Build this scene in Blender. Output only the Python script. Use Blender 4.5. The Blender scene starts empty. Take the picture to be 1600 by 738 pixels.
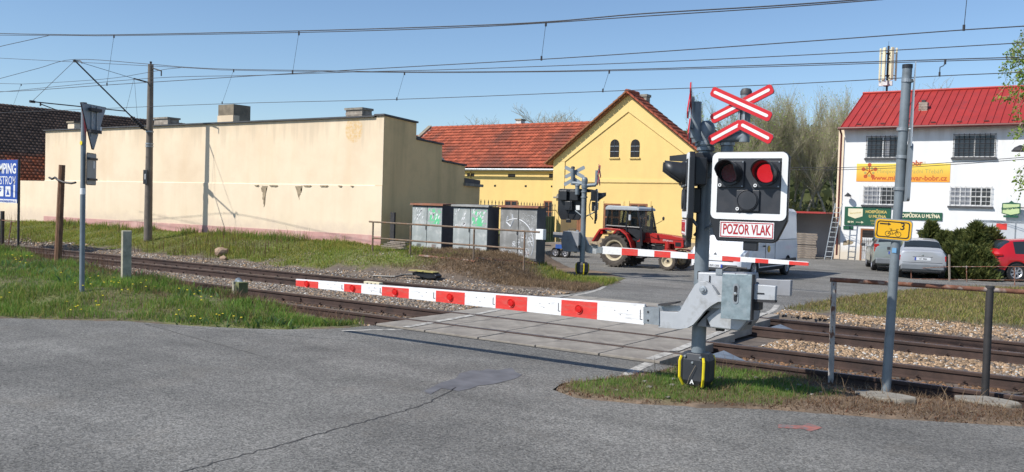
import bpy, bmesh, math, random
import numpy as np
from mathutils import Vector, Matrix
random.seed(7); rng = np.random.default_rng(7)
S = bpy.context.scene; C = S.collection
R = math.radians; PI = math.pi

# ------------------------------------------------------------------ camera
FPX, HC = 1400.0, 2.2
PITCH, ROLL, AZ = R(-1.8936), R(1.7221), R(55.6245)
def cam2w(v): return Vector((math.sin(AZ)*v[0]-math.cos(AZ)*v[1], math.cos(AZ)*v[0]+math.sin(AZ)*v[1], v[2]))
_f = Vector((0, math.cos(PITCH), math.sin(PITCH))); _u = Vector((0, -math.sin(PITCH), math.cos(PITCH))); _x = Vector((1, 0, 0))
AX = cam2w(_x*math.cos(ROLL)+_u*math.sin(ROLL)); AF = cam2w(_f); AU = cam2w(-_x*math.sin(ROLL)+_u*math.cos(ROLL))
cd = bpy.data.cameras.new('camera'); cam = bpy.data.objects.new('camera', cd); C.objects.link(cam)
cam.matrix_world = Matrix(((AX.x, AU.x, -AF.x, 0), (AX.y, AU.y, -AF.y, 0), (AX.z, AU.z, -AF.z, HC), (0, 0, 0, 1)))
cd.sensor_width = 36; cd.lens = FPX/1600*36; cd.clip_start = 0.1; cd.clip_end = 6000
S.camera = cam
# ------------------------------------------------------------------ light
SUN = Vector((-0.50, -0.85, 0.95)).normalized()          # direction towards the sun
elev = math.asin(SUN.z)
w = bpy.data.worlds.new('World'); S.world = w; w.use_nodes = True
nt = w.node_tree; bg = nt.nodes['Background']
sky = nt.nodes.new('ShaderNodeTexSky'); sky.sky_type = 'NISHITA'; sky.sun_disc = False
sky.sun_elevation = elev; sky.sun_rotation = math.atan2(SUN.x, SUN.y)
sky.altitude = 400; sky.air_density = 1.0; sky.dust_density = .3; sky.ozone_density = 4.4
nt.links.new(sky.outputs[0], bg.inputs[0]); bg.inputs[1].default_value = 0.135
sd = bpy.data.lights.new('sun', 'SUN'); sd.energy = 5.0; sd.angle = R(0.53); sd.color = (1.0, 0.95, 0.88)
so = bpy.data.objects.new('sun', sd); C.objects.link(so); so.rotation_euler = (-SUN).to_track_quat('-Z', 'Y').to_euler()
S.view_settings.view_transform = 'Standard'; S.view_settings.look = 'None'
S.view_settings.exposure = 0.04; S.view_settings.gamma = 1.0

# ------------------------------------------------------------------ picture <-> place
def ray(px, py): return AF + AX*((px-800)/FPX) - AU*((py-369)/FPX)
CAMP = Vector((0, 0, HC))
def onY(px, py, y): d = ray(px, py); return CAMP + d*(y/d.y)
def onX(px, py, x): d = ray(px, py); return CAMP + d*(x/d.x)
def onZ(px, py, z=0.0): d = ray(px, py); return CAMP + d*((z-HC)/d.z)
def proj(p):
    q = Vector(p)-CAMP; d = q.dot(AF); return 800+FPX*q.dot(AX)/d, 369-FPX*q.dot(AU)/d

# ------------------------------------------------------------------ noise and land form
def vnoise(x, y, sc, seed=0):
    x = np.asarray(x, float)/sc; y = np.asarray(y, float)/sc
    xi = np.floor(x).astype(int); yi = np.floor(y).astype(int); fx = x-xi; fy = y-yi
    fx = fx*fx*(3-2*fx); fy = fy*fy*(3-2*fy)
    def h(a, b):
        n = (a*374761393 + b*668265263 + seed*974634777) & 0xffffffff
        n = ((n ^ (n >> 13))*1274126177) & 0xffffffff
        return ((n ^ (n >> 16)) & 0xffff)/65535.0
    return (h(xi, yi)*(1-fx)+h(xi+1, yi)*fx)*(1-fy)+(h(xi, yi+1)*(1-fx)+h(xi+1, yi+1)*fx)*fy
def sm(a, b, x): t = np.clip((x-a)/(b-a), 0, 1); return t*t*(3-2*t)
# asphalt outlines, given as (distance along the track to the left, distance across the track)
ASPH_NEAR = [(60, -12), (24, 2.5), (17.5, 6.9), (16.03, 7.79), (15.12, 8.41), (14.27, 9.09), (13.02, 9.52), (12.2, 9.95), (11.66, 10.35), (11.15, 11.24), (11.0, 11.8),
             (5.15, 11.8), (5.25, 10.9), (5.75, 9.6), (5.63, 9.2), (5.18, 8.98), (4.46, 9.19), (3.24, 9.94), (1.98, 10.45), (0.81, 11.03), (-6, 13.4), (-30, 20), (-60, 0), (-40, -40), (50, -40)]
ASPH_FAR = [(11.75, 19.3), (11.7, 20.0), (11.9, 21.5), (12.4, 23.5), (13.1, 25.6), (14.6, 27.3), (17, 28.6), (21, 29.6), (27, 31), (27.4, 44.6), (17, 44.6), (17, 60), (12.6, 60), (12.6, 47.4), (-30, 47.4), (-30, 36), (2.7, 34.3), (4.4, 31.8), (5.5, 28.5), (6.1, 25.5), (6.4, 22.5), (6.45, 20.3), (6.2, 19.3)]
def sdf(poly, u, v):
    """distance to the outline, negative inside"""
    u = np.asarray(u, float); v = np.asarray(v, float); d = np.full(u.shape, 1e9); ins = np.zeros(u.shape, bool)
    n = len(poly)
    for i in range(n):
        ax, ay = poly[i]; bx, by = poly[(i+1) % n]; ex, ey = bx-ax, by-ay
        t = np.clip(((u-ax)*ex+(v-ay)*ey)/(ex*ex+ey*ey), 0, 1)
        d = np.minimum(d, np.hypot(u-ax-t*ex, v-ay-t*ey))
        c = ((ay > v) != (by > v)); dy = by-ay if by != ay else 1e-9
        ins ^= c & (u < (bx-ax)*(v-ay)/dy+ax)
    return np.where(ins, -d, d)
def land(x, y, parts=False):
    x = np.asarray(x, float); y = np.asarray(y, float); u = -x; v = y
    near = v < 12.1
    dn = sdf(ASPH_NEAR, u, v); df = sdf(ASPH_FAR, u, v); d = np.minimum(dn, df)
    wob = (vnoise(x, y, .35, 3)-.5)*.22+(vnoise(x, y, .12, 4)-.5)*.10
    e = np.clip((d+wob+.09)/.13, 0, 1)
    z = -.06+e*.085
    # verge left of the crossing, swelling up before the track
    hz = np.clip(.17+(u-13.5)*.052, 0, .75)*sm(11.3, 14, u)
    prof = sm(0, 2.3, dn)*(1-sm(11.55, 12.15, v))
    z = z+hz*prof*(dn > 0)*(v < 12.3)
    z = z+(dn > 0)*(v < 12.3)*(vnoise(x, y, .9, 5)-.5)*.07*sm(.2, 1.5, dn)
    # trackbed
    tb = sm(11.9, 12.3, v)*(1-sm(18.95, 19.35, v))
    gap = sm(14.3, 14.9, v)*(1-sm(16.0, 16.6, v))
    zt = -.15+gap*.085+sm(18.4, 18.8, v)*.05
    z = z*(1-tb)+zt*tb
    crossing = (u > 5.05)*(u < 11.75)*(v > 11.7)*(v < 19.4)
    z = np.where(crossing, -.16, z)
    # bank below the long wall
    kb = sm(20, 24, u); bank = sm(19.3, 23.2, v)*.70*kb+sm(19.35, 21.6, v)*.60*(1-kb)+sm(21.6, 23.2, v)*.06*(1-kb)
    left = sm(14.0, 16.4, u-np.clip(v-24.3, 0, 3)*.9)
    z = z+bank*left*(v > 19.2)*(1-.0*v)*(d > 0)
    z = z+(v > 19.4)*(d > 0)*(vnoise(x, y, 1.1, 8)-.5)*.06*sm(.1, 1.2, d)
    rm = (u < 6)*(v > 19.3)*(v < 36)*(d > 0)
    z = z+rm*sm(0.1, 1.5, d)*sm(20, 23, v)*.07
    # the land rises gently far away
    rr = np.hypot(x, y); z = z-sm(80, 300, rr)*.5
    if parts: return z, d, dn, df, tb, crossing
    return z
def gz(x, y): return float(land(np.array([x]), np.array([y]))[0])
def gnd(px, py):
    d = ray(px, py); t = 3.0; P = CAMP
    ts = np.linspace(4, 120, 3000)/max(1e-6, d.length)
    xs = CAMP.x+d.x*ts; ys = CAMP.y+d.y*ts; zs = CAMP.z+d.z*ts
    L = land(xs, ys); k = int(np.argmax(zs <= L))
    if not (zs <= L).any(): return onZ(px, py, 0)
    return Vector((xs[k], ys[k], L[k]))
def zpix(p, py):
    """height above p's foot at which the upright through p reaches picture row py"""
    a, b = -3.0, 40.0
    for _ in range(40):
        m = (a+b)/2
        if proj((p[0], p[1], m))[1] > py: a = m
        else: b = m
    return a

# ------------------------------------------------------------------ materials
def new_mat(name):
    m = bpy.data.materials.new(name); m.use_nodes = True
    return m, m.node_tree, m.node_tree.nodes['Principled BSDF']
def mat(name, col, rough=.6, metal=0, var=.12, scale=4, bump=0, bscale=40, dirt=None, dscale=1.2, dlo=.5, dhi=.7, attr=False, emit=None, alpha=None, spec=None, coat=0, stretch=None):
    """procedural material: base colour varied by two noises, optional second colour in patches, optional fine relief"""
    m, n, b = new_mat(name); N = n.nodes; Lk = n.links.new
    tc = N.new('ShaderNodeTexCoord'); src = tc.outputs['Object']
    if stretch:
        mp = N.new('ShaderNodeMapping'); mp.inputs['Scale'].default_value = stretch; Lk(src, mp.inputs[0]); src = mp.outputs[0]
    n1 = N.new('ShaderNodeTexNoise'); n1.inputs['Scale'].default_value = scale; n1.inputs['Detail'].default_value = 6; Lk(src, n1.inputs['Vector'])
    mx = N.new('ShaderNodeMix'); mx.data_type = 'RGBA'; mx.blend_type = 'MULTIPLY'; mx.inputs[0].default_value = 1
    mr = N.new('ShaderNodeMapRange'); mr.inputs[1].default_value = .3; mr.inputs[2].default_value = .7; mr.inputs[3].default_value = 1-var; mr.inputs[4].default_value = 1+var
    Lk(n1.outputs[0], mr.inputs[0])
    if attr:
        at = N.new('ShaderNodeAttribute'); at.attribute_name = 'Col'; Lk(at.outputs[0], mx.inputs[6])
    else: mx.inputs[6].default_value = (*col, 1)
    Lk(mr.outputs[0], mx.inputs[7]); out = mx.outputs[2]
    if dirt:
        n2 = N.new('ShaderNodeTexNoise'); n2.inputs['Scale'].default_value = dscale; n2.inputs['Detail'].default_value = 8; n2.inputs['Roughness'].default_value = .65; Lk(src, n2.inputs['Vector'])
        m2 = N.new('ShaderNodeMapRange'); m2.inputs[1].default_value = dlo; m2.inputs[2].default_value = dhi; Lk(n2.outputs[0], m2.inputs[0])
        x2 = N.new('ShaderNodeMix'); x2.data_type = 'RGBA'; Lk(m2.outputs[0], x2.inputs[0]); Lk(out, x2.inputs[6]); x2.inputs[7].default_value = (*dirt, 1); out = x2.outputs[2]
    Lk(out, b.inputs['Base Color']); b.inputs['Roughness'].default_value = rough; b.inputs['Metallic'].default_value = metal
    if spec is not None: b.inputs['Specular IOR Level'].default_value = spec
    if coat: b.inputs['Coat Weight'].default_value = coat; b.inputs['Coat Roughness'].default_value = .06
    if bump:
        n3 = N.new('ShaderNodeTexNoise'); n3.inputs['Scale'].default_value = bscale; n3.inputs['Detail'].default_value = 4; Lk(src, n3.inputs['Vector'])
        bp = N.new('ShaderNodeBump'); bp.inputs['Strength'].default_value = bump; bp.inputs['Distance'].default_value = .02; Lk(n3.outputs[0], bp.inputs['Height']); Lk(bp.outputs[0], b.inputs['Normal'])
    if emit: b.inputs['Emission Color'].default_value = (*emit[:3], 1); b.inputs['Emission Strength'].default_value = emit[3]
    return m
M = {}
M['galv'] = mat('galvanised steel', (.33, .36, .38), .45, .55, .18, 9, .1, 60, dirt=(.22, .24, .26), dscale=6, dlo=.5, dhi=.75)
M['galv_pole'] = mat('grey painted pole', (.20, .235, .26), .5, .2, .1, 5, dirt=(.13, .15, .16), dscale=3)
M['cast'] = mat('silver painted casting', (.46, .48, .50), .5, .15, .08, 5, .06, 90, dirt=(.28, .28, .27), dscale=5, dlo=.5, dhi=.72)
M['cast_dark'] = mat('grey casting', (.30, .31, .33), .55, .1, .1, 5, dirt=(.2, .2, .2), dscale=2.5)
M['zincplate'] = mat('zinc plate', (.24, .30, .32), .5, .3, .22, 14, .05, 60, dirt=(.33, .38, .40), dscale=9)
M['black'] = mat('black plastic', (.018, .02, .024), .42, 0, .2, 6)
M['blackpanel'] = mat('black signal panel', (.028, .032, .04), .5, 0, .2, 5, dirt=(.05, .05, .055), dscale=3)
M['white'] = mat('white sign paint', (.80, .81, .82), .45, 0, .05, 7, dirt=(.62, .62, .60), dscale=3, dlo=.55, dhi=.9)
M['whitearm'] = mat('worn white arm paint', (.80, .80, .80), .5, 0, .05, 9, dirt=(.42, .40, .38), dscale=5, dlo=.56, dhi=.74, stretch=(1, 1, 7))
M['redarm'] = mat('red arm film', (.70, .045, .035), .45, 0, .12, 7, dirt=(.50, .13, .10), dscale=6, dlo=.5, dhi=.8, stretch=(1, 1, 4))
M['redsign'] = mat('red sign film', (.60, .012, .02), .4, 0, .05, 7)
M['redtext'] = mat('dark red lettering', (.42, .01, .02), .5, 0, .05, 7)
M['lensoff'] = mat('dark red lens', (.10, .004, .006), .15, 0, .3, 30, .3, 120)
M['lenson'] = mat('lit red lens', (.55, .008, .012), .18, 0, .3, 30, .3, 120, emit=(1, .02, .03, .55))
M['reflector'] = mat('red lamp', (.62, .01, .01), .2, 0, .1, 20)
M['yellow'] = mat('yellow paint', (.78, .62, .02), .5, 0, .1, 7)
M['signyellow'] = mat('yellow sign film', (.80, .44, .01), .45, 0, .04, 6)
M['ink'] = mat('black print', (.015, .014, .013), .6, 0, .05, 7)
M['whitefilm'] = mat('white print', (.78, .79, .78), .5, 0, .03, 7)
M['signback'] = mat('grey sign back', (.27, .31, .34), .5, .35, .1, 4)
M['rail'] = mat('rusty rail', (.060, .036, .028), .75, .1, .25, 5, .15, 50, dirt=(.032, .022, .020), dscale=3)
M['railtop'] = mat('polished rail top', (.16, .13, .12), .35, .7, .2, 5)
M['sleeper'] = mat('concrete sleeper', (.17, .13, .105), .9, 0, .25, 6, .2, 50)
M['deck'] = mat('crossing concrete', (.29, .262, .222), .9, 0, .2, 5, .2, 90, dirt=(.17, .15, .13), dscale=1.6, dlo=.46, dhi=.72)
M['deck2'] = mat('crossing concrete paler', (.33, .30, .255), .9, 0, .2, 5, .2, 90, dirt=(.19, .17, .145), dscale=1.3, dlo=.46, dhi=.75)
M['roadwhite'] = mat('worn road paint', (.50, .48, .43), .8, 0, .15, 9, dirt=(.25, .235, .21), dscale=7, dlo=.46, dhi=.6)
M['roadred'] = mat('sprayed red mark', (.36, .12, .09), .85, 0, .3, 14, dirt=(.16, .15, .15), dscale=9, dlo=.42, dhi=.6)
M['patch'] = mat('bitumen patch', (.125, .125, .132), .75, 0, .25, 4, .1, 90)
M['crack'] = mat('bitumen crack', (.06, .058, .056), .9, 0, .2, 5)
M['tyre'] = mat('tyre rubber', (.022, .022, .023), .85, 0, .3, 20)
M['peelpost'] = mat('peeling white post', (.42, .39, .36), .8, 0, .2, 9, .2, 60, dirt=(.17, .08, .05), dscale=7, dlo=.53, dhi=.58, stretch=(1, 1, .5))
M['rustpipe'] = mat('rusty pipe', (.20, .085, .05), .8, .1, .35, 9, .2, 60, dirt=(.36, .30, .26), dscale=5, dlo=.5, dhi=.62)
M['rustrail'] = mat('peeling railing', (.19, .14, .10), .75, .1, .3, 9, .1, 60, dirt=(.23, .12, .06), dscale=6, dlo=.5, dhi=.62)
M['tar'] = mat('tarred black post', (.03, .028, .028), .6, 0, .3, 5)
M['wood'] = mat('weathered wood', (.20, .105, .06), .9, 0, .35, 6, .3, 40, dirt=(.10, .06, .04), dscale=5, stretch=(6, 6, 1))
M['oldwood'] = mat('grey wood', (.25, .21, .17), .9, 0, .3, 6, .3, 40, dirt=(.14, .11, .09), dscale=5, stretch=(1, 6, 6))
M['postconc'] = mat('pale concrete post', (.40, .37, .28), .9, 0, .2, 9, .2, 40, dirt=(.22, .22, .17), dscale=5)
M['mast'] = mat('spun concrete mast', (.17, .145, .12), .85, 0, .2, 3, .1, 40, dirt=(.1, .09, .08), dscale=2)
M['iron'] = mat('dark iron', (.05, .048, .05), .6, .3, .2, 9)
M['wire'] = mat('contact wire', (.055, .055, .06), .6, .2, .1, 1)
M['slab'] = mat('broken concrete slab', (.27, .25, .21), .95, 0, .25, 5, .3, 30, dirt=(.16, .14, .11), dscale=4)
M['glass'] = mat('dark window glass', (.03, .035, .045), .08, 0, .2, 2)
M['carglass'] = mat('tinted car glass', (.025, .032, .038), .05, 0, .1, 2)
M['chrome'] = mat('bright metal', (.6, .6, .6), .25, .9, .05, 5)
M['rimsilver'] = mat('alloy rim', (.50, .50, .52), .35, .6, .05, 5)
M['blackplastic'] = mat('dark grey trim', (.045, .047, .05), .6, 0, .1, 5)
M['redlamp'] = mat('red tail lamp', (.42, .012, .012), .15, 0, .1, 9)
M['platewhite'] = mat('number plate', (.68, .70, .72), .5, 0, .04, 9)
M['bluestrip'] = mat('blue strip', (.03, .07, .38), .5, 0, .04, 9)
M['lamp'] = mat('head lamp', (.55, .58, .62), .1, .3, .1, 9)

# ------------------------------------------------------------------ mesh helper
class MB:
    """collects shapes with material slots; build() links them as one mesh object"""
    def __init__(s): s.v = []; s.f = []; s.m = []; s.ms = []
    def mi(s, m):
        if m not in s.ms: s.ms.append(m)
        return s.ms.index(m)
    def add(s, V, F, m):
        o = len(s.v); k = s.mi(m); s.v += [tuple(p) for p in V]
        for f in F: s.f.append(tuple(i+o for i in f)); s.m.append(k)
        return s
    def box(s, c, d, m, rz=0, rx=0, ry=0):
        h = [(-.5, -.5, -.5), (.5, -.5, -.5), (.5, .5, -.5), (-.5, .5, -.5), (-.5, -.5, .5), (.5, -.5, .5), (.5, .5, .5), (-.5, .5, .5)]
        Q = Matrix.Rotation(rz, 3, 'Z') @ Matrix.Rotation(ry, 3, 'Y') @ Matrix.Rotation(rx, 3, 'X')
        V = [Vector(c)+Q @ Vector((a*d[0], b*d[1], e*d[2])) for a, b, e in h]
        return s.add(V, [(0, 3, 2, 1), (4, 5, 6, 7), (0, 1, 5, 4), (1, 2, 6, 5), (2, 3, 7, 6), (3, 0, 4, 7)], m)
    def bb(s, a, b, m): return s.box([(a[i]+b[i])/2 for i in range(3)], [abs(b[i]-a[i]) for i in range(3)], m)
    def cyl(s, a, b, r, m, r2=None, n=12, caps=True):
        a = Vector(a); b = Vector(b); r2 = r if r2 is None else r2; d = (b-a).normalized()
        t = Vector((0, 0, 1)) if abs(d.z) < .9 else Vector((1, 0, 0)); p = d.cross(t).normalized(); q = d.cross(p)
        V = [a+(p*math.cos(k*2*PI/n)+q*math.sin(k*2*PI/n))*r for k in range(n)]+[b+(p*math.cos(k*2*PI/n)+q*math.sin(k*2*PI/n))*r2 for k in range(n)]
        F = [(k, (k+1) % n, n+(k+1) % n, n+k) for k in range(n)]
        if caps: F += [tuple(range(n-1, -1, -1)), tuple(range(n, 2*n))]
        return s.add(V, F, m)
    def tube(s, P, r, m, n=6):
        for a, b in zip(P[:-1], P[1:]): s.cyl(a, b, r, m, n=n, caps=True)
        return s
    def prism(s, poly, axis, a, b, m):
        """poly: outline (2-D), thickness from a to b along axis; 'y': (x,z), 'x': (y,z), 'z': (x,y)"""
        n = len(poly)
        def P(q, t): return (q[0], t, q[1]) if axis == 'y' else ((t, q[0], q[1]) if axis == 'x' else (q[0], q[1], t))
        bm = bmesh.new(); A = [bm.verts.new(P(q, a)) for q in poly]; B = [bm.verts.new(P(q, b)) for q in poly]
        bm.faces.new(A); bm.faces.new(B[::-1])
        for i in range(n): bm.faces.new((A[i], B[i], B[(i+1) % n], A[(i+1) % n]))
        bmesh.ops.triangulate(bm, faces=[f for f in bm.faces if len(f.verts) > 4]); bmesh.ops.recalc_face_normals(bm, faces=bm.faces)
        bm.verts.index_update(); V = [v.co[:] for v in bm.verts]; F = [[v.index for v in f.verts] for f in bm.faces]; bm.free()
        return s.add(V, F, m)
    def lathe(s, prof, m, c=(0, 0, 0), axis='z', n=20):
        """prof: (radius, height) pairs turned about the axis through c"""
        V = []; F = []
        for r, h in prof:
            for k in range(n):
                a = k*2*PI/n; x, y = r*math.cos(a), r*math.sin(a)
                p = (x, y, h) if axis == 'z' else ((x, h, y) if axis == 'y' else (h, x, y))
                V.append((c[0]+p[0], c[1]+p[1], c[2]+p[2]))
        for j in range(len(prof)-1):
            for k in range(n): F.append((j*n+k, j*n+(k+1) % n, (j+1)*n+(k+1) % n, (j+1)*n+k))
        return s.add(V, F, m)
    def build(s, name, parent=None, smooth=False, bevel=0, loc=None, fix=True):
        me = bpy.data.meshes.new(name); me.from_pydata(s.v, [], s.f); me.update()
        for m in s.ms: me.materials.append(M[m] if isinstance(m, str) else m)
        me.polygons.foreach_set('material_index', s.m)
        if fix:
            bm = bmesh.new(); bm.from_mesh(me); bmesh.ops.recalc_face_normals(bm, faces=bm.faces); bm.to_mesh(me); bm.free()
        if smooth:
            me.polygons.foreach_set('use_smooth', [True]*len(me.polygons)); me.set_sharp_from_angle(angle=R(38))
        o = bpy.data.objects.new(name, me); C.objects.link(o)
        if parent: o.parent = parent
        if loc: o.location = loc
        if bevel:
            bv = o.modifiers.new('bevel', 'BEVEL'); bv.width = bevel; bv.segments = 2; bv.limit_method = 'ANGLE'
        return o
def tag(o, label=None, cat=None, group=None, kind=None):
    if label: o['label'] = label
    if cat: o['category'] = cat
    if group: o['group'] = group
    if kind: o['kind'] = kind
    return o
def empty(name, loc=(0, 0, 0), rz=0, label=None, cat=None, group=None):
    o = bpy.data.objects.new(name, None); C.objects.link(o); o.location = loc; o.rotation_euler = (0, 0, rz); o.empty_display_size = .2
    return tag(o, label, cat, group)
def copy_tree(o, parent=None):
    c = o.copy(); C.objects.link(c); c.parent = parent
    for ch in list(o.children): copy_tree(ch, c)
    return c
def npmesh(name, V, F, mats, col=None, mi=None, parent=None, smooth=False):
    """mesh straight from numpy arrays; F is (n,3) or (n,4)"""
    me = bpy.data.meshes.new(name); V = np.asarray(V, np.float32); F = np.asarray(F, np.int32); k = F.shape[1]
    me.vertices.add(len(V)); me.vertices.foreach_set('co', V.ravel()); me.loops.add(F.size); me.loops.foreach_set('vertex_index', F.ravel())
    me.polygons.add(len(F)); me.polygons.foreach_set('loop_start', np.arange(0, F.size, k, dtype=np.int32)); me.polygons.foreach_set('loop_total', np.full(len(F), k, np.int32))
    if mi is not None: me.polygons.foreach_set('material_index', mi)
    if smooth: me.polygons.foreach_set('use_smooth', [True]*len(F))
    me.update(calc_edges=True)
    if col is not None:
        a = me.color_attributes.new('Col', 'FLOAT_COLOR', 'POINT'); cc = np.ones((len(V), 4), np.float32); cc[:, :3] = col; a.data.foreach_set('color', cc.ravel())
    for m in mats: me.materials.append(m)
    o = bpy.data.objects.new(name, me); C.objects.link(o)
    if parent: o.parent = parent
    return o
def text(s, size, m, parent, loc, rot=(PI/2, 0, 0), name='lettering', sx=1.0, align='CENTER', depth=.002, bold=0):
    cu = bpy.data.curves.new(name, 'FONT'); cu.body = s; cu.size = size; cu.align_x = align; cu.align_y = 'CENTER'; cu.extrude = depth; cu.offset = bold; cu.resolution_u = 3
    t = bpy.data.objects.new('t', cu); C.objects.link(t)
    dg = bpy.context.evaluated_depsgraph_get(); me = bpy.data.meshes.new_from_object(t.evaluated_get(dg))
    bpy.data.objects.remove(t); me.materials.clear(); me.materials.append(M[m])
    o = bpy.data.objects.new(name, me); C.objects.link(o); o.parent = parent; o.location = loc; o.rotation_euler = rot; o.scale = (sx, 1, 1); me.name = name
    return o
def rounded(x0, x1, z0, z1, r, n=4):
    P = []
    for cx, cz, a in ((x1-r, z0+r, -PI/2), (x1-r, z1-r, 0), (x0+r, z1-r, PI/2), (x0+r, z0+r, PI)):
        for k in range(n+1): t = a+k*PI/2/n; P.append((cx+r*math.cos(t), cz+r*math.sin(t)))
    return P
def segs(P0, P1, R0, R1, sides=3):
    """many thin prisms at once"""
    P0 = np.asarray(P0, float); P1 = np.asarray(P1, float); R0 = np.asarray(R0, float); R1 = np.asarray(R1, float)
    d = P1-P0; d /= np.linalg.norm(d, axis=1)[:, None]+1e-9
    t = np.where(np.abs(d[:, 2:3]) < .9, np.array([[0, 0, 1.]]), np.array([[1., 0, 0]])); p = np.cross(d, t); p /= np.linalg.norm(p, axis=1)[:, None]; q = np.cross(d, p)
    n = len(P0); V = np.zeros((n, 2*sides, 3))
    for k in range(sides):
        a = k*2*PI/sides; o = p*math.cos(a)+q*math.sin(a); V[:, k] = P0+o*R0[:, None]; V[:, sides+k] = P1+o*R1[:, None]
    base = (np.arange(n)*2*sides)[:, None]
    F = np.concatenate([base+np.array([[k, (k+1) % sides, sides+(k+1) % sides, sides+k]]) for k in range(sides)], 0)
    return V.reshape(-1, 3), F

# ================================================================== SETTING: ground
def axis(a, b, step, far, grow=1.16):
    L = list(np.arange(a, b+1e-6, step)); s = step; x = L[-1]
    while x < far: s *= grow; x += s; L.append(x)
    s = step; x = L[0]
    while x > -far: s *= grow; x -= s; L.insert(0, x)
    return np.array(L)
gx = axis(-34, 6, .125, 4000); gy = axis(4, 30, .125, 4000)
X, Y = np.meshgrid(gx, gy); x = X.ravel(); y = Y.ravel()
z, d, dn, df, tb, crs = land(x, y, True)
u = -x; v = y
n1 = vnoise(x, y, 1.3, 11); n2 = vnoise(x, y, .4, 12); n3 = vnoise(x, y, 3.5, 13)
def zones(u, v, x, y, d, dn, df, tb):
    """weights for grass, gravel and brown litter; the rest is bare earth"""
    n1 = vnoise(x, y, 1.3, 11); n2 = vnoise(x, y, .4, 12); n3 = vnoise(x, y, 3.5, 13)
    g = np.zeros(u.shape); li = np.zeros(u.shape)
    grav = np.clip(tb*1.5, 0, 1)
    # near left verge
    a = (v < 12.4)*(u > 8)*(d > 0)
    g = np.where(a, (1-sm(11.0+.5*n2, 11.7+.5*n2, v))*(.62+.85*(n1-.35)), g)
    li = np.where(a, sm(10.9, 11.6, v)*.8+(n2 > .62)*.45+(n1 < .35)*.5, li)
    # near right verge
    b = (v < 12.4)*(u <= 8)*(d > 0)
    g = np.where(b, sm(2.9, 3.5, u+.7*(n2-.5))*sm(.05, .3, dn)*(.5+.9*n2)+(n1*n2 > .42)*.7*sm(.1, .3, dn)*(u < 2.9), g)
    li = np.where(b, 1-.75*g, li)
    # far left bank
    c = (v > 19)*(u > 8)*(df > 0)
    grassy = sm(19.7, 20.5, v+(n2-.5)*.9)*sm(17.6, 20.2, u+(n1-.5)*3)
    grassy = np.maximum(grassy, (1-sm(1.2, 2.1, np.hypot((u-12.9)*.62, v-24.2)))*1.1)
    g = np.where(c, grassy*(.65+.6*n1), g)
    li = np.where(c, (1-grassy)*sm(20.0, 20.7, v)*(.6+.6*n2), li)
    grav = np.where(c, np.maximum(grav, (1-sm(19.5, 20.2, v+(n2-.5)*.8))), grav)
    # far right
    e = (v > 19)*(u <= 8)*(df > 0)
    g = np.where(e, sm(20.2, 21.2, v+(n2-.5)*.9)*(.6+.5*n1)*(1-.55*sm(4.2, 1.5, u)*sm(24, 30, v)*0), g)
    li = np.where(e, sm(20.0, 20.8, v)*(.25+.5*n2), li)
    grav = np.where(e, np.maximum(grav, (1-sm(20.1, 20.8, v+(n2-.5)*.8))), grav)
    far = np.hypot(x, y) > 75
    g = np.where(far, .9, g)
    return np.clip(g, 0, 1), np.clip(grav, 0, 1), np.clip(li, 0, 1)
g, grav, li = zones(u, v, x, y, d, dn, df, tb)
earth = np.array([.14, .105, .075]); cg = np.array([.13, .145, .045]); cgr = np.array([.13, .105, .085]); cl = np.array([.19, .135, .09])
col = earth*(.8+.5*n2)[:, None]
col = col*(1-li[:, None])+cl*(.7+.6*n2)[:, None]*li[:, None]
col = col*(1-grav[:, None])+cgr*(.8+.4*n2)[:, None]*grav[:, None]
col = col*(1-g[:, None])+cg*(.75+.5*n1)[:, None]*g[:, None]
nx, ny = len(gx), len(gy); ii = np.arange(nx*ny).reshape(ny, nx)
F = np.stack([ii[:-1, :-1].ravel(), ii[:-1, 1:].ravel(), ii[1:, 1:].ravel(), ii[1:, :-1].ravel()], 1)
M['ground'] = mat('verge ground', (1, 1, 1), .95, 0, .28, 9, .5, 45, attr=True)
ground = npmesh('ground', np.stack([x, y, z], 1), F, [M['ground']], col=col, smooth=True); tag(ground, kind='structure')

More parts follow.
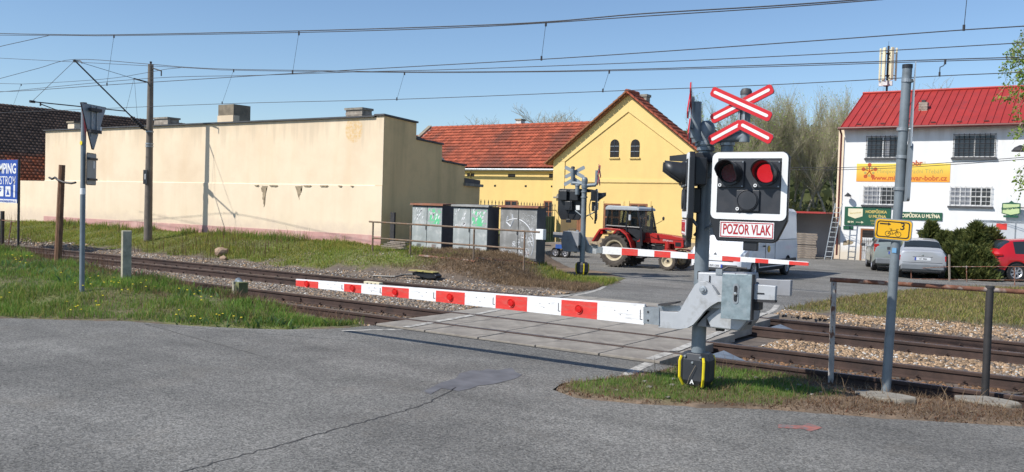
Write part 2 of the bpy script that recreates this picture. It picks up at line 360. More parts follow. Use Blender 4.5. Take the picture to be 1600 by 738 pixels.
# asphalt
def asphalt_mat():
    m, n, b = new_mat('old asphalt'); N = n.nodes; L = n.links.new
    tc = N.new('ShaderNodeTexCoord'); o = tc.outputs['Object']
    def noise(sc, det=5, rough=.6, mp=None):
        q = N.new('ShaderNodeTexNoise'); q.inputs['Scale'].default_value = sc; q.inputs['Detail'].default_value = det; q.inputs['Roughness'].default_value = rough
        if mp:
            k = N.new('ShaderNodeMapping'); k.inputs['Scale'].default_value = mp[0]; k.inputs['Rotation'].default_value = (0, 0, mp[1]); L(o, k.inputs[0]); L(k.outputs[0], q.inputs['Vector'])
        else: L(o, q.inputs['Vector'])
        return q.outputs[0]
    def rng_(src, a, b_, c, d_):
        q = N.new('ShaderNodeMapRange'); q.inputs[1].default_value = a; q.inputs[2].default_value = b_; q.inputs[3].default_value = c; q.inputs[4].default_value = d_; L(src, q.inputs[0]); return q.outputs[0]
    def mul(a, b_):
        q = N.new('ShaderNodeMath'); q.operation = 'MULTIPLY'; L(a, q.inputs[0]); L(b_, q.inputs[1]); return q.outputs[0]
    big = rng_(noise(.33, 4, .6), .32, .68, .74, 1.18); mid = rng_(noise(1.6, 6, .7), .3, .7, .82, 1.13)
    drag = rng_(noise(1.0, 4, .55, ((.22, 1.3, 1), R(-12))), .35, .7, .90, 1.08)
    vo = N.new('ShaderNodeTexVoronoi'); vo.inputs['Scale'].default_value = 58; L(o, vo.inputs['Vector']); sv = N.new('ShaderNodeSeparateColor'); L(vo.outputs['Color'], sv.inputs[0])
    grit = rng_(sv.outputs[0], 0, 1, .50, 1.5); grit2 = rng_(noise(24, 4, .85), .3, .7, .72, 1.28); lane = rng_(noise(1.0, 3, .5, ((.10, .9, 1), R(18))), .35, .68, .84, 1.08)
    f = mul(mul(mul(mul(big, mid), drag), lane), mul(grit, grit2))
    mx = N.new('ShaderNodeMix'); mx.data_type = 'RGBA'; mx.blend_type = 'MULTIPLY'; mx.inputs[0].default_value = 1; mx.inputs[6].default_value = (.208, .201, .182, 1); L(f, mx.inputs[7])
    m3 = N.new('ShaderNodeMix'); m3.data_type = 'RGBA'; L(rng_(noise(.9, 5, .7), .56, .72, 0, .35), m3.inputs[0]); L(mx.outputs[2], m3.inputs[6]); m3.inputs[7].default_value = (.215, .19, .155, 1)
    L(m3.outputs[2], b.inputs['Base Color']); b.inputs['Roughness'].default_value = .86
    bp = N.new('ShaderNodeBump'); bp.inputs['Strength'].default_value = .9; bp.inputs['Distance'].default_value = .02; L(noise(48, 4, .75), bp.inputs['Height']); L(bp.outputs[0], b.inputs['Normal'])
    return m
M['asphalt'] = asphalt_mat()
def sheet(name, poly_uw, z, m, kind='structure', parent=None, thick=0):
    bm = bmesh.new(); vs = [bm.verts.new((-a, b_, z)) for a, b_ in poly_uw]; f = bm.faces.new(vs)
    bmesh.ops.triangulate(bm, faces=[f]); bmesh.ops.recalc_face_normals(bm, faces=bm.faces)
    if bm.faces[:] and sum(f.normal.z for f in bm.faces) < 0: bmesh.ops.reverse_faces(bm, faces=bm.faces)
    if thick:
        r = bmesh.ops.extrude_face_region(bm, geom=bm.faces[:]); bmesh.ops.translate(bm, vec=(0, 0, -thick), verts=[e for e in r['geom'] if isinstance(e, bmesh.types.BMVert)]); bmesh.ops.recalc_face_normals(bm, faces=bm.faces)
    me = bpy.data.meshes.new(name); bm.to_mesh(me); bm.free(); me.materials.append(M[m]); o = bpy.data.objects.new(name, me); C.objects.link(o)
    if parent: o.parent = parent
    if kind: o['kind'] = kind
    return o
road = sheet('road', ASPH_NEAR, 0, 'asphalt')
yard = sheet('road', ASPH_FAR, 0, 'asphalt')
def strip(name, pts, wdt, z, m, parent=None, kind='structure'):
    """flat painted line or crack along points (world x, y), width may be a list"""
    V = []; F = []
    for i, p in enumerate(pts):
        a = Vector(pts[max(0, i-1)]); b_ = Vector(pts[min(len(pts)-1, i+1)]); t = (b_-a).normalized(); n = Vector((-t.y, t.x)); w_ = wdt[i] if isinstance(wdt, (list, tuple)) else wdt
        zz = z if not callable(z) else z(p)
        V += [(p[0]+n.x*w_/2, p[1]+n.y*w_/2, zz), (p[0]-n.x*w_/2, p[1]-n.y*w_/2, zz)]
        if i: k = 2*i; F.append((k-2, k-1, k+1, k))
    b = MB(); b.add(V, F, m); o = b.build(name, parent, fix=False)
    if kind: o['kind'] = kind
    return o
def wobble(a, b_, n, amp, seed):
    r = random.Random(seed); P = []
    for i in range(n+1):
        t = i/n; p = Vector(a).lerp(Vector(b_), t); q = (Vector(b_)-Vector(a)).normalized(); P.append((p.x-q.y*(r.random()-.5)*amp, p.y+q.x*(r.random()-.5)*amp))
    return P
def gp(px, py): p = onZ(px, py, 0); return (p.x, p.y)
strip('asphalt_crack', wobble(gp(270, 742), gp(660, 634), 40, .045, 1)+wobble(gp(664, 632), gp(715, 606), 8, .05, 2), [.010+.010*random.random() for _ in range(50)], .004, 'crack')
strip('asphalt_crack', wobble(gp(590, 536), gp(985, 590), 14, .02, 5)[:1]+wobble(gp(200, 500), gp(420, 560), 14, .05, 6)[2:], .012, .004, 'crack')
# darker bitumen patch with an uneven outline
pp = [(690, 607), (672, 617), (662, 612), (690, 598), (712, 592), (718, 584), (738, 579), (752, 580), (762, 577), (778, 579), (800, 575), (806, 582), (816, 586), (806, 592), (786, 597), (770, 601), (748, 603), (735, 608), (716, 612)]
sheet('asphalt_patch', [(-onZ(a, b_, 0).x, onZ(a, b_, 0).y) for a, b_ in pp], .004, 'patch')
ar = [(1216, 664), (1254, 666), (1262, 662), (1285, 669), (1266, 675), (1256, 671), (1216, 669)]
sheet('painted_arrow', [(-onZ(a, b_, 0).x, onZ(a, b_, 0).y) for a, b_ in ar], .004, 'roadred')

# ================================================================== level crossing deck: separate concrete panels
deck = empty('crossing_deck', (0, 0, 0)); tag(deck, kind='structure')
DZ = .035
bands = [(11.82, 12.62), (12.79, 14.11), (14.29, 15.50), (15.53, 16.74), (16.91, 18.23), (18.41, 19.28)]
edges = [5.45, 6.46, 7.60, 8.72, 9.86, 11.0]
protos = {}
for bi, (a, b_) in enumerate(bands):
    sh = (a-12.7)*.13*.0
    for k in range(len(edges)-1):
        u0 = edges[k]+(a-12)*.10+.012; u1 = edges[k+1]+(a-12)*.10-.012
        key = (bi, round(u1-u0, 3))
        if key not in protos:
            m = MB(); m.box((0, 0, -.07), (u1-u0, b_-a, .14), 'deck' if bi in (0, 1, 4) else 'deck2'); protos[key] = m.build('concrete_panel', deck, bevel=.008); o = protos[key]
        else: o = protos[key].copy(); C.objects.link(o)
        o.location = (-(u0+u1)/2, (a+b_)/2, DZ+random.uniform(-.006, .003)); o.rotation_euler = (random.uniform(-.002, .002), random.uniform(-.002, .002), 0)
# slanted white edge lines on the deck
def lineon(pts, wd, z=DZ+.009): return strip('road_marking', pts, wd, z, 'roadwhite')
lineon([(-10.27, 11.82), (-10.35, 12.61)], .15); lineon([(-10.37, 12.80), (-10.52, 14.1)], .15); lineon([(-10.56, 14.3), (-10.95, 16.73)], .14); lineon([(-10.98, 16.92), (-11.2, 18.22)], .14); lineon([(-11.24, 18.42), (-11.35, 19.27)], .14)
lineon([(-5.62, 11.83), (-5.66, 12.61)], .16); lineon([(-5.68, 12.80), (-5.8, 14.1)], .15); lineon([(-5.84, 14.3), (-6.1, 16.73)], .14); lineon([(-6.12, 16.92), (-6.3, 18.22)], .14); lineon([(-6.32, 18.42), (-6.42, 19.27)], .14)
strip('road_marking', [(-5.35, 10.5), (-5.5, 11.2), (-5.58, 11.78)], .16, .004, 'roadwhite'); strip('road_marking', [(-10.9, 10.9), (-10.6, 11.4), (-10.3, 11.78)], .11, .004, 'roadwhite')
strip('road_marking', [(-11.38, 19.35), (-11.5, 20.3), (-11.75, 21.4), (-12.2, 22.6)], .13, .004, 'roadwhite'); strip('road_marking', [(-6.45, 19.35), (-6.6, 20.4), (-6.9, 21.6)], .13, .004, 'roadwhite')
strip('asphalt_joint', wobble((-11.0, 11.79), (-5.3, 11.79), 20, .02, 9), .05, .0045, 'crack')
strip('asphalt_joint', wobble((-12.4, 23.9), (-6.2, 23.2), 20, .06, 10), .03, .0045, 'crack')

# ================================================================== railway tracks
RX0, RX1 = -110.0, 14.0
def rail_profile(): return [(a_, b_*1.2) for a_, b_ in [(-.065, 0), (.065, 0), (.065, .012), (.016, .03), (.013, .11), (.036, .120), (.038, .150), (.030, .16), (-.030, .16), (-.038, .150), (-.036, .120), (-.013, .11), (-.016, .03), (-.065, .012)]]
RZ = -.148
for ti, yc in enumerate((13.45, 17.60)):
    tr = empty('railway_track', (0, yc, RZ)); tag(tr, kind='structure')
    for s in (-1, 1):
        m = MB(); m.prism(rail_profile(), 'x', RX0, RX1, 'rail'); m.bb((RX0, -.027, .1921), (RX1, .027, .1932), 'railtop')
        m.build('rail', tr, loc=(0, s*.75, 0))
    ms = MB()
    ms.prism([(-.14, -.1), (.14, -.1), (.11, .0), (-.11, .0)], 'y', -1.25, 1.25, 'sleeper')
    sl = ms.build('sleeper', tr); mc = MB(); n = 0; sp = .62; xs = 4.4
    first = True
    while xs > -95 and n < 160:
        if not (-11.6 < xs < -5.1):
            o = sl if first else sl.copy()
            if not first: C.objects.link(o)
            first = False
            o.location = (xs, random.uniform(-.02, .02), -.004+random.uniform(-.006, .004)); o.rotation_euler = (0, 0, random.uniform(-.012, .012))
            if xs > -60:
                for s in (-1, 1):
                    for q in (-1, 1):
                        mc.bb((xs-.045, s*.75+q*.03, .0), (xs+.045, s*.75+q*.11, .022), 'rail')
                        mc.cyl((xs, s*.75+q*.085, .02), (xs, s*.75+q*.085, .07), .018, 'rail', n=6)
                        mc.cyl((xs, s*.75+q*.085, .05), (xs, s*.75+q*.085, .062), .032, 'rail', n=6)
        n += 1; xs -= sp
    tag(mc.build('rail_fastening', tr), kind='stuff')
    for xj, s in (((-8.9-6.9+.0), 1),) if ti == 0 else ():
        j = MB(); j.bb((xj-.3, s*.75-.05, .03), (xj+.3, s*.75-.037, .12), 'rail'); j.build('rail_joint_bar', tr)
    # sloping steel deflectors where the deck ends
    for xe, sg in ((-5.1-.1*(yc-12)*1.0, 1), (-11.05-.1*(yc-12), -1)):
        r = MB(); r.add([(xe, -.35, DZ+.1), (xe, .35, DZ+.1), (xe+sg*.62, .10, .0), (xe+sg*.62, -.10, .0), (xe, -.35, DZ+.07), (xe, .35, DZ+.07), (xe+sg*.62, .10, -.03), (xe+sg*.62, -.10, -.03)], [(0, 1, 2, 3), (7, 6, 5, 4), (0, 3, 7, 4), (1, 5, 6, 2), (3, 2, 6, 7), (0, 4, 5, 1)], 'galv')
        r.build('deflector_plate', tr)

# ================================================================== ballast stones
def scatter(n, xa, xb, ya, yb, dens=None):
    a = rng.uniform(xa, xb, n); b_ = rng.uniform(ya, yb, n)
    if dens is not None: k = rng.random(n) < dens(a, b_); a, b_ = a[k], b_[k]
    return a, b_
def stones(name, a, b_, smin, smax, colf, lift=.0):
    n = len(a); z = land(a, b_)+lift
    base = np.array([(-.5, -.4, -.3), (.5, -.45, -.25), (.45, .5, -.3), (-.5, .45, -.3), (-.35, -.3, .35), (.3, -.35, .42), (.4, .3, .3), (-.3, .35, .4)])
    fc = np.array([(0, 1, 5, 4), (1, 2, 6, 5), (2, 3, 7, 6), (3, 0, 4, 7), (4, 5, 6, 7)])
    V = base[None]*(1+rng.uniform(-.3, .3, (n, 8, 3))); s = rng.uniform(smin, smax, (n, 1, 1))*np.array([1, .8, .62])
    V = V*s; an = rng.uniform(0, 2*PI, n); ti = rng.uniform(-.6, .6, n)
    c, sn = np.cos(ti)[:, None], np.sin(ti)[:, None]; V = np.stack([V[..., 0]*c+V[..., 2]*sn, V[..., 1], -V[..., 0]*sn+V[..., 2]*c], -1)
    c, sn = np.cos(an)[:, None], np.sin(an)[:, None]; V = np.stack([V[..., 0]*c-V[..., 1]*sn, V[..., 0]*sn+V[..., 1]*c, V[..., 2]], -1)
    V = V+np.stack([a, b_, z+smin*.25], 1)[:, None, :]
    F = (np.arange(n)*8)[:, None, None]+fc[None]
    col = np.repeat(colf(a, b_), 8, 0)
    if 'stone' not in M: M['stone'] = mat('ballast stone', (1, 1, 1), .9, 0, .2, 30, attr=True)
    return tag(npmesh(name, V.reshape(-1, 3), F.reshape(-1, 4), [M['stone']], col=col), kind='stuff')
def stonecol(a, b_):
    n = len(a); u = -a; orange = np.where(u < 6, 1-sm(3.0, -1.5, u)*.75, np.where(u < 13.2, .5*(1-sm(11.6, 12.6, u)), .08)); t = (rng.random(n) < .2+.75*orange)*1.0
    inside = ((np.abs(b_-13.45) < .72) | (np.abs(b_-17.6) < .72))
    grey = np.array([.205, .172, .14])*rng.uniform(.45, 1.5, (n, 1)); tan = np.array([.33, .225, .135])*rng.uniform(.4, 1.5, (n, 1))
    c = grey*(1-t[:, None])+tan*t[:, None]; c = np.where((rng.random(n) < .06)[:, None], np.array([[.5, .48, .44]]), c)
    c = np.where(inside[:, None], c*np.array([[.50, .40, .33]]), c)
    return np.clip(c, 0, .7)
def bal(a, b_):
    u = -a; dist = np.hypot(a, b_); k = np.ones(len(a)); k[(u > 5.2) & (u < 11.5) & (b_ < 19.4) & (b_ > 11.7)] = 0
    for r in (12.7, 14.2, 16.85, 18.35): k[np.abs(b_-r) < .075] = 0
    ins = ((np.abs(b_-13.45) < .7) | (np.abs(b_-17.6) < .7)); k[ins] *= .45
    k *= 1-sm(30, 75, u)*.8
    return k
a, b_ = scatter(105000, -34, 3.5, 12.15, 20.3, bal); k = (b_ < 19.25) | ((vnoise(a, b_, .5, 21) > .3) & ((b_ < 19.8) | (a > -8))); stones('ballast', a[k], b_[k], .025, .070, stonecol)
a, b_ = scatter(9000, -80, -34, 14.3, 20.3, bal); stones('ballast', a, b_, .06, .12, stonecol)
a, b_ = scatter(3500, -5.2, 3, 19.3, 20.7); k = land(a, b_) > -.05; stones('gravel', a[k], b_[k], .02, .06, stonecol)
a, b_ = scatter(2200, -24, -11.9, 19.3, 21.8); k = (vnoise(a, b_, .9, 22) > .45); stones('gravel', a[k], b_[k], .02, .055, stonecol)

# ================================================================== grass and litter
M['grass'] = mat('grass blades', (1, 1, 1), .6, 0, .15, 3, attr=True, spec=.25)
def leafy(m, amt=.35):
    n = m.node_tree; b = n.nodes['Principled BSDF']; out = n.nodes['Material Output']; tr = n.nodes.new('ShaderNodeBsdfTranslucent'); mx = n.nodes.new('ShaderNodeMixShader'); mx.inputs[0].default_value = amt
    src = b.inputs['Base Color'].links[0].from_socket; n.links.new(src, tr.inputs[0]); n.links.new(b.outputs[0], mx.inputs[1]); n.links.new(tr.outputs[0], mx.inputs[2]); n.links.new(mx.outputs[0], out.inputs[0])
leafy(M['grass'], .45)
def blades(name, a, b_, h, wd, col, lean=.5, flat=None):
    n = len(a); z = land(a, b_)-.01; an = rng.uniform(0, 2*PI, n); la = rng.uniform(0, 2*PI, n); ln = rng.uniform(0, lean, n)*h
    if flat is not None: ln = h*flat; h = h*.25
    t = np.stack([np.cos(an), np.sin(an), 0*an], 1)*wd[:, None]/2; base = np.stack([a, b_, z], 1); l = np.stack([np.cos(la)*ln, np.sin(la)*ln, 0*la], 1)
    mid = base+l*.35+np.stack([0*a, 0*a, h*.6], 1); tip = base+l+np.stack([0*a, 0*a, h], 1)
    V = np.stack([base-t, base+t, mid+t*.7, mid-t*.7, tip], 1); k = (np.arange(n)*5)[:, None]
    F = np.concatenate([k+np.array([[0, 1, 2]]), k+np.array([[0, 2, 3]]), k+np.array([[3, 2, 4]])], 0)
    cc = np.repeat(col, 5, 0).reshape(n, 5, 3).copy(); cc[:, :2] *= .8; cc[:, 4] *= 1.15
    return tag(npmesh(name, V.reshape(-1, 3), F, [M['grass']], col=np.clip(cc.reshape(-1, 3), 0, 1)), kind='stuff')
def field(n, xa, xb, ya, yb, which=0, thr=.15):
    a = rng.uniform(xa, xb, n); b_ = rng.uniform(ya, yb, n); z, d, dn, df, tb, c = land(a, b_, True); g, gr, li = zones(-a, b_, a, b_, d, dn, df, tb)
    wgt = (g, li, gr)[which]; k = (d > .02) & (tb < .35) & (rng.random(n) < wgt) & (wgt > thr); return a[k], b_[k]
def gcol(a, b_, lush, dry, pd):
    n = len(a); t = vnoise(a, b_, .7, 31)*.7+rng.random(n)*.5; c = np.array(lush)[None]*(.6+.8*t[:, None]); k = rng.random(n) < pd*(.4+1.2*vnoise(a, b_, 1.1, 32)); c[k] = np.array(dry)*rng.uniform(.7, 1.3, (k.sum(), 1)); return c
LUSH = (.145, .255, .045); YEL = (.19, .20, .035); DRY = (.27, .20, .11); BRN = (.12, .075, .045)
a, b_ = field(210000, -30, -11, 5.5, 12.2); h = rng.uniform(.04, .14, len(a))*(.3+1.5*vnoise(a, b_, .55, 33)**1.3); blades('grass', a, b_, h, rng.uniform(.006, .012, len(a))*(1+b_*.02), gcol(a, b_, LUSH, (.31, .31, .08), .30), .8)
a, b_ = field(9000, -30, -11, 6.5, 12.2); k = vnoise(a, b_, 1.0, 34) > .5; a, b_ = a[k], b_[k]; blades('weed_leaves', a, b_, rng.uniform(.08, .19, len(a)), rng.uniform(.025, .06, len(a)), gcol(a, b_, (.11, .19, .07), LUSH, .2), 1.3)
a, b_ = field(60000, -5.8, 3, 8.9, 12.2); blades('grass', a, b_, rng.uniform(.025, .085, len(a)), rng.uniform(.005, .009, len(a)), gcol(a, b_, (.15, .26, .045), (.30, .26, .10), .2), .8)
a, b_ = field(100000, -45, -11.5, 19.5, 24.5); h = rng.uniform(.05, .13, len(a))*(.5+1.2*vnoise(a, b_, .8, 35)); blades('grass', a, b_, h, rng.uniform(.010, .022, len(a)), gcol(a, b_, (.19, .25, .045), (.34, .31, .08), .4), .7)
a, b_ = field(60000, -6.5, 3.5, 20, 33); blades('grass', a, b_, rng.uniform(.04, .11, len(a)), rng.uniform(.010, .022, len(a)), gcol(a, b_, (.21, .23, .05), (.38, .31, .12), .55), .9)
# dead stalks and litter
def litter(name, n, xa, xb, ya, yb, hmin, hmax, wdm, colr, lean=1.6, thr=.2, which=1):
    a, b_ = field(n, xa, xb, ya, yb, which, thr); c = np.array(colr)[None]*rng.uniform(.5, 1.5, (len(a), 1)); return blades(name, a, b_, rng.uniform(hmin, hmax, len(a)), rng.uniform(wdm*.6, wdm*1.4, len(a)), c, lean)
litter('dead_grass', 26000, -5.9, 3, 8.9, 12.3, .02, .10, .007, (.24, .165, .10), 2.6)
litter('dead_grass', 15000, -5.9, 3, 8.9, 12.3, .02, .05, .012, (.17, .085, .05), 2.5)
litter('straw', 1600, -5.9, 3, 9.2, 12.4, .015, .05, .012, (.50, .40, .27), 6)
litter('straw', 2500, -24, -12, 19.6, 23.5, .03, .10, .016, (.42, .33, .22), 4)
a = rng.uniform(-5.6, 3, 260); b_ = rng.uniform(10.6, 12.4, 260); z_, d_0, dn_, _a, _b, _c = land(a, b_, True); k = dn_ > .1; a, b_ = a[k], b_[k]
blades('dead_stalks', a, b_, rng.uniform(.12, .42, len(a)), rng.uniform(.005, .010, len(a)), np.array([.30, .21, .13])[None]*rng.uniform(.5, 1.4, (len(a), 1)), .9)
litter('dead_grass', 22000, -30, -11.2, 6.5, 10.6, .03, .12, .008, (.26, .185, .11), 1.6)
litter('dead_grass', 16000, -30, -11.2, 10.4, 12.3, .05, .22, .008, (.21, .13, .085), 1.5)
litter('dead_grass', 70000, -24, -11.8, 19.6, 24.5, .04, .16, .012, (.27, .19, .115), 1.8)
litter('dead_grass', 26000, -6.5, 3.5, 20, 33, .05, .18, .012, (.26, .19, .11), 1.6)
# tall brown stalks beside the track on the left
a = rng.uniform(-34, -13.2, 2600); b_ = 11.75+rng.normal(0, .28, 2600); k = vnoise(a, b_, .8, 41) > .42; a, b_ = a[k], b_[k]
blades('dead_stalks', a, b_, rng.uniform(.15, .55, len(a))*(.4+.6*sm(-13, -20, a)), rng.uniform(.006, .011, len(a)), np.array([.15, .085, .055])[None]*rng.uniform(.6, 1.4, (len(a), 1)), .35)
a = rng.uniform(-46, -24, 1500); b_ = rng.uniform(19.5, 22.6, 1500); k = vnoise(a, b_, 1.4, 42) > .6; a, b_ = a[k], b_[k]
blades('dead_stalks', a, b_, rng.uniform(.2, .7, len(a)), rng.uniform(.010, .018, len(a)), np.array([.16, .10, .07])[None]*rng.uniform(.6, 1.4, (len(a), 1)), .3)
# taller green tufts along the foot of the long wall
a = rng.uniform(-43, -22, 5000); b_ = 22.75+rng.normal(0, .22, 5000); k = (vnoise(a, b_, .9, 43) > .5) & (b_ < 23.05); a, b_ = a[k], b_[k]
blades('grass_tufts', a, b_, rng.uniform(.1, .38, len(a)), rng.uniform(.014, .026, len(a)), gcol(a, b_, (.15, .23, .05), (.28, .28, .07), .3), .5)
# dandelions
a, b_ = field(900, -22, -11.5, 7.5, 11); k = (vnoise(a, b_, .9, 44) > .55) & (rng.random(len(a)) < .5); a, b_ = a[k][:110], b_[k][:110]; z = land(a, b_)
m = MB()
for i in range(len(a)):
    hh = z[i]+rng.uniform(.08, .14); m.lathe([(.001, hh-.008), (.022, hh), (.016, hh+.008), (.001, hh+.01)], 'yellow', (a[i], b_[i], 0), n=6)
tag(m.build('dandelion_flowers'), kind='stuff')
a, b_ = field(400, -5.5, 3, 9, 12.2); a, b_ = a[:14], b_[:14]; z = land(a, b_); m = MB()
for i in range(len(a)): m.box((a[i], b_[i], z[i]+.02), (rng.uniform(.02, .07), rng.uniform(.02, .05), .015), 'slab', rz=rng.uniform(0, 3))
tag(m.build('rubble_bits'), kind='stuff')

# ================================================================== BUILDINGS
def wallmat(name, col, dirt, dscale, dlo, dhi, streak=None, bump=.15, low=None, spot=None, top=None):
    """plaster: soft patches plus faint vertical streaks; low = (height, colour) damp zone near the ground"""
    m, n, b = new_mat(name); N = n.nodes; L = n.links.new; tc = N.new('ShaderNodeTexCoord'); o = tc.outputs['Object']
    def noise(sc, det, rough, scl=None):
        q = N.new('ShaderNodeTexNoise'); q.inputs['Scale'].default_value = sc; q.inputs['Detail'].default_value = det; q.inputs['Roughness'].default_value = rough
        if scl: k = N.new('ShaderNodeMapping'); k.inputs['Scale'].default_value = scl; L(o, k.inputs[0]); L(k.outputs[0], q.inputs['Vector'])
        else: L(o, q.inputs['Vector'])
        return q.outputs[0]
    def mr(src, a, b_, c, d_): q = N.new('ShaderNodeMapRange'); q.inputs[1].default_value = a; q.inputs[2].default_value = b_; q.inputs[3].default_value = c; q.inputs[4].default_value = d_; L(src, q.inputs[0]); return q.outputs[0]
    def mix(f, a, col2):
        q = N.new('ShaderNodeMix'); q.data_type = 'RGBA'; L(f, q.inputs[0])
        if isinstance(a, tuple): q.inputs[6].default_value = (*a, 1)
        else: L(a, q.inputs[6])
        q.inputs[7].default_value = (*col2, 1); return q.outputs[2]
    c = mix(mr(noise(dscale, 8, .65), dlo, dhi, 0, .8), col, dirt)
    c = mix(mr(noise(1.6, 5, .6, (1, 1, .09)), .5, .75, 0, .45), c, streak or dirt)
    c = mix(mr(noise(14, 4, .6), .55, .8, 0, .25), c, dirt)
    if low:
        sx = N.new('ShaderNodeSeparateXYZ'); L(o, sx.inputs[0]); ad = N.new('ShaderNodeMath'); ad.operation = 'ADD'; L(sx.outputs[2], ad.inputs[0]); L(mr(noise(1.2, 5, .7), 0, 1, -.6, .6), ad.inputs[1])
        c = mix(mr(ad.outputs[0], low[0]+.25, low[0]-.2, 0, .7), c, low[1])
    if top:  # rain streaks hanging from the coping: (height of the top, reach, colour)
        sx = N.new('ShaderNodeSeparateXYZ'); L(o, sx.inputs[0]); st_ = noise(2.6, 4, .6, (1, 1, .05)); ad = N.new('ShaderNodeMath'); ad.operation = 'MULTIPLY_ADD'; L(mr(st_, .42, .72, 0, 1), ad.inputs[0]); ad.inputs[1].default_value = top[1]; L(sx.outputs[2], ad.inputs[2])
        c = mix(mr(ad.outputs[0], top[0]-.25, top[0]+top[1]*.5, 0, .65), c, top[2])
    if spot:  # one fuzzy mineral stain with a darker rim
        vd = N.new('ShaderNodeVectorMath'); vd.operation = 'SUBTRACT'; L(o, vd.inputs[0]); vd.inputs[1].default_value = (spot[0], 0, spot[1]); vs = N.new('ShaderNodeVectorMath'); vs.operation = 'MULTIPLY'; L(vd.outputs[0], vs.inputs[0]); vs.inputs[1].default_value = (1/spot[2], 0, 1/spot[3]); le = N.new('ShaderNodeVectorMath'); le.operation = 'LENGTH'; L(vs.outputs[0], le.inputs[0])
        nn_ = noise(5, 6, .7); ad = N.new('ShaderNodeMath'); ad.operation = 'ADD'; L(le.outputs['Value'], ad.inputs[0]); L(mr(nn_, 0, 1, -.28, .28), ad.inputs[1])
        rm = mr(ad.outputs[0], 1.05, .9, 0, 1); mu = N.new('ShaderNodeMath'); mu.operation = 'MULTIPLY'; L(rm, mu.inputs[0]); L(mr(noise(9, 5, .7), .4, .62, .15, .9), mu.inputs[1]); c = mix(mu.outputs[0], c, (.70, .46, .20))
    L(c, b.inputs['Base Color']); b.inputs['Roughness'].default_value = .93; b.inputs['Specular IOR Level'].default_value = .2
    bp = N.new('ShaderNodeBump'); bp.inputs['Strength'].default_value = bump; bp.inputs['Distance'].default_value = .02; L(noise(9, 8, .7), bp.inputs['Height']); L(bp.outputs[0], b.inputs['Normal'])
    return m
_sp = onY(553, 203, 23.1); SPX, SPZ = _sp.x+21.27, _sp.z
M['cream'] = wallmat('cream plaster', (.84, .70, .52), (.73, .60, .43), .55, .42, .72, (.72, .57, .40), low=(1.25, (.66, .53, .42)))
M['cream_up'] = wallmat('cream plaster upper', (.83, .69, .505), (.72, .56, .39), .5, .42, .70, (.76, .58, .38), top=(5.14, 1.1, (.60, .49, .35)), spot=(SPX, SPZ, .42, .46))
M['ochre'] = wallmat('shaded side ochre plaster', (.80, .58, .30), (.58, .43, .23), .6, .45, .72, (.36, .28, .15))  # shaded-side copy of the wall plaster, warm bounce put into its colour
M['pink'] = wallmat('pink plinth', (.56, .32, .29), (.70, .50, .44), 1.3, .5, .7, (.40, .24, .2))
M['yellowwall'] = wallmat('yellow plaster', (.83, .60, .235), (.74, .53, .21), .7, .42, .72, (.70, .50, .21), low=(.55, (.56, .43, .26)))
M['whitewall'] = wallmat('white plaster', (.80, .80, .79), (.72, .72, .70), .7, .42, .72, (.64, .63, .60), top=(6.6, .9, (.60, .59, .56)), low=(.55, (.62, .53, .38)))
M['bandyellow'] = wallmat('yellow band', (.85, .625, .26), (.76, .55, .22), .8, .45, .75)
M['capdark'] = mat('dark roof sheet', (.075, .075, .078), .6, .2, .25, 3)
M['chimney'] = wallmat('sooty chimney plaster', (.32, .27, .20), (.15, .13, .10), 1.5, .4, .6)
M['brick'] = mat('weathered chimney brick', (.33, .29, .24), .9, 0, .35, 6, .2, 30, dirt=(.2, .15, .12), dscale=5)
M['grime'] = mat('flaked plaster', (.34, .27, .18), .95, 0, .3, 8, .3, 30)
M['stain'] = mat('ochre stain', (.74, .555, .32), .95, 0, .12, 5, dirt=(.66, .44, .19), dscale=4.5, dlo=.47, dhi=.6)
M['tile'] = mat('clay roof tile', (1, 1, 1), .85, 0, .2, 12, attr=True)
M['frame_brown'] = mat('brown window frame', (.26, .105, .045), .6, 0, .15, 5)
M['frame_white'] = mat('white window frame', (.66, .66, .65), .6, 0, .1, 5, dirt=(.42, .40, .36), dscale=4)
M['redsheet'] = mat('red roof sheet', (.40, .040, .032), .5, .1, .1, 1.2, dirt=(.30, .045, .042), dscale=1.5)
M['darkred'] = mat('dark red pipe', (.12, .03, .025), .5, .1, .1, 3)
M['curtain'] = mat('grey curtain', (.22, .23, .25), .8, 0, .3, 6, stretch=(8, 1, 1)); M['darkhole'] = mat('dark interior', (.02, .018, .018), .9, 0, .2, 3)
M['greengate'] = mat('green sheet gate', (.075, .16, .08), .7, .1, .2, 3, dirt=(.13, .15, .1), dscale=3)
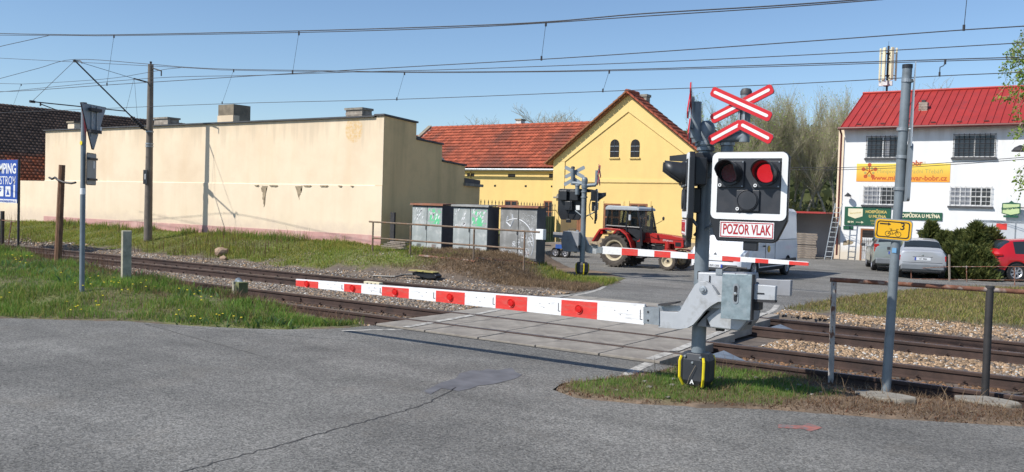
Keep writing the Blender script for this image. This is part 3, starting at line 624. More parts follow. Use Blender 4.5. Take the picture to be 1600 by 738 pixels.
def tiles(name, parent, o, ux, uy, nu, nv, colf, lap=.02, arc=.022, gap=.0):
    """rows of overlapping curved tiles; o = eave corner, ux = one tile along the eave, uy = one course up the slope"""
    o = np.array(o, float); ux = np.array(ux, float); uy = np.array(uy, float); nrm = np.cross(ux, uy); nrm /= np.linalg.norm(nrm); nrm = nrm if nrm[2] > 0 else -nrm
    I, J = np.meshgrid(np.arange(nu), np.arange(nv)); I = I.ravel(); J = J.ravel(); n = len(I); pr = [0, .12, .35, .62, .85, 1.0]; hh = [0, .55, 1, .9, .35, 0.05]
    jit = rng.uniform(-.004, .004, n); V = np.zeros((n, 18, 3))
    off = np.zeros(n)
    for k in range(6):
        lo = o+ux*(I+pr[k]+off)[:, None]+uy*(J-.08)[:, None]+nrm*(arc*hh[k]+lap+.012+jit)[:, None]; hi = o+ux*(I+pr[k]+off)[:, None]+uy*(J+1.0)[:, None]+nrm*(arc*hh[k]+.0+jit)[:, None]
        V[:, k] = lo; V[:, 6+k] = hi; V[:, 12+k] = lo-nrm*(.03)
    b_ = (np.arange(n)*18)[:, None]; F = [b_+np.array([[k, k+1, 7+k, 6+k]]) for k in range(5)]+[b_+np.array([[12+k, 13+k, k+1, k]]) for k in range(5)]
    c = colf(I, J, V[:, 2]); return tag(npmesh(name, V.reshape(-1, 3), np.concatenate(F), [M['tile']], col=np.repeat(np.clip(c, 0, 1), 18, 0), parent=parent), kind='stuff')

# ---- long cream building along the line (left)
cb = empty('cream_building', (-21.27, 23.1, 0), label='long windowless cream building behind the tracks with a pink plinth and stepped end wall', cat='building')
def rel(o, p): return (p[0]-o.location.x, p[1]-o.location.y, p[2]-o.location.z)
X0, X1 = -43.35+21.27, 0.0
m = MB(); m.prism([(.0, .35), (5.5, .35), (5.5, 2.7), (4.5, 3.5), (3.1, 4.3), (.3, 5.02), (.3, 5.16), (0, 5.16)], 'x', X0, -.35, 'cream'); m.build('wall', cb)
m = MB(); m.bb((X0-.002, -.006, 2.79), (-.35, .0, 5.14), 'cream_up'); m.build('upper_wall_face', cb)
m = MB(); m.bb((X0-.002, -.034, 1.05), (-.36, .0, 2.77), 'cream'); m.prism([(-.034, 2.77), (0, 2.77), (0, 2.80)], 'x', X0-.002, -.36, 'cream'); m.build('lower_wall_face', cb)
m = MB(); m.bb((X0, -.05, .1), (-.35, .0, 1.05), 'pink'); m.build('plinth', cb)
prof = [(-.03, .2), (5.62, .2), (5.62, 2.95), (4.62, 2.98), (4.62, 3.70), (3.18, 3.80), (3.18, 4.42), (1.68, 4.50), (1.68, 5.09), (-.03, 5.19)]
m = MB(); m.prism(prof, 'x', -.35, 0, 'ochre'); m.build('stepped_end_wall', cb)
m = MB(); m.bb((-.36, -.052, 1.02), (-.002, -.031, 2.78), 'cream'); m.bb((-.36, -.04, 2.79), (-.002, -.030, 5.17), 'cream_up'); m.bb((-.36, -.062, .1), (.002, -.052, 1.02), 'pink'); m.build('corner_face', cb)
m = MB()
for y0, y1, z0, z1 in ((-.1, 1.72, 5.20, 5.10), (1.68, 3.22, 4.51, 4.43), (3.18, 4.66, 3.81, 3.71)): m.prism([(y0, z0), (y1, z1), (y1, z1+.06), (y0, z0+.06)], 'x', -.42, .06, 'capdark')
m.bb((X0-.05, -.1, 5.165), (-.42, .32, 5.22), 'capdark'); m.build('coping_sheet', cb)
m = MB(); m.prism([(4.55, 2.95), (5.7, 2.93), (5.7, 3.03), (4.55, 3.06)], 'x', -.5, .12, 'slab'); m.prism([(4.6, 3.06), (5.6, 3.03), (5.6, 3.2), (4.6, 3.25)], 'x', -.42, .03, 'capdark'); m.build('pillar_cap', cb)
m = MB(); m.prism([(.3, 5.1), (3.3, 4.45), (3.3, 4.39), (.3, 5.02)], 'x', X0, -.4, 'capdark'); m.build('roof', cb)
def chim(px0, px1, pyt, pyb, y, dep, m1, cap, z0=5.1):
    a = onY(px0, pyt, y); b_ = onY(px1, pyt, y); zb = z0; c = empty('t'); bpy.data.objects.remove(c)
    q = MB(); xm, wd = (a.x+b_.x)/2-cb.location.x, (b_.x-a.x); yy = y-cb.location.y; q.bb((xm-wd/2, yy, zb-.5), (xm+wd/2, yy+dep, a.z-.10), m1)
    if cap == 'brick':
        for k in range(5): q.bb((xm-wd/2-.004-.01*(k % 2), yy-.004-.01*(k % 2), zb-.02+k*.1), (xm+wd/2+.004+.01*(k % 2), yy+dep+.004, zb+.065+k*.1), m1)
    q.bb((xm-wd/2-.05, yy-.05, a.z-.11), (xm+wd/2+.05, yy+dep+.05, a.z-.03), 'chimney' if cap != 'brick' else 'slab')
    q.build('chimney', cb)
a = onY(347, 165, 23.4); b_ = onY(371, 165, 23.4)
q = MB(); q.bb((a.x-cb.location.x, .12, 4.6), (b_.x-cb.location.x, .95, a.z), 'chimney'); q.bb((a.x-cb.location.x-.01, .09, 4.9), (b_.x-cb.location.x+.01, .4, 5.5), 'cream_up'); q.build('chimney', cb)
chim(541, 566, 168, 184, 23.9, .5, 'brick', 'brick'); chim(241, 262, 183, 194, 25.0, .6, 'brick', 'brick'); chim(106, 116, 189, 198, 23.6, .3, 'cream', 'x')
# flaked patches and the round stain on the plaster, thin layers of their own
def wallpatch(name, pts, y, m, th=.004, parent=cb):
    q_ = []
    for i in range(len(pts)):
        (a0_, b0_), (a1_, b1_) = pts[i], pts[(i+1) % len(pts)]
        for t_ in (0, .25, .5, .75): q_.append((a0_+(a1_-a0_)*t_+random.uniform(-.7, .7), b0_+(b1_-b0_)*t_+random.uniform(-.8, .8)*min(1, abs(b1_-b0_)*.2+.15)))
    pts = q_
    P = [onY(a, b_, y) for a, b_ in pts]; q = MB(); q.prism([(p.x-parent.location.x, p.z) for p in P], 'y', y-parent.location.y-th, y-parent.location.y+.004, m); return q.build(name, parent)
wallpatch('flaked_plaster', [(409, 290), (418, 291), (415.5, 297), (416, 303), (414.5, 309), (415, 314), (413, 325), (412, 318), (410.5, 311), (411, 303), (408, 297)], 23.066, 'grime', .006)
wallpatch('flaked_plaster', [(462, 291), (473, 291), (470, 296), (471, 301), (468, 306), (467.5, 312), (466, 305), (464, 298)], 23.066, 'grime', .006)
for a0, a1 in ((398, 404), (421, 434), (474, 486), (500, 512), (528, 534), (548, 552)): wallpatch('flaked_plaster', [(a0, 289.5+(a0-400)*.004), (a1, 289+(a1-400)*.008), (a1-2, 291.5+(a1-400)*.006), (a0+1, 291+(a0-400)*.006)], 23.038, 'grime', .004)
0 and wallpatch('round_stain', [(553+12.5*math.cos(t*PI/10)*(1+.06*math.sin(3*t)), 203+15*math.sin(t*PI/10)*(1+.05*math.cos(4*t))) for t in range(20)], 23.07, 'stain', .003)
# ---- low cream wall at the far left
lw = empty('boundary_wall', (-43.4, 23.4, 0), label='low plain cream wall below the brown tiled roof at the far left', cat='wall')
m = MB(); m.bb((-34, 0, .3), (-.02, .3, 2.76), 'cream'); m.build('wall', lw)
# ---- brown roofed house
br = empty('brown_roof_house', (-56.0, 24.4, 0), label='house with a large dark brown and orange tiled roof at the far left', cat='house')
m = MB(); m.bb((-11.8, .2, 0), (-.3, 30, 2.9), 'cream'); m.build('wall', br)
def roofcol(I, J, c):
    n = len(I); t = np.clip((11.5-J)/6+(vnoise(I, J, 6, 3)-.5)*2.2, 0, 1)*(rng.random(n)*.7+.3); t = np.where(J < 3, .9, t); c = np.array([.085, .055, .04])*(1-t[:, None])+np.array([.33, .085, .03])*t[:, None]; return c*rng.uniform(.6, 1.45, (n, 1))
tiles('roof_tiles', br, (.5, -.6, 2.65), (0, .26, 0), (-.26, 0, .20), 125, 27, roofcol, .03, .03)
m = MB(); m.add([(.45, -.5, 2.62), (.45, 31, 2.62), (-6.5, 31, 8.0-.04), (-6.5, -.5, 8.0-.04), (-13.5, -.5, 2.62), (-13.5, 31, 2.62)], [(0, 1, 2, 3), (3, 2, 5, 4)], 'capdark'); m.build('roof', br)
m = MB(); m.prism([(-.3, 2.6), (-11.8, 2.6), (-6.2, 7.4)], 'y', .2, .5, 'cream'); m.build('gable', br)

# ---- yellow gable house
gh = empty('yellow_gable_house', (-22.9, 44.5, 0), label='yellow house with its gable facing the crossing and two arched attic windows', cat='house')
HW, EZ, PZ, DP = 4.75, 5.0, 8.62, .9
m = MB(); m.prism([(-HW, -.2), (HW, -.2), (HW, EZ), (0, PZ), (-HW, EZ)], 'y', 0, DP, 'yellowwall'); m.build('wall', gh)
def gx_(px, py): p = onY(px, py, 44.5); return (p.x-gh.location.x, p.z)
def band(poly, t=.035, name='wall_band', m_='bandyellow'): q = MB(); q.prism(poly, 'y', -t, .002, m_); return q.build(name, gh)
slope = (PZ-EZ)/HW; k = .78
band([(-HW, .8), (-HW+k, .8), (-HW+k, EZ-.12), (-HW, EZ-.12-k*slope*.0)]); band([(HW-k, .8), (HW, .8), (HW, EZ-.12), (HW-k, EZ-.12)])
band([(-HW, EZ-.11), (-HW+k, EZ-.11), (0, PZ-1.0), (0, PZ-.02), (-HW, EZ-.02)]); band([(0.003, PZ-1.0), (HW-k, EZ-.11), (HW, EZ-.11), (HW, EZ-.02), (0.003, PZ-.02)])
band([(-HW+k+.01, 3.72), (HW-k-.01, 3.72), (HW-k-.01, 3.90), (-HW+k+.01, 3.90)])
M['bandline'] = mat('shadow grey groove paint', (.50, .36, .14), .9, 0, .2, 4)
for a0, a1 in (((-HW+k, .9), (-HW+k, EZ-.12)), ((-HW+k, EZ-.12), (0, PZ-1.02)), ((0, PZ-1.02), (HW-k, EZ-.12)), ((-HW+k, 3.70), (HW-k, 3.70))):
    q = MB(); q.cyl((a0[0], -.037, a0[1]), (a1[0], -.037, a1[1]), .014, 'bandline', n=4); q.build('groove_shade', gh)  # thin raised rods in darker paint stand for the shade of a groove
band([(-HW-.02, -.1), (HW+.02, -.1), (HW+.02, .55), (-HW-.02, .6)], .06, 'plinth', 'grime')
def archwin(px0, px1, pyt, pyb):
    x0, zt = gx_(px0, pyt); x1, zb = gx_(px1, pyb); r = (x1-x0)/2; xm = (x0+x1)/2; zc = zt-r
    P = [(x0, zb), (x1, zb)]+[(xm+r*math.cos(t*PI/8), zc+r*math.sin(t*PI/8)) for t in range(9)]
    w_ = MB(); w_.prism(P, 'y', -.012, .003, 'darkhole'); wo = w_.build('window', gh)
    f = MB()
    for t in range(9):
        pass
    f.bb((xm-.015, -.03, zb), (xm+.015, -.013, zt-.02), 'glass')
    for j in (.33, .64): f.bb((x0, -.03, zb+(zc-zb)*j*1.3), (x1, -.013, zb+(zc-zb)*j*1.3+.03), 'galv')
    f.build('bar', wo); s_ = MB(); s_.bb((x0-.05, -.09, zb-.07), (x1+.05, -.0, zb-.005), 'bandyellow'); s_.build('sill', wo)
archwin(954, 967, 218, 246); archwin(986, 999, 218, 246)
def plainwin(par, xa, xb, za, zb, y, fr, gl='glass', nx=2, nz=1, bars=0, sill=True, depth=.05, t=.06, barm='iron', y_s=-1):
    """window set in a wall facing -y; y is the wall face in the parent's frame"""
    f = MB()
    f.bb((xa, y-.02, za), (xa+t, y+.004, zb), fr); f.bb((xb-t, y-.02, za), (xb, y+.004, zb), fr); f.bb((xa+t, y-.019, za), (xb-t, y+.004, za+t), fr); f.bb((xa+t, y-.019, zb-t), (xb-t, y+.004, zb), fr)
    for i in range(1, nx): xx = xa+(xb-xa)*i/nx; f.bb((xx-t*.5, y-.018, za+t), (xx+t*.5, y+.003, zb-t), fr)
    for j in range(1, nz): zz = za+(zb-za)*j/nz; f.bb((xa+t, y-.016, zz-t*.4), (xb-t, y+.003, zz+t*.4), fr)
    wo = f.build('window', par); g_ = MB(); g_.bb((xa+t*.6, y-.008, za+t*.6), (xb-t*.6, y+.002, zb-t*.6), gl); g_.build('pane', wo)
    if bars:
        nb = max(3, int((xb-xa)/bars)); q = MB()
        for i in range(nb+1): xx = xa+(xb-xa)*i/nb; q.cyl((xx, y-.09, za-.05), (xx, y-.09, zb+.05), .011, barm, n=4)
        nz_ = max(2, int((zb-za)/bars/1.0))
        for j in range(nz_+1): zz = za+(zb-za)*j/nz_; q.cyl((xa-.03, y-.10, zz), (xb+.03, y-.10, zz), .011, barm, n=4)
        q.build('window_bars', wo)
    if sill: s_ = MB(); s_.bb((xa-.08, y-.13, za-.09), (xb+.08, y+.0, za-.01), 'capdark' if fr != 'frame_brown' else 'bandyellow'); s_.build('sill', wo)
    return wo
for a0, a1 in ((944, 970), (984, 1012)):
    xa, zt = gx_(a0, 318); xb, _ = gx_(a1, 318); plainwin(gh, xa, xb, 1.0, zt, 0, 'frame_brown', 'glass', 2, 2, t=.1)
    band([(xa-.2, 1.0), (xa-.02, 1.0), (xa-.02, zt+.15), (xa-.2, zt+.15)], .03, 'window_surround')
    band([(xb+.02, 1.0), (xb+.2, 1.0), (xb+.2, zt+.15), (xb+.02, zt+.15)], .03, 'window_surround')
q = MB(); q.bb((-3.9, -.02, 0), (-2.8, .01, 2.3), 'frame_brown'); d_ = q.build('door', gh); q = MB(); q.bb((-3.75, -.035, .2), (-3.4, -.02, 2.1), 'frame_brown'); q.bb((-3.3, -.035, .2), (-2.95, -.02, 2.1), 'frame_brown'); q.build('door_panel', d_)
def redtiles(I, J, c):
    n = len(I); base = np.array([.34, .080, .040]); k = vnoise(I*1., J*1., 5, 9); dark = np.clip((k-.52)*3+(rng.random(n)-.5)*.6, 0, 1)*.75; c = base[None]*rng.uniform(.7, 1.35, (n, 1)); return c*(1-dark[:, None])+np.array([.13, .05, .035])*dark[:, None]
sl = math.hypot(HW+.35, (PZ-EZ)*(HW+.35)/HW); nr = 17; dx = (HW+.35)/nr; dz = slope*dx
tiles('roof_tiles', gh, (-HW-.35, -.28, EZ-.35*slope+.06), (0, .24, 0), (dx, 0, dz), 6, nr, redtiles, .025, .03)
tiles('roof_tiles', gh, (HW+.35, -.28, EZ-.35*slope+.06), (0, .24, 0), (-dx, 0, dz), 6, nr, redtiles, .025, .03)
for s in (-1, 1):
    q = MB()
    q.prism([(s*(HW+.35), EZ-.35*slope-.06), (0, PZ-.06), (0, PZ+.055), (s*(HW+.35), EZ-.35*slope+.055)], 'y', -.24, DP+.2, 'frame_brown'); q.build('roof_slab', gh)
    for i in range(nr+1):
        if i == 0: v_ = MB(); v_.add([(-.17, -.05, -.02), (.17, -.05, -.02), (.17, .1, -.02), (-.17, .1, -.02), (-.17, -.05, .07), (.17, -.05, .045), (.17, .1, .045), (-.17, .1, .07)], [(0, 3, 2, 1), (4, 5, 6, 7), (0, 1, 5, 4), (1, 2, 6, 5), (2, 3, 7, 6), (3, 0, 4, 7)], 'verge'if 'verge' in M else 'frame_brown'); vt = v_.build('verge_tile', gh); o = vt
        else: o = vt.copy(); C.objects.link(o)
        o.location = (s*(HW+.3-i*dx*.98), -.33, EZ-.3*slope+i*dz*.98+.06); o.rotation_euler = (0, s*math.atan(slope), 0)
for i in range(3):
    if i == 0: v_ = MB(); v_.cyl((0, -.24, 0), (0, .24, .02), .13, 'frame_brown', n=8); rt = v_.build('ridge_tile', gh); o = rt
    else: o = rt.copy(); C.objects.link(o)
    o.location = (0, -.1+i*.46, PZ+.08)
M['redclay'] = mat('red clay', (.36, .085, .04), .85, 0, .3, 6)
rt.data.materials[0] = M['redclay']; vt.data.materials[0] = M['redclay']
q = MB(); p = onY(996, 148, 49.5); p2 = onY(1010, 148, 49.5); zb = 7.0; q.bb((p.x-gh.location.x, 5, zb), (p2.x-gh.location.x, 5.5, p.z-.15), 'brick'); q.bb((p.x-gh.location.x-.06, 4.94, p.z-.15), (p2.x-gh.location.x+.06, 5.56, p.z), 'slab')
for j in range(7): q.bb((p.x-gh.location.x-.008, 4.99, p.z-.24-j*.13), (p2.x-gh.location.x+.008, 5.51, p.z-.17-j*.13), 'brick')
q.build('chimney', gh)
m = MB(); m.bb((-HW+.02, .85, -.2), (HW-.02, 4.6, 4.3), 'yellowwall'); m.bb((-HW-.1, .8, 4.3), (HW-.0, 4.7, 4.42), 'frame_brown'); m.build('rear_wall', gh)
# ---- wing with the long tiled roof
wg = empty('tiled_roof_wing', (-27.7, 46, 0), label='low yellow wing with a long orange tiled roof, left of the gable house', cat='building')
m = MB(); m.bb((-14.5, 0, -.2), (0, 8, 4.45), 'yellowwall'); m.build('wall', wg)
m = MB(); m.bb((-14.5, -.14, 4.38), (0, .0, 4.52), 'frame_white'); m.build('cornice', wg)
nr = 15; nr = 14; tiles('roof_tiles', wg, (-13.8, -.35, 4.58), (.235, 0, 0), (0, 4.35/nr, 3.05/nr), 62, nr, redtiles, .06, .04)
m = MB(); m.add([(-13.8, -.3, 4.54), (.6, -.3, 4.54), (.6, 4.0, 7.55), (-13.8, 4.0, 7.55), (-13.8, 8.4, 4.54), (.6, 8.4, 4.54)], [(0, 1, 2, 3), (3, 2, 5, 4)], 'frame_brown'); m.build('roof', wg)
m = MB(); m.prism([(-.45, 4.5), (4.0, 7.66), (4.0, 7.84), (-.45, 4.72)], 'x', -14.1, -13.8, 'chimney'); m.build('verge_wall', wg)
for i in range(31):
    if i == 0: v_ = MB(); v_.cyl((-.235, 0, 0), (.235, 0, .02), .11, 'redclay', n=8); rt = v_.build('ridge_tile', wg); o = rt
    else: o = rt.copy(); C.objects.link(o)
    o.location = (-13.5+i*.46, 4.0, 7.66)
q = MB(); p = onY(806, 186, 50.2); q.bb((p.x+27.7, 4.2, 7), (p.x+27.7+.42, 4.7, p.z-.1), 'frame_white')
q.bb((p.x+27.7-.05, 4.15, p.z-.1), (p.x+27.7+.47, 4.75, p.z), 'chimney'); q.build('chimney', wg)
def wx(px, py): p = onY(px, py, 46); return (p.x+27.7, p.z)
for a0, b0, a1, b1 in ((730, 271, 741, 276), (794, 272, 805, 277), (858, 272, 864, 278), (733, 289, 735.5, 291.5), (772, 289, 775, 292), (820, 289.5, 823, 292.5), (861, 290, 863, 293)):
    xa, zt = wx(a0, b0); xb, zb = wx(a1, b1); q = MB(); q.bb((xa, -.01, zb), (xb, .01, zt), 'darkhole'); o = q.build('vent_opening', wg)
for a0, b0, a1, b1 in ((789, 313, 808, 345), (850, 314, 864, 348)):
    xa, zt = wx(a0, b0); xb, zb = wx(a1, b1); plainwin(wg, xa, xb, zb, zt, 0, 'frame_brown', 'glass', 2, 2, t=.08, sill=False)
m = MB(); m.cyl((-13.8, -.46, 4.5), (0.5, -.46, 4.45), .07, 'galv', n=8); m.build('gutter', wg)
m = MB(); m.cyl((-7.1, -.05, 4.4), (-7.15, -.05, .1), .03, 'bandline', n=6); m.build('downpipe', wg)
# small roof glimpsed over the stepped wall
sr = empty('far_roof', (-44.6, 49, 0), label='red tiled roof end glimpsed above the stepped wall', cat='building')
m = MB(); m.bb((-9, 0, 0), (0.8, 6, 5.8), 'yellowwall'); m.build('wall', sr); tiles('roof_tiles', sr, (-9, -.3, 5.6), (.25, 0, 0), (0, .3, .21), 40, 8, redtiles, .03, .03)

# ---- gate pillar, side wall, iron fence and green gate in front of the wing
p0 = onY(867, 385, 40.0); p1 = onY(875, 385, 40.0); pyend = onX(901, 350, p1.x).y; PD = pyend-40.0; print('pillar', PD)
pw = empty('yard_wall', (p0.x, 40.0, 0), label='yellow yard wall end with a grey stone cap left of the gable house', cat='wall')
wd = p1.x-p0.x; ztop = onY(868, 310, 40.0).z
m = MB(); m.bb((0, 0, -.1), (wd, PD, ztop), 'ochre'); m.bb((-.003, -.012, 0), (wd+.003, -.001, ztop-.02), 'yellowwall'); m.build('wall', pw)  # body in the shaded plaster tone, lit front tone laid over it
m = MB(); m.bb((-.12, -.14, ztop), (wd+.16, PD+.1, ztop+.09), 'slab'); m.prism([(-.02, ztop+.09), (wd+.04, ztop+.09), (wd*.5, ztop+.26), (.02, ztop+.22)], 'y', .0, PD, 'slab'); m.build('cap', pw, bevel=.015)
A0 = Vector((-21.35, 28.8)); B0 = Vector((p0.x, 40.0)); fl = (B0-A0).length; fa = math.atan2(B0.y-A0.y, B0.x-A0.x)
ff = empty('iron_fence', (A0.x, A0.y, 0), fa, 'dark iron railing with spiked bars behind the relay cabinets', 'fence')
def fz(t):  # tops seen in the picture at rows 311..318
    p = A0.lerp(B0, t); px = proj((p.x, p.y, 2.4))[0]; return zpix((p.x, p.y), 311+(px-745)*7/123)
nb = 26
for i in range(nb):
    t = (i+.5)/nb; zt = fz(t); q = MB(); q.cyl((0, 0, .5), (0, 0, zt-.1), .016, 'iron', n=5); q.cyl((0, 0, zt-.13), (0, 0, zt), .03, 'iron', r2=.003, n=5); o = q.build('bar', ff, loc=(t*fl, 0, 0))
q = MB()
for dz_ in (.36, 1.5): q.cyl((0, 0, fz(0)-dz_), (fl, 0, fz(1)-dz_), .022, 'iron', n=5)
q.build('rail', ff)
q = MB(); q.bb((fl*.28, .03, .2), (fl*.99, .06, 1.75), 'greengate'); gg = q.build('gate_sheet', ff)
for i in range(7): q = MB(); q.bb((fl*(.3+i*.11), .01, .2), (fl*(.3+i*.11)+.05, .03, 1.76), 'greengate'); q.build('stiffener', gg)

# ---- white building with the red metal roof
wb = empty('white_inn_building', (-12.08, 47.5, 0), label='two storey white inn with a red sheet metal roof and barred windows', cat='building')
EV, RG, WL = 6.78, 8.92, 20.0
m = MB(); m.prism([(0, -.2), (8.2, -.2), (8.2, EV), (4.1, RG-.08), (0, EV)], 'x', 0, WL, 'whitewall'); m.build('wall', wb)
m = MB(); m.add([(-.15, -.42, EV-.10), (WL, -.42, EV-.10), (WL, 4.1, RG+.02), (-.15, 4.1, RG+.02), (-.15, 8.6, EV-.10), (WL, 8.6, EV-.10)]+[(-.15, -.42, EV-.16), (WL, -.42, EV-.16), (WL, 4.1, RG-.05), (-.15, 4.1, RG-.05), (-.15, 8.6, EV-.16), (WL, 8.6, EV-.16)],
  [(0, 1, 2, 3), (3, 2, 5, 4), (7, 6, 9, 8), (8, 9, 10, 11), (0, 6, 7, 1), (0, 3, 9, 6), (3, 4, 10, 9)], 'redsheet'); rf = m.build('roof', wb)
sv = Vector((0, 4.52, RG+.12-EV)); ns = int(WL/.34)
for i in range(ns):
    if i == 0: q = MB(); q.add([(-.016, -.42, EV-.10), (.016, -.42, EV-.10), (.016, 4.1, RG+.02), (-.016, 4.1, RG+.02), (-.010, -.42, EV-.055), (.010, -.42, EV-.055), (.010, 4.1, RG+.065), (-.010, 4.1, RG+.065)], [(0, 1, 5, 4), (4, 5, 6, 7), (1, 2, 6, 5), (0, 4, 7, 3)], 'redsheet'); s0 = q.build('standing_seam', rf); o = s0
    else: o = s0.copy(); C.objects.link(o)
    o.location.x = -.1+i*.34
q = MB(); q.cyl((-.15, 4.1, RG+.07), (WL, 4.1, RG+.07), .07, 'redsheet', n=6); q.build('ridge_cap', rf)
for i in range(9): q = MB(); q.bb((.6+i*1.15, -.12, EV-.03+.12), (.82+i*1.15, -.06, EV+.14), 'darkred'); q.build('snow_guard', rf)
m = MB(); m.cyl((-.2, -.5, EV-.13), (WL, -.5, EV-.11), .075, 'darkred', n=8); m.build('gutter', wb)
m = MB(); m.tube([(-.12, -.45, EV-.15), (-.10, -.16, EV-.4), (-.10, -.14, .2)], .05, 'darkred', 8); m.build('downpipe', wb)
m = MB(); m.bb((-.30, .1, 0), (-.002, .5, EV-.1), 'cream'); m.build('corner_strip', wb)
def bx_(px, py): p = onY(px, py, 47.5); return (p.x+12.08, p.z)
for (a0, b0, a1, b1, bt) in ((1355, 214, 1405, 247, .22), (1491, 211, 1555, 246, .22), (1350, 291, 1400, 321, .20), (1485, 292, 1549, 323, .20)):
    xa, zt = bx_(a0, b0); xb, zb = bx_(a1, b1); up = b0 < 250
    if up: plainwin(wb, xa, xb, zb, zt, 0, 'frame_white', 'glass', 2, 1, bars=.2, t=.05)
    else: plainwin(wb, xa, xb, zb, zt, 0, 'frame_white', 'glass', 4 if a0 > 1400 else 2, 2 if a0 > 1400 else 1, bars=.22, t=.06, barm='frame_white')
xa, zt = bx_(1436, 361); xb, zb = bx_(1506, 376)
m = MB(); m.bb((xa, -.01, zb), (xb+.8, .01, zt), 'darkhole'); w_ = m.build('window', wb)
m = MB()
for t in (.25, .6, .85): m.bb((xa+(xb-xa)*t, -.04, zb), (xa+(xb-xa)*t+.22, -.012, zt-.03), 'frame_white')
m.build('window_post', w_); m = MB(); m.bb((xa-.1, -.25, zt), (xb+.9, 0, zt+.06), 'capdark'); m.build('canopy_strip', w_)
# pale curtains behind the lower left halves
for a0, b0, a1, b1 in ((1352, 293, 1374, 319), (1487, 294, 1515, 321), (1383, 216, 1390, 244)):
    (xa, zt), (xb, zb) = bx_(a0, b0), bx_(a1, b1); q = MB(); q.bb((xa, -.0125, zb), (xb, -.0085, zt), 'curtain'); q.build('curtain', wb)
# door
xa, zt = bx_(1345, 357); xb, _ = bx_(1384, 357)
m = MB(); m.bb((xa, -.02, 0), (xa+.09, .0, zt), 'frame_brown'); m.bb((xb-.4, -.02, 0), (xb-.3, .0, zt), 'frame_brown'); m.bb((xa+.09, -.02, zt-.08), (xb-.4, .0, zt), 'frame_brown'); dr = m.build('door', wb)
m = MB(); m.bb((xa+.09, -.012, zt-.46), (xb-.4, .002, zt-.08), 'darkhole'); m.build('transom', dr)
m = MB(); m.bb((xa+.09, -.014, .08), (xb-.4, .002, zt-.46), 'frame_white'); m.build('door_leaf', dr)
m = MB()
for i in range(8): xx = xa+.12+i*(xb-.4-xa-.15)/7; m.cyl((xx, -.05, .1), (xx, -.05, zt-.5), .008, 'iron', n=4)
for zz in (.5, 1.0, 1.4): m.cyl((xa+.1, -.055, zz), (xb-.42, -.055, zz), .008, 'iron', n=4)
m.build('grille', dr)
m = MB(); m.bb((xb-.28, -.012, .75), (xb+.1, .002, 1.6), 'glass'); m.build('window', wb)
wallpatch('flaked_plaster', [(1318, 377), (1326, 375), (1334, 378), (1331, 382), (1322, 383), (1317, 384)], 47.5, 'grime', .004, wb)
# roof chimney
p = onY(1436, 160, 49.0); p2 = onY(1449, 160, 49.0); xc = p.x+12.08; m = MB(); wz = p2.x-p.x; m.bb((xc, 1.5, 7.0), (xc+wz, 1.9, p.z), 'brick')
for j in range(8): m.bb((xc-.012, 1.488, p.z-.1-j*.13), (xc+wz+.012, 1.912, p.z-.03-j*.13), 'brick')
m.bb((xc+.1, 1.6, p.z), (xc+wz-.12, 1.8, p.z+.12), 'iron'); m.build('chimney', wb)
# banner, boards and small signs on the front (each can be lifted off)
def gradmat(name, a, b_):
    m_, n, bs = new_mat(name); N = n.nodes; L = n.links.new; tc = N.new('ShaderNodeTexCoord'); sx = N.new('ShaderNodeSeparateXYZ'); L(tc.outputs['Generated'], sx.inputs[0]); mx = N.new('ShaderNodeMix'); mx.data_type = 'RGBA'; L(sx.outputs[2], mx.inputs[0]); mx.inputs[6].default_value = (*a, 1); mx.inputs[7].default_value = (*b_, 1); L(mx.outputs[2], bs.inputs['Base Color']); bs.inputs['Roughness'].default_value = .6; return m_
M['banner'] = gradmat('banner print from orange to yellow', (.82, .32, .03), (.86, .66, .10)); M['bannerred'] = mat('rust red print', (.50, .09, .02), .6, 0, .03, 4); M['bannergrey'] = mat('olive print', (.42, .36, .10), .6, 0, .03, 4)
M['signgreen'] = mat('dark green board', (.010, .085, .045), .55, 0, .1, 3); M['creamfilm'] = mat('cream print', (.72, .66, .46), .6, 0, .05, 4); M['goldfilm'] = mat('gold print', (.55, .42, .12), .6, 0, .05, 4); M['palegreen'] = mat('pale green film', (.50, .60, .30), .5, 0, .1, 3)
def board(name, px0, py0, px1, py1, m_, label, cat, th=.03, off=.0):
    a_ = onY(px0, py0, 47.5); b2 = onY(px1, py1, 47.5); W_, H_ = b2.x-a_.x, a_.z-b2.z; e = empty(name, ((a_.x+b2.x)/2, 47.5-off, (a_.z+b2.z)/2), 0, label, cat)
    m = MB(); m.bb((-W_/2, -th-.004, -H_/2), (W_/2, -.004, H_/2), m_); m.build('panel', e); return e, W_, H_, -th-.005
e, W_, H_, yf = board('banner', 1339, 256, 1484, 285, 'banner', 'yellow and orange brewery banner across the white inn front', 'banner', .012)
text('Minipivovar Hradní Třebáň', .30, 'bannergrey', e, (.34, yf, .06), sx=.92); text('www.minipivovar-bobr.cz', .34, 'bannerred', e, (.30, yf, -.27), sx=.98, bold=.008)
text('Bobr', .36, 'bannerred', e, (.55, yf, .46), sx=1, bold=.012); m = MB(); m.bb((.05, yf+.004, .36), (1.05, yf+.012, .56), 'whitewall'); m.build('backing', e)
m = MB(); xl = -W_/2+.62
for k in range(5):
    t = k*2*PI/5+PI/2; m.lathe([(0, -.002), (.10, -.002), (.10, .002), (0, .002)], 'bannerred', (xl+.30*math.cos(t), yf-.002, .07+.32*math.sin(t)), 'y', 7); m.cyl((xl, yf, .07), (xl+.26*math.cos(t), yf, .07+.28*math.sin(t)), .022, 'bannerred', n=4)
    t += PI/5; m.lathe([(0, -.002), (.07, -.002), (.07, .002), (0, .002)], 'bannergrey', (xl+.2*math.cos(t), yf-.002, .05+.2*math.sin(t)), 'y', 6)
m.build('emblem', e)
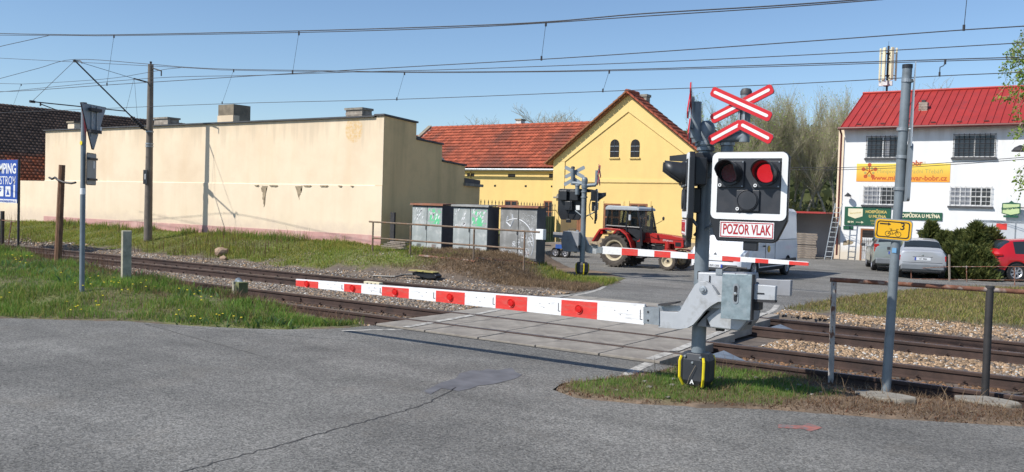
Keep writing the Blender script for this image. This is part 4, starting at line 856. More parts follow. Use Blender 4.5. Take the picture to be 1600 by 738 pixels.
e, W_, H_, yf = board('green_board', 1320.5, 323, 1391, 354, 'signgreen', 'green inn board with a cream shield and an arrow above the barred door', 'sign', .05)
text('HOSPŮDKA', .19, 'goldfilm', e, (W_*.19, yf, .23), bold=.008); text('U MLÝNA', .19, 'goldfilm', e, (W_*.22, yf, .0), bold=.008); text('40 M', .14, 'creamfilm', e, (-W_*.36, yf, -.31), bold=.006); text('PIZZA  KAFE', .10, 'goldfilm', e, (W_*.2, yf, -.22)); text('ZAHRADA', .10, 'goldfilm', e, (W_*.2, yf, -.36))
m = MB(); m.bb((-W_*.24, yf-.002, -.32), (-W_*.12, yf+.002, -.30), 'creamfilm'); m.prism([(-W_*.12, -.37), (-W_*.07, -.31), (-W_*.12, -.25)], 'y', yf-.002, yf+.002, 'creamfilm'); m.build('arrow', e)
m = MB(); m.prism([(-W_*.42, .38), (-W_*.1, .38), (-W_*.1, .0), (-W_*.26, -.13), (-W_*.42, .0)], 'y', yf-.003, yf+.002, 'creamfilm'); m.build('shield', e); text('Staropramen', .12, 'goldfilm', e, (-W_*.26, yf-.006, .16), rot=(PI/2, -.12, 0), sx=.9)
e, W_, H_, yf = board('green_board', 1405, 331, 1472, 345, 'signgreen', 'long narrow green inn board right of the grey pole on the white wall', 'sign', .05)
text('HOSPŮDKA U MLÝNA', .235, 'creamfilm', e, (-.05, yf, 0), sx=.80, bold=.010)
e, W_, H_, yf = board('green_plate', 1318, 353, 1333, 359, 'signgreen', 'tiny dark plate under the left end of the green inn board', 'sign', .03)
e = empty('brewery_sign', (onY(1580, 328, 47.2).x, 47.2, onY(1580, 328, 47.2).z), 0, 'pale green shield shaped beer sign at the right end of the white wall', 'sign')
m = MB(); m.prism([(-.37, .3), (-.1, .33), (0, .42), (.1, .33), (.37, .3), (.38, -.18), (0, -.28), (-.38, -.18)], 'y', -.08, .04, 'signgreen'); m.build('shield', e); m = MB(); m.prism([(-.33, .26), (.33, .26), (.34, -.15), (0, -.24), (-.34, -.15)], 'y', -.086, -.079, 'palegreen'); m.build('panel', e)
text('Staropramen', .15, 'signgreen', e, (0, -.092, .08), rot=(PI/2, -.12, 0), bold=.006); m = MB(); m.bb((-.3, -.07, -.36), (.3, .02, -.26), 'signgreen'); m.build('lower_plate', e); m = MB(); m.tube([(.38, 0, .1), (.55, 0, .1)], .03, 'iron'); m.build('bracket', e)
e = empty('wall_lamp', (-11.7, 47.2, 3.25), 0, 'small dark lamp above the left end of the green board', 'lamp'); m = MB(); m.lathe([(.03, .14), (.16, .02), (.17, -.03), (.02, -.05)], 'black'); m.build('lamp_shade', e); m = MB(); m.tube([(0, 0, .1), (-.1, .28, .16)], .02, 'iron'); m.build('bracket', e)

# ---- open shed, timber stack, ladder and trestles left of the inn
sh = empty('open_shed', (-15.1, 46.5, 0), label='small open shed with a red edged roof between the van and the white inn', cat='shed')
zt = onY(1280, 334, 46.5).z
M['greywall'] = wallmat('grey shed plaster', (.50, .49, .47), (.40, .38, .36), 1, .45, .7)
m = MB(); m.bb((-.0, 2.2, 0), (2.6, 2.3, zt), 'greywall'); m.bb((0, 0, 0), (.12, 2.2, zt-.02), 'whitewall'); m.bb((.0, -.0, 0), (.35, .1, zt-.03), 'whitewall'); m.build('wall', sh)
m = MB(); m.bb((-.15, -.3, zt), (2.6, 2.5, zt+.09), 'redsheet'); m.build('roof', sh)
ts = empty('timber_stack', (-14.75, 46.05, 0), label='weathered horizontal boards closing the front of the small shed', cat='boards')
for i in range(11):
    zz = .06+i*.118; q = MB(); q.box((.95, 0, 0), (1.95+random.uniform(-.1, .1), .05, .10), 'oldwood', ry=random.uniform(-.012, .012)); q.build('board', ts, loc=(random.uniform(-.05, .05), random.uniform(-.03, .03), zz))
ld = empty('ladder', (-12.95, 45.9, 0), label='grey ladder leaning against the corner of the white inn', cat='ladder')
pt, pb = (onY(1304, 318, 46.4), onY(1290, 405, 46.4)); dlt = Vector((pt.x-pb.x, .35, pt.z)); ld.location = (pb.x, 46.2, 0)
for s in (0, .34): q = MB(); q.cyl((s, 0, 0), (s+dlt.x, dlt.y, dlt.z), .03, 'galv', n=5); q.build('side_rail', ld)
for i in range(11): t = (i+.6)/11.5; q = MB(); q.cyl((dlt.x*t, dlt.y*t, dlt.z*t), (dlt.x*t+.34, dlt.y*t, dlt.z*t), .018, 'galv', n=5); q.build('rung', ld)
for dx_ in (0, .28):
    tr = empty('trestle', (-14.35+dx_, 45.2, 0), 0, 'white painted trestle leaning by the shed boards, '+('left one' if dx_ == 0 else 'right one'), 'trestle')
    for s in (-1, 1): q = MB(); q.cyl((s*.14, 0, 0), (s*.05, 0, .95), .025, 'frame_white', n=5); q.build('leg', tr)
    q = MB(); q.cyl((-.12, 0, .3), (.12, 0, .3), .018, 'frame_white', n=5); q.build('crossbar', tr)
# ---- phone mast on the roof
an = empty('antenna_mast', (-11.0, 51.6, 8.7), label='mobile phone antenna cluster on a short mast behind the red roof', cat='antenna')
zb_ = 8.7; zt_ = onY(1376, 73, 51.6).z-8.7
m = MB(); m.cyl((0, 0, -.3), (0, 0, zt_), .055, 'iron', n=8); m.build('pole', an)
for i, (ax_, ay_) in enumerate(((-.42, -.1), (-.14, -.36), (.3, -.3), (.45, .1), (0, .4), (-.3, .3))):
    q = MB(); q.box((0, 0, 0), (.17, .10, 1.75), 'panelcream' if 'panelcream' in M else 'creamfilm', rz=math.atan2(ay_, ax_)+PI/2); q.build('antenna_panel', an, bevel=.02, loc=(ax_*.9, ay_*.9, zt_-1.0))
    q = MB(); q.cyl((0, 0, zt_-.4), (ax_*.85, ay_*.85, zt_-.4), .025, 'iron', n=5); q.cyl((0, 0, zt_-1.6), (ax_*.85, ay_*.85, zt_-1.6), .025, 'iron', n=5); q.build('bracket', an)
for k in range(4): q = MB(); q.bb((-.12+.22*math.cos(k*1.6)-.07, -.07+.22*math.sin(k*1.6), zt_-2.15), (.05+.22*math.cos(k*1.6), .07+.22*math.sin(k*1.6), zt_-1.9), 'frame_white'); q.build('radio_unit', an)
q = MB(); q.cyl((0, 0, zt_), (0, 0, zt_+.25), .008, 'iron', n=4); q.build('lightning_rod', an)

# ================================================================== BARRIERS AND SIGNALS
def make_signal_post(loc, rz, label_p, label_b, armlen, side=-.2, sidey=-.05, s=1.0):
    """signal post with its boards and crossbucks, and the barrier machine clamped to it; front looks towards -y"""
    P = empty('crossing_signal_post', loc, rz, label_p, 'railway signal', 'level crossing signal posts'); P.scale = (s, s, s)
    m = MB(); m.cyl((0, 0, 0), (0, 0, 3.22), .088, 'galv_pole', n=20); m.build('pole', P, smooth=True)
    m = MB(); m.lathe([(.0, 3.30), (.05, 3.29), (.085, 3.26), (.10, 3.22), (.105, 3.14), (.095, 3.10), (.095, 2.98), (.11, 2.97), (.11, 2.93), (.089, 2.92)], 'galv_pole'); m.build('pole_cap', P, smooth=True)
    for z0 in (2.62, 2.80, 3.02):
        m = MB(); m.lathe([(.09, z0-.025), (.112, z0-.022), (.112, z0+.022), (.09, z0+.025)], 'galv'); m.box((.11, -.04, z0), (.06, .03, .05), 'galv'); m.build('clamp', P, smooth=True)
    # right outrigger pipe carrying the crossbuck
    m = MB(); m.cyl((.04, -.04, 3.06), (.52, -.10, 3.09), .055, 'galv_pole', r2=.065, n=14); m.cyl((.52, -.10, 3.02), (.52, -.10, 3.62), .062, 'galv_pole', n=14); m.lathe([(0, 3.66), (.05, 3.65), (.068, 3.62), (.068, 3.58)], 'capdark', (.52, -.10, 0)); m.build('crossbuck_bracket', P, smooth=True)
    # left outrigger
    m = MB(); m.tube([(0, 0, 3.0), (-.08*1-(0 if side > -.3 else .3), -.08, 3.04), (-.10-(0 if side > -.3 else .3), -.10, 3.12)], .062, 'galv_pole', 12); m.cyl((-.10-(0 if side > -.3 else .3), -.10, 3.08), (-.10-(0 if side > -.3 else .3), -.10, 3.52), .062, 'galv_pole', n=14); m.build('crossbuck_bracket', P, smooth=True)
    m = MB(); m.cyl((.28, -.02, 2.7), (.28, -.02, 3.02), .075, 'galv_pole', n=14); m.lathe([(0, 3.045), (.07, 3.04), (.09, 3.02), (.09, 2.99), (.075, 2.98)], 'galv', (.28, -.02, 0)); m.build('upper_tube', P, smooth=True)
    m = MB(); m.prism([(-.42, 2.86), (-.02, 2.90), (.22, 2.90), (.78, 2.84), (.78, 2.80), (.22, 2.78), (-.02, 2.78), (-.42, 2.80)], 'y', -.13, -.09, 'black'); m.build('cross_arm', P)
    m = MB(); m.cyl((0, -.05, 1.95), (side+.02, sidey-.05, 2.16), .02, 'galv_pole', n=8); m.cyl((0.03, -.05, 1.95), (.42, -.18, 2.16), .02, 'galv_pole', n=8); m.build('brace', P, smooth=True)
    def crossbuck(e, cx, cz):
        L_, w_ = .405, .058
        def arm(name, ang, yo, x0=-L_, x1=L_, ctr=(0, 0)):
            def outline(w, L0, L1, ch):
                pts = [(L0, -w+ch), (L0+ch, -w), (L1-ch, -w), (L1, -w+ch), (L1, w-ch), (L1-ch, w), (L0+ch, w), (L0, w-ch)]; c_, s_ = math.cos(ang), math.sin(ang); return [(cx+ctr[0]+a*c_-b_*s_, cz+ctr[1]+a*s_+b_*c_) for a, b_ in pts]
            q = MB(); q.prism(outline(w_, x0, x1, .022), 'y', yo, yo+.014, 'redsign'); q.prism(outline(w_+.004, x0-.004, x1+.004, .022), 'y', yo+.0145, yo+.02, 'signback'); o = q.build(name, e)
            q = MB(); q.prism(outline(.018, x0+(.035 if x0 < 0 else -.02), x1-.035, .012), 'y', yo-.003, yo-.0005, 'whitefilm'); q.build('white_stripe', o)
        arm('crossbuck_arm', R(25), -.006); arm('crossbuck_arm', R(-25), -.030)
        q_ = .27
        arm('chevron_arm', R(27), -.006, -.43, 0.02, (0.0, -.235)); arm('chevron_arm', R(-27), -.012, -.02, .43, (0.0, -.235))
        for s_ in (-1, 1):
            q = MB(); q.bb((cx+s_*.03-.012, .016, cz-.3), (cx+s_*.03+.012, .04, cz+.08), 'galv'); q.build('back_strap', e)
    e = empty('crossbuck', (.50, -.19, 3.46)); e.parent = P; crossbuck(e, 0, 0)
    e = empty('crossbuck', (-.16-(0 if side > -.3 else .3), -.13, 3.50), R(-69)); e.parent = P; crossbuck(e, 0, 0)
    def board(loc_, ang, lit):
        e = empty('signal_board', loc_, ang); e.parent = P
        m = MB(); out = rounded(-.445, .445, -.40, .385, .07)
        m.prism([(-.40, -.62+.03), (-.36, -.66), (.30, -.66), (.35, -.63), (.455, -.40), (.455, .33), (.40, .395), (-.40, .395), (-.455, .33), (-.455, -.40)], 'y', -.02, .05, 'black'); m.build('housing', e, bevel=.012)
        m = MB(); n_ = len(out); inn = rounded(-.375, .375, -.325, .315, .004)
        # white frame as a ring of quads
        V = [(a, -.030, b_) for a, b_ in out]+[(a, -.030, b_) for a, b_ in inn]+[(a, -.020, b_) for a, b_ in out]+[(a, -.020, b_) for a, b_ in inn]
        F = [(i, (i+1) % n_, n_+(i+1) % n_, n_+i) for i in range(n_)]+[(2*n_+i, 2*n_+(i+1) % n_, (i+1) % n_, i) for i in range(n_)]; m.add(V, F, 'whitefilm'); m.build('white_border', e)
        m = MB(); m.bb((-.375, -.024, -.325), (.375, -.0201, .315), 'blackpanel'); m.build('panel', e)
        for k_, lx in enumerate((-.21, .21)):
            m = MB(); m.bb((lx-.155, -.05, -.045+.02), (lx+.155, -.0245, .285), 'blackpanel'); mo = m.build('lamp_module', e, bevel=.006)
            m = MB(); m.lathe([(0, .012), (.06, .010), (.105, .0), (.105, .03)], 'lenson' if (k_ == 1 and lit) else 'lensoff', (lx, -.075, .14), 'y', 24); m.build('lens', e, smooth=True)
            m = MB(); n2 = 22; V = []; F = []
            for j, (yo, rr, dz_) in enumerate(((-.045, .135, 0), (-.10, .132, .0), (-.20, .128, .012), (-.30, .12, .03))):
                for i in range(n2+1):
                    t = -PI*.28*(1 if j < 2 else 1)+i*(PI+PI*.56)/n2
                    if j == 3: t = PI*.02+i*(PI*.96)/n2
                    elif j == 2: t = -PI*.12+i*(PI*1.24)/n2
                    V.append((lx+rr*math.cos(t), yo, .14+dz_+rr*math.sin(t)))
            for j in range(3):
                for i in range(n2): F.append((j*(n2+1)+i, j*(n2+1)+i+1, (j+1)*(n2+1)+i+1, (j+1)*(n2+1)+i))
            m.add(V, F, 'black'); ho = m.build('lamp_hood', e, smooth=True, fix=False); sd_ = ho.modifiers.new('thickness', 'SOLIDIFY'); sd_.thickness = .007
            m = MB(); m.lathe([(.14, -.052), (.14, -.09), (.118, -.09), (.118, -.052)], 'black', (lx, 0, .14), 'y', 24); m.build('lamp_ring', e, smooth=True)
            m = MB(); m.lathe([(.010, -.062), (.020, -.062), (.020, -.05), (.010, -.05), (.010, -.062)], 'whitefilm', (lx-.125, 0, -.0), 'y', 12); m.build('lock', e)
            for sx_ in (-1, 1):
                for sz_ in (-.01, .27): m = MB(); m.lathe([(0, -.058), (.008, -.057), (.009, -.05)], 'galv', (lx+sx_*.14, 0, sz_), 'y', 8); m.build('screw', e)
        m = MB(); m.bb((-.135, -.05, -.30), (.135, -.0245, -.055), 'blackpanel'); m.build('blank_module', e, bevel=.006)
        m = MB(); m.lathe([(0, -.066), (.108, -.066), (.112, -.058), (.118, -.066), (.124, -.062), (.124, -.05)], 'blackpanel', (0, 0, -.175), 'y', 28); m.build('blank_cover', e, smooth=True)
        m = MB(); m.lathe([(.010, -.062), (.020, -.062), (.020, -.05), (.010, -.05), (.010, -.062)], 'whitefilm', (-.115, 0, -.275), 'y', 12); m.build('lock', e)
        m = MB(); m.bb((-.325, -.034, -.615), (.315, -.0205, -.425), 'whitefilm'); m.build('text_plate', e, bevel=.004)
        m = MB()
        for a0, b0, a1, b1 in ((-.315, -.607, .305, -.597), (-.315, -.443, .305, -.433), (-.315, -.597, -.305, -.443), (.295, -.597, .305, -.443)): m.bb((a0, -.0365, b0), (a1, -.0345, b1), 'redtext')
        m.build('plate_border', e); text('POZOR VLAK', .165, 'redtext', e, (-.005, -.036, -.52), sx=.56, bold=.003, depth=.001)
        # rear equipment boxes
        m = MB(); m.bb((-.36, .05, .0), (-.06, .20, .33), 'black'); m.build('rear_box', e, bevel=.015); m = MB(); m.bb((.06, .05, .0), (.36, .20, .33), 'black'); m.build('rear_box', e, bevel=.015)
        m = MB(); m.bb((-.14, .05, -.34), (.14, .16, -.03), 'black'); m.build('rear_box', e, bevel=.015); m = MB(); m.bb((-.38, .051, -.32), (-.24, .06, -.16), 'whitefilm'); m.build('sticker', e)
        m = MB(); m.tube([(-.1, .2, .05), (-.12, .24, -.2), (-.02, .2, -.5), (0, .1, -.62)], .016, 'black', 6); m.build('cable', e)
        m = MB(); m.bb((-.05, .0, -.76), (.12, .06, -.64), 'black'); m.build('cable_gland', e, bevel=.01)
        return e
    board((.66, -.26, 2.50), R(3), True); board((side, sidey, 2.50), R(-62.5), False)
    # ----------------------------------------------------------------- barrier machine
    B = empty('barrier_gate', loc, rz, label_b, 'barrier', 'half barriers of the level crossing'); B.scale = (s, s, s)
    ox, oy = -4.30, 10.45
    def q_(px, py):  # picture of the near machine, plane y = 10.2, to the machine's own frame
        p = onY(1000+px/6.15, 410+py/6.15, 10.2); return (p.x-ox, p.z)
    def part(name, poly, y0, y1, m_, bev=.008, par=B): m = MB(); m.prism([q_(*p) for p in poly], 'y', y0, y1, m_); return m.build(name, par, bevel=bev)
    hs = part('housing', [(535, 120), (1000, 135), (1040, 400), (1015, 440), (1010, 600), (935, 690), (520, 642), (560, 590), (660, 490), (535, 470)], -.16, .24, 'cast_dark', .02)
    part('housing_cover', [(540, 118), (900, 130), (900, 470), (700, 470), (540, 460)], -.20, -.161, 'cast', .012, hs)
    part('housing_lower_cover', [(620, 560), (800, 425), (1005, 440), (1000, 600), (930, 682), (660, 650)], -.195, -.161, 'cast', .012, hs)
    lever = part('arm_lever', [(190, 490), (375, 500), (395, 485), (440, 400), (500, 300), (540, 235), (585, 203), (640, 203), (700, 240), (740, 300), (760, 335), (860, 350), (860, 395), (760, 400), (690, 440), (630, 490), (570, 565), (520, 620), (465, 650), (400, 660), (190, 645)], -.29, -.225, 'cast', .012)
    c_ = q_(620, 280); m = MB(); m.lathe([(0, -.33), (.022, -.33), (.026, -.315), (.045, -.312), (.045, -.29)], 'galv', (c_[0], 0, c_[1]), 'y', 16); m.build('pivot_bolt', lever, smooth=True)
    pl = part('counterweight_plate', [(820, 128), (1103, 138), (1083, 575), (800, 552)], -.345, -.315, 'zincplate', .004); part('plate_edge', [(1103, 138), (1110, 140), (1092, 572), (1083, 575)], -.34, -.25, 'iron', 0, pl)
    c_ = q_(948, 318); m = MB(); m.prism([(c_[0]+a*.036, c_[1]+b_*.12) for a, b_ in [(math.cos(t), (math.sin(t)*.35+(.65 if math.sin(t) >= 0 else -.65))) for t in [k*2*PI/16+.01 for k in range(16)]]], 'y', -.352, -.346, 'galv'); m.prism([(c_[0]+a*.02, c_[1]+b_*.095) for a, b_ in [(math.cos(t), (math.sin(t)*.3+(.7 if math.sin(t) >= 0 else -.7))) for t in [k*2*PI/16+.01 for k in range(16)]]], 'y', -.356, -.3521, 'black'); m.lathe([(0, -.375), (.018, -.373), (.022, -.36), (.022, -.355)], 'chrome', (c_[0], 0, c_[1]), 'y', 12); m.build('adjuster_slot', pl)
    wbar = part('counterweight_bar', [(1040, 228), (1308, 250), (1300, 388), (1040, 375)], -.27, -.20, 'cast', .006); part('bar_slot', [(1130, 312), (1200, 316), (1200, 330), (1130, 326)], -.275, -.2705, 'black', 0, wbar); part('bar_foot', [(1060, 378), (1300, 390), (1298, 412), (1060, 398)], -.27, -.18, 'iron', 0, wbar)
    part('counterweight_bar', [(1040, 190), (1378, 208), (1370, 362), (1040, 345)], .02, .10, 'cast_dark', .006); part('side_block', [(1030, 385), (1145, 392), (1140, 487), (1030, 480)], -.24, -.10, 'iron', .01)
    m = MB(); a = q_(745, 120); m.bb((a[0]-.04, -.21, a[1]-.03), (a[0]+.04, -.15, a[1]+.04), 'galv'); b2 = q_(900, 80); m.tube([(a[0]+.03, -.18, a[1]+.03), ((a[0]+b2[0])/2, -.16, b2[1]+.01), (b2[0]+.12, -.14, b2[1])], .014, 'iron', 6); m.build('hand_crank', B)
    a = q_(655, 190); m = MB(); m.bb((a[0]-.006, -.212, a[1]-.05), (a[0]+.006, -.20, a[1]+.05), 'black'); m.build('gauge_slot', hs)
    a = q_(625, 598); m = MB(); m.bb((a[0]-.015, -.175, a[1]-.05), (a[0]+.02, -.16, a[1]+.05), 'iron'); m.build('latch', hs)
    for px_, py_ in ((690, 672), (730, 675), (990, 610)): a = q_(px_, py_); m = MB(); m.lathe([(0, .0), (.03, 0), (.035, .04), (.0, .04)], 'iron', (a[0], -.05, a[1]-.03), 'z', 8); m.build('cable_gland', B)
    for py_ in (150, 310): a = q_(500, py_); m = MB(); m.cyl((a[0]-.02, -.03, a[1]), (a[0]+.05, -.03, a[1]), .012, 'galv', n=6); m.box((a[0]+.02, -.02, a[1]), (.02, .18, .10 if py_ == 150 else .04), 'iron'); m.build('clamp_bolt', B)
    # arm
    z0a, z1a = q_(50, 450)[1], q_(50, 600)[1]; xr = q_(50, 500)[0]; zc = (z0a+z1a)/2+.006
    m = MB(); m.prism([q_(50, 447), (q_(200, 455)), q_(200, 622), q_(50, 603)], 'y', -.305, -.29, 'galv'); m.prism([q_(50, 447), (q_(200, 455)), q_(200, 622), q_(50, 603)], 'y', -.225, -.21, 'galv'); a = q_(195, 420); b2 = q_(356, 402)
    m.prism([q_(190, 418), q_(356, 398), q_(356, 412), q_(260, 436), q_(190, 436)], 'y', -.30, -.14, 'iron'); m.prism([q_(150, 430), q_(420, 440), q_(380, 495), (q_(200, 490))], 'y', -.222, -.2, 'galv')
    for py_ in (493, 575): a = q_(95, py_); m.lathe([(0, -.315), (.012, -.314), (.014, -.305)], 'iron', (a[0], 0, a[1]), 'y', 8)
    m.build('arm_bracket', B)
    # colour boundaries from the root outwards as fractions of the arm (red ones flagged)
    PXB = [1009, 936, 880, 827, 778, 730, 685, 643, 601, 569, 542, 502, 467]; xs_ = [onY(p, 480, 10.2).x-ox for p in PXB]; sc_ = armlen/abs(xs_[-1]-xs_[0])
    xs_ = [xr+(x_-xs_[0])*sc_ for x_ in xs_]
    A = empty('arm', (0, 0, 0)); A.parent = B
    def az(x_): t = (x_-xs_[0])/(xs_[-1]-xs_[0]); return zc+t*(-.060), .128*(1-t)+.058*t
    for i in range(12):
        xa, xb = xs_[i], xs_[i+1]; za, ha = az(xa); zb, hb = az(xb); red = (i % 2 == 1)
        m = MB(); e_ = .0008 if red else 0; m.prism([(xa, za-ha), (xb, zb-hb), (xb, zb+hb-.02), (xa, za+ha-.02)], 'y', -.278-e_, -.236+e_, 'redarm' if red else 'whitearm'); m.prism([(xa, za+ha-.02), (xb, zb+hb-.02), (xb, zb+hb), (xa, za+ha)], 'y', -.278, -.236, 'whitearm')
        m.build('red_section' if red else 'white_section', A)
        if red:
            xm = (xa+xb)/2; zm, hm = az(xm); rr = .045
            m = MB(); m.lathe([(0, -.30), (rr*.9, -.298), (rr, -.28)], 'reflector', (xm, 0, zm-.01), 'y', 16); m.lathe([(rr, -.282), (rr*1.28, -.292), (rr*1.28, -.278)], 'redarm', (xm, 0, zm-.01), 'y', 16); m.build('arm_lamp', A, smooth=True)
        else:
            m = MB(); xm = xa+(xb-xa)*.08; zm, hm = az(xm); m.cyl((xm, -.281, zm-hm*.5), (xm, -.281, zm+hm*.45), .004, 'iron', n=5); m.cyl((xm, -.281, zm-hm*.5), (xm+.03, -.281, zm-hm*.5), .004, 'iron', n=5); m.build('cable_clip', A)
            m = MB()
            for tt_, dz_ in ((.35, .03), (.62, .02), (.5, -.03)): xm = xa+(xb-xa)*tt_; m.lathe([(0, -.2805), (.006, -.2802), (.007, -.278)], 'iron', (xm, 0, az(xm)[0]+dz_), 'y', 6)
            m.build('screw', A)
    # base shield around the foot
    D = MB(); 
    def hexr(x0, x1, y0, y1, c): return [(x0+c, y0), (x1-c, y0), (x1, y0+c), (x1, y1-c), (x1-c, y1), (x0+c, y1), (x0, y1-c), (x0, y0+c)]
    lv = [(.02, .13, .10), (.11, .19, .15), (.36, .19, .15), (.44, .16, .13)]
    V = []; F = []
    for zz, hx, hy in lv: V += [(a, b_, zz) for a, b_ in hexr(-hx, hx, -hy-.02, hy, .07)]
    for j in range(3): F += [(j*8+i, j*8+(i+1) % 8, (j+1)*8+(i+1) % 8, (j+1)*8+i) for i in range(8)]
    F += [tuple(range(7, -1, -1)), tuple(range(24, 32))]; D.add(V, F, 'blackpanel'); bs_ = D.build('base_shield', B, bevel=.01)
    for sx_, a, b_ in ((-1, .165, .13), (1, .15, .11)):
        m = MB(); x0 = sx_*a; m.tube([(x0*.9, -.165, .40), (x0*1.0, -.178, .34), (x0*.98, -.178, .14), (x0*.80, -.13, .04)], .017, 'yellow', 6); m.build('yellow_strip', bs_)
        m = MB(); m.tube([(x0*.9, .15, .40), (x0*1.0, .162, .34), (x0*.98, .162, .14), (x0*.80, .12, .04)], .017, 'yellow', 6); m.build('yellow_strip', bs_)
    for px_ in (-.1, .1, 0): m = MB(); m.lathe([(0, -.185), (.015, -.183), (.018, -.16)], 'galv', (px_, 0, .40 if px_ else .33), 'y', 10); m.build('bolt', bs_)
    text('A', .075, 'whitefilm', bs_, (.0, -.172, .09), bold=.002)
    m = MB(); m.tube([(-.05, -.19, .06), (-.02, -.2, .16), (.05, -.19, .30)], .004, 'oldwood', 4); m.build('dry_stem', bs_)
    return P, B
make_signal_post((-4.30, 10.45, gz(-4.3, 10.45)-.01), R(0), 'near level crossing signal post with red crossbuck and red lamps facing the camera', 'near red and white half barrier lowered across the road in the foreground', 6.33)
fx, fy = -onZ(909, 430, 0).x, onZ(909, 430, 0).y
make_signal_post((-14.77*.985, 25.74*.985, .03), PI+R(2), 'far signal post beyond the tracks seen from behind with grey crossbuck backs', 'far red and white half barrier in front of the red tractor', 6.75, side=-.42, sidey=-.1, s=.97)

# ================================================================== VEHICLES
def paint(name, col, metal=.0, dirt=None, rough=.32): return mat(name, col, rough, metal, .05, 1.5, dirt=dirt, dscale=2.2, dlo=.5, dhi=.8, coat=.5, spec=.5)
M['vanpaint'] = paint('pale blue grey van paint', (.76, .78, .82), .0, (.68, .70, .74)); M['silverpaint'] = paint('silver car paint', (.45, .465, .49), .25); M['greenpaint'] = paint('grey green car paint', (.28, .32, .30), .3); M['redpaint'] = paint('bright red car paint', (.50, .010, .016), .0)
def wheel(par, x, yc, r, wdt, side, rim='rimsilver', name='wheel', spokes=7, loc=None):
    w_ = empty(name, (x, yc, r)); w_.parent = par; q = MB(); h = wdt/2
    q.lathe([(r*.62, -h*.9), (r*.90, -h), (r*.985, -h*.75), (r, -h*.3), (r, h*.3), (r*.985, h*.75), (r*.90, h), (r*.62, h*.9)], 'tyre', axis='y', n=28); q.build('tyre', w_, smooth=True)
    q = MB(); s = side; q.lathe([(0, s*h*.35), (r*.14, s*h*.5), (r*.2, s*h*.3), (r*.52, s*h*.45), (r*.60, s*h*.85), (r*.64, s*h*.92), (r*.64, -s*h*.9)], rim, axis='y', n=28)
    for k in range(spokes): t = k*2*PI/spokes; q.box((r*.36*math.cos(t), s*h*.62, r*.36*math.sin(t)), (r*.48, h*.2, r*.10), rim, ry=-t)
    for k in range(spokes): t = (k+.5)*2*PI/spokes; q.box((r*.42*math.cos(t), s*h*.47, r*.42*math.sin(t)), (r*.26, h*.06, r*.16), 'black', ry=-t)
    q.build('rim', w_, smooth=True); return w_
def car_body(name, loc, rz, label, cat, L, W, st, glass, wheels, wr, paintm, group=None, arch=1.17, trim_z=.0, trimm='blackplastic', bumper=None):
    """st: stations along x (front = +x): (x, z_bottom, half width, z_belt, half width of the roof, z_top).  glass: list of (kind, x0, x1)"""
    P = empty(name, loc, rz, label, cat, group)
    xs = [s[0] for s in st]; N = int(L/.05); X_ = np.linspace(xs[0], xs[-1], N+1)
    X_ = np.unique(np.round(np.concatenate([X_, xs]), 4)); G = [np.interp(X_, xs, [s[k] for s in st]) for k in range(1, 6)]
    rows = []
    for i, x_ in enumerate(X_):
        zb, hw, zl, hr, zt = [g_[i] for g_ in G]; za = zb
        for xw in wheels:
            rr = wr*arch
            if abs(x_-xw) < rr: za = max(za, wr+math.sqrt(rr*rr-(x_-xw)**2)*.98)
        rows.append([(0, zb+.02), (hw*.80, zb+.021), (hw*.93, max(za, zb)), (hw*.995, max(za+.015, zb+.12)), (hw, max(za+.03, zb+(zl-zb)*.48)), (hw*.985, max(za+.04, zb+(zl-zb)*.78)), (hw*.955, zl), (hr+(hw*.955-hr)*.06, zt-(zt-zl)*.10), (hr*.86, zt-.008*(zt > zl+.2)), (hr*.45, zt+.012), (0, zt+.016)])
    n = len(rows[0]); V = []; Fb = {}; 
    for s_ in (1, -1):
        for r_, x_ in zip(rows, X_): V += [(x_, s_*a, b_) for a, b_ in r_]
    half = len(X_)*n
    def add(k, f): Fb.setdefault(k, []).append(f)
    for s_ in (0, 1):
        o = s_*half
        for i in range(len(X_)-1):
            xm = (X_[i]+X_[i+1])/2
            for j in range(n-1):
                key = 'body'; zm = (rows[i][j][1]+rows[i][j+1][1])/2
                for kind, x0, x1 in glass:
                    if x0 <= xm <= x1 and ((kind == 'side' and j == 6) or (kind in ('front', 'rear') and j >= 7)): key = 'window_'+kind+('%d_%d' % (round(x0*100), s_) if kind == 'side' else '')
                if key == 'body' and j in (1, 2) and trim_z > 0: key = 'sill'
                a, b_, c_, d_ = o+i*n+j, o+(i+1)*n+j, o+(i+1)*n+j+1, o+i*n+j+1; add(key, (a, b_, c_, d_) if s_ == 0 else (d_, c_, b_, a))
    for e_, rev in ((0, 0), (len(X_)-1, 1)):
        for s_ in (0, 1):
            for j in range(n-1): a, b_ = s_*half+e_*n+j, s_*half+e_*n+j+1; 
            ring = [s_*half+e_*n+j for j in range(n)]; add('body', tuple(ring))
    for key, fs in Fb.items():
        q = MB(); used = sorted({i for f in fs for i in f}); mp = {k: i for i, k in enumerate(used)}; off = 0 if key in ('body', 'sill') else -.006
        q.add([V[i] for i in used], [tuple(mp[i] for i in f) for f in fs], paintm if key == 'body' else (trimm if key == 'sill' else 'carglass'))
        o = q.build({'body': 'body', 'sill': 'sill_trim', 'window_front': 'windscreen', 'window_side': 'side_window', 'window_rear': 'rear_window'}[key[:11] if key.startswith('window_side') else key], P, smooth=True)
        bm = bmesh.new(); bm.from_mesh(o.data); bmesh.ops.remove_doubles(bm, verts=bm.verts, dist=.0008); bmesh.ops.recalc_face_normals(bm, faces=bm.faces); bm.to_mesh(o.data); bm.free(); o.data.set_sharp_from_angle(angle=R(32))
    q = MB(); q.bb((xs[0]+.25, -W/2*.80, .22), (xs[-1]-.25, W/2*.80, .62), 'black'); q.build('underbody', P)
    for xw in wheels:
        for s_ in (-1, 1): wheel(P, xw, s_*(W/2-.125), wr, .2, s_)
    return P
